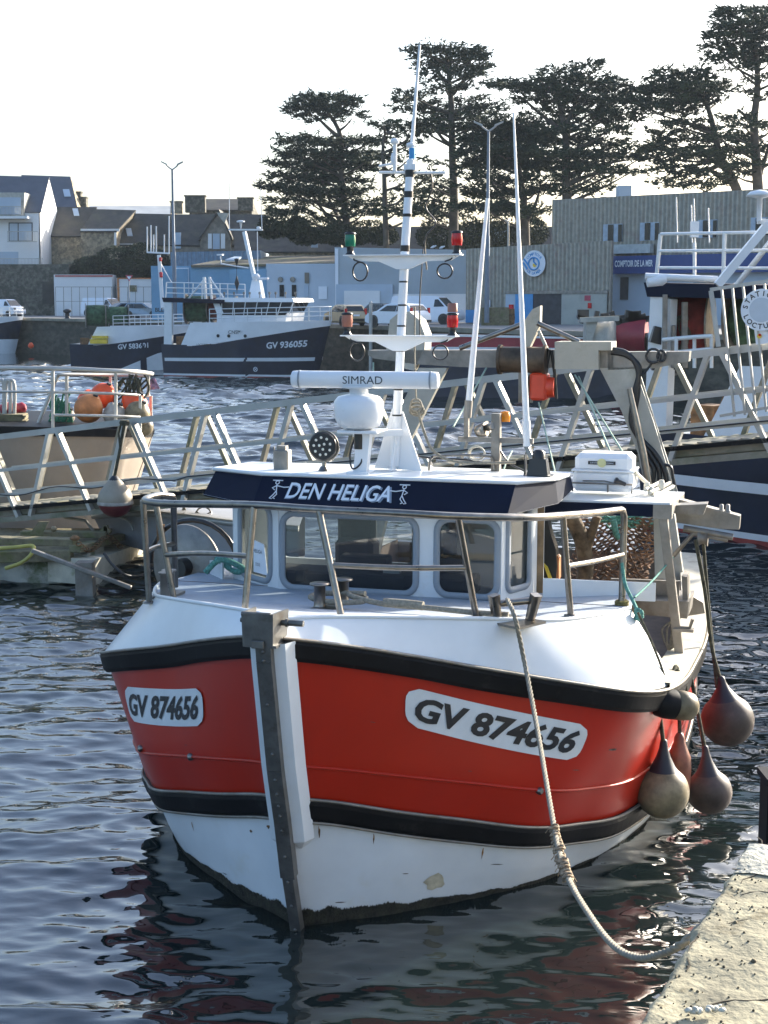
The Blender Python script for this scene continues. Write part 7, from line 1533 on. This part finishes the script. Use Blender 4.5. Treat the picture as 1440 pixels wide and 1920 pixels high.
# gulls on the far edge
for k, (x, y, Y, lb) in enumerate(((812, 463, 117, 'gull resting on the roof edge of the pale blue hall, the left of the two'), (828, 464, 117, 'gull resting on the roof edge of the pale blue hall, the right of the two'))):
    t = thing('gull', lb, 'gull', at(x, y + 1, Y)); mb = MB(); c = at(x, y, Y); mb.lathe([(.01, -.22), (.08, -.1), (.10, .05), (.05, .16), (.06, .22), (.01, .28)], c, (1, 0, .4), 10); mb.build('body', M_wsign, t)
# ================================================================== CYPRESSES
def cypress(label, Y, trunk, limbs, pads, seed, dens=1.0, name='cypress_tree', r0=.55):
    rnd = random.Random(seed); t = thing(name, label, 'tree', V((at(trunk[0][0], 600, Y).x, Y, 3.4)), group='old cypresses behind the harbour')
    mb = MB(); pts = [at(x, y, Y) for x, y in trunk]; pts[0].z = min(pts[0].z, 3.4) if True else 0
    sm = cr(pts, 6); mb.tube(sm, [r0 * (1 - .72 * i / (len(sm) - 1)) for i in range(len(sm))], 9)
    padw = []
    for (x, y, w_, h) in pads:
        dy = rnd.uniform(-2.6, 2.6); c = at(x, y, Y + dy); k = (Y + dy) / F; padw.append((c, w_ / 2 * k * 1.06, h / 2 * k * 1.25))
    for l in limbs:
        lp2 = [at(x, y, Y + (rnd.uniform(-.6, .6) if i else 0)) for i, (x, y) in enumerate(l)]; s2_ = cr(lp2, 5); mb.tube(s2_, [.24 * (1 - .7 * i / (len(s2_) - 1)) for i in range(len(s2_))], 6)
    for c, rx, rz_ in padw:                           # a bough from the trunk into every pad
        best = min(sm, key=lambda q: (q - (c + V((0, 0, -abs(c.x - q.x) * .5)))).length)
        mid = best.lerp(c, .55) + V((0, 0, -rx * .10)); s2_ = cr([best, mid, c], 4); mb.tube(s2_, [.15 * (1 - .7 * i / (len(s2_) - 1)) for i in range(len(s2_))], 5)
    mb.build('trunk', M_bark, t)
    vs_, fs = [], []
    for c, rx, rz_ in padw:
        ry = min(max(rx * .8, 1.2), 3.2); nsp = max(10, int(rx * ry * 17 * dens * rnd.choice((.7, 1.0, 1.5))))
        for k in range(nsp):                          # sprays: flattened fans growing outward and slightly up
            a = rnd.uniform(0, 2 * PI); q = math.sqrt(rnd.random()); px_ = math.cos(a) * q * rx; py_ = math.sin(a) * q * ry
            top_ = rz_ * (1 - q * q) ** .5
            b = c + V((px_, py_, top_ * rnd.uniform(-.55, .95) + .15 * math.sin(px_ * 2.3 + py_)))
            dr = V((px_ / rx + rnd.gauss(0, .45), py_ / ry + rnd.gauss(0, .45), rnd.uniform(-.15, .35))).normalized(); ln = rnd.uniform(.5, 1.2)
            sdv = dr.cross(V((rnd.gauss(0, .3), rnd.gauss(0, .3), 1))).normalized()
            for j in range(7):
                o = b + dr * ln * rnd.uniform(0, 1) + sdv * rnd.gauss(0, .20) + V((0, 0, rnd.gauss(0, .10))); s_ = rnd.uniform(.13, .33)
                u = (dr + V((rnd.gauss(0, .5), rnd.gauss(0, .5), rnd.gauss(0, .35)))).normalized() * s_ * 1.5; v = u.cross(V((rnd.gauss(0, 1), rnd.gauss(0, 1), rnd.gauss(0, 1)))).normalized() * s_ * .7
                i = len(vs_); vs_ += [o - u * .5 - v * .4, o - u * .3 + v * .6, o + u]; fs.append([i, i + 1, i + 2])
    mb = MB(); mb.add(vs_, fs); mb.build('crown', M_leaf, t); return t
cypress('broad old cypress with drooping tiers at the left end of the row', 150, [(655, 600), (652, 470), (648, 400), (640, 330), (638, 255), (618, 215)], [[(650, 440), (610, 400), (575, 350)], [(645, 430), (620, 380), (600, 330)], [(640, 262), (610, 235), (590, 215)]],
 [(610, 190, 110, 18), (575, 200, 70, 12), (595, 210, 100, 16), (640, 205, 60, 16), (660, 222, 50, 14), (655, 190, 26, 10), (590, 224, 60, 10), (610, 185, 60, 14), (560, 262, 70, 9), (575, 272, 90, 12), (615, 268, 70, 18), (660, 268, 90, 14), (695, 265, 60, 12), (560, 290, 70, 12), (600, 292, 120, 20), (660, 292, 100, 18), (540, 308, 70, 10), (580, 312, 90, 16), (640, 315, 120, 20), (690, 300, 50, 12), (530, 328, 70, 9), (570, 335, 90, 14), (630, 340, 100, 16), (515, 348, 60, 8), (550, 355, 80, 12), (610, 362, 120, 16), (670, 355, 60, 12), (530, 375, 60, 10), (580, 380, 100, 14), (650, 385, 60, 14), (545, 398, 70, 12), (690, 385, 70, 20), (680, 402, 60, 16), (620, 405, 60, 12)], 1)
cypress('slender cypress with thin ragged foliage behind the mast', 142, [(724, 600), (724, 470), (722, 400), (720, 320), (718, 275), (722, 250)], [], [(742, 238, 60, 7), (760, 243, 70, 9), (720, 232, 40, 6), (775, 252, 60, 8), (725, 262, 36, 9), (770, 268, 50, 9), (740, 285, 50, 10), (765, 300, 60, 12), (740, 320, 50, 8), (770, 335, 60, 10), (760, 370, 80, 16), (745, 395, 60, 16), (780, 400, 70, 14)], 2, .8, r0=.36)
cypress('tall slim cypress with a flat layered top, highest in the middle', 146, [(848, 600), (850, 450), (851, 370), (848, 290), (846, 200), (842, 150), (838, 110)], [[(848, 275), (832, 262), (820, 245)], [(846, 175), (870, 150), (885, 130)], [(843, 160), (825, 140), (810, 115)], [(849, 295), (875, 265), (890, 240)]],
 [(835, 92, 70, 9), (800, 98, 50, 7), (775, 92, 34, 5), (870, 98, 70, 10), (890, 108, 50, 9), (840, 108, 120, 12), (865, 122, 100, 12), (900, 128, 30, 8), (815, 125, 70, 10), (845, 140, 90, 10), (890, 142, 50, 8), (815, 150, 50, 7), (835, 168, 50, 9), (860, 165, 60, 8), (770, 178, 60, 9), (755, 190, 40, 10), (785, 192, 70, 14), (770, 205, 60, 12), (805, 210, 60, 10), (800, 228, 50, 12), (790, 240, 60, 12), (890, 188, 60, 10), (915, 200, 70, 9), (880, 205, 80, 12), (855, 218, 70, 12), (900, 220, 80, 12), (830, 240, 90, 12), (870, 240, 90, 12), (905, 238, 40, 8), (820, 250, 60, 8), (835, 305, 30, 8), (810, 345, 60, 14), (790, 330, 60, 14), (790, 360, 90, 18), (815, 385, 100, 22), (780, 395, 70, 18), (840, 400, 70, 20)], 4)
cypress('dense dark cypress with a rounded top behind the right lamp post', 140, [(985, 600), (985, 470), (984, 400), (975, 330), (960, 270)], [[(985, 430), (950, 380), (920, 340)], [(985, 420), (1005, 380), (1015, 340)]],
 [(960, 228, 90, 14), (935, 240, 90, 16), (975, 245, 110, 20), (950, 260, 150, 22), (995, 270, 80, 18), (900, 268, 70, 12), (930, 285, 130, 22), (985, 295, 100, 22), (890, 300, 70, 12), (940, 310, 140, 18), (1000, 320, 80, 14), (905, 330, 80, 12), (960, 340, 110, 14), (890, 352, 60, 10), (930, 365, 100, 12), (1005, 360, 60, 10), (910, 390, 90, 14), (960, 395, 90, 12), (1000, 400, 60, 16)], 5, 1.25)
cypress('wide spreading cypress with long upswept boughs right of the white aerial', 138, [(1063, 600), (1063, 400), (1062, 330), (1060, 250), (1050, 200), (1040, 170)], [[(1060, 250), (1015, 215), (975, 180)], [(1062, 300), (1100, 270), (1150, 240)], [(1060, 240), (1080, 190), (1090, 150)], [(1063, 330), (1120, 310), (1175, 300)], [(1063, 345), (1120, 325), (1170, 325)]],
 [(1100, 122, 50, 10), (1040, 130, 40, 9), (1095, 135, 70, 12), (1045, 145, 80, 14), (1010, 148, 40, 10), (1120, 150, 80, 12), (1085, 158, 120, 18), (940, 156, 50, 7), (965, 162, 70, 9), (990, 170, 60, 10), (1030, 170, 80, 16), (1150, 165, 80, 12), (1175, 172, 50, 8), (1110, 180, 120, 18), (1050, 190, 90, 16), (1000, 186, 50, 10), (1155, 188, 80, 12), (1195, 190, 50, 8), (1085, 205, 120, 18), (1140, 212, 90, 14), (1030, 215, 80, 12), (1170, 225, 60, 10), (1090, 232, 110, 18), (1050, 245, 90, 14), (1140, 245, 70, 12), (1060, 265, 120, 16), (1110, 268, 90, 14), (1150, 272, 60, 10), (1190, 278, 70, 9), (1040, 290, 100, 14), (1100, 292, 90, 14), (1165, 295, 80, 10), (1205, 295, 50, 7), (1070, 312, 110, 14), (1130, 318, 80, 10), (1180, 325, 60, 8), (1040, 330, 80, 12), (1100, 338, 90, 12), (1030, 352, 70, 10), (1080, 360, 80, 14), (1120, 355, 60, 10)], 6)
cypress('leaning cypress with a domed crown and bare curved trunk near the right edge', 136, [(1392, 600), (1388, 400), (1375, 340), (1352, 300), (1340, 250), (1330, 210), (1318, 185)], [[(1340, 245), (1300, 235), (1270, 222)], [(1365, 320), (1320, 290), (1290, 270)], [(1375, 340), (1330, 320), (1290, 320)]],
 [(1280, 140, 90, 14), (1260, 152, 90, 16), (1305, 152, 90, 16), (1275, 168, 120, 20), (1330, 160, 60, 12), (1245, 172, 70, 14), (1320, 172, 80, 14), (1355, 175, 50, 8), (1250, 190, 90, 16), (1295, 190, 80, 14), (1225, 198, 50, 9), (1215, 208, 30, 8), (1260, 208, 90, 12), (1345, 190, 30, 12), (1265, 232, 50, 12), (1295, 235, 70, 16), (1255, 250, 60, 14), (1240, 268, 50, 10), (1285, 262, 90, 16), (1270, 282, 90, 12), (1225, 280, 40, 7), (1300, 290, 90, 14), (1265, 300, 60, 10), (1250, 315, 50, 9), (1290, 325, 70, 12), (1320, 315, 60, 14), (1245, 338, 50, 8), (1275, 345, 60, 12), (1305, 350, 60, 12), (1335, 345, 60, 14)], 7)
cypress('tallest cypress, its crown cut by the right edge of the photo', 134, [(1425, 600), (1422, 380), (1418, 300), (1414, 230), (1420, 170), (1418, 110), (1405, 60)], [[(1420, 345), (1440, 280), (1460, 220)], [(1414, 240), (1395, 215), (1382, 205)]],
 [(1370, 18, 50, 7), (1400, 22, 80, 9), (1440, 30, 80, 10), (1385, 38, 90, 12), (1360, 50, 50, 9), (1425, 52, 110, 14), (1350, 64, 50, 10), (1390, 72, 110, 16), (1450, 75, 90, 14), (1340, 90, 40, 12), (1370, 92, 90, 16), (1425, 98, 110, 16), (1355, 108, 50, 10), (1395, 115, 80, 12), (1440, 120, 80, 12), (1385, 130, 50, 8), (1430, 145, 60, 12), (1470, 140, 60, 20), (1440, 180, 50, 14), (1400, 172, 30, 8), (1375, 222, 60, 12), (1395, 235, 70, 16), (1360, 245, 60, 14), (1380, 262, 80, 16), (1345, 258, 40, 10), (1400, 280, 70, 16), (1365, 285, 70, 14), (1350, 305, 60, 12), (1395, 310, 60, 14), (1450, 240, 60, 20), (1465, 290, 60, 30), (1380, 330, 60, 12)], 8)
for k, (lab, x, y, w_, h, s_) in enumerate((('dark bush under the left cypress beside the stone house', 530, 420, 90, 50, 1), ('dark bush at the foot of the left cypress', 600, 432, 110, 50, 2), ('shrubs behind the pale blue hall left of the mast', 690, 435, 100, 45, 3), ('dark thicket right of the mast foot of the tall cypress', 850, 430, 130, 70, 4), ('thicket behind the lamp post above the ribbed warehouse', 960, 425, 120, 70, 5))):
    leafmass('bush', lab, [(x, y, w_, h), (x - w_ * .25, y + h * .2, w_ * .6, h * .7), (x + w_ * .28, y + h * .15, w_ * .6, h * .8)], M_hedge, 1100, .45, 'bush', 147 + k, seed=30 + k)
# ================================================================== HAZE
m = bpy.data.materials.new('haze_air'); m.use_nodes = True; N = m.node_tree.nodes; N.clear()
o_ = N.new('ShaderNodeOutputMaterial'); v_ = N.new('ShaderNodeVolumePrincipled'); v_.inputs['Density'].default_value = 0.00015; v_.inputs['Color'].default_value = (.72, .86, 1, 1); v_.inputs['Anisotropy'].default_value = 0.1
m.node_tree.links.new(v_.outputs[0], o_.inputs['Volume'])
mb = MB(); mb.box((0, 430, 17), (2200, 1030, 38)); hz = mb.build('haze', m); tag(hz, kind='stuff')
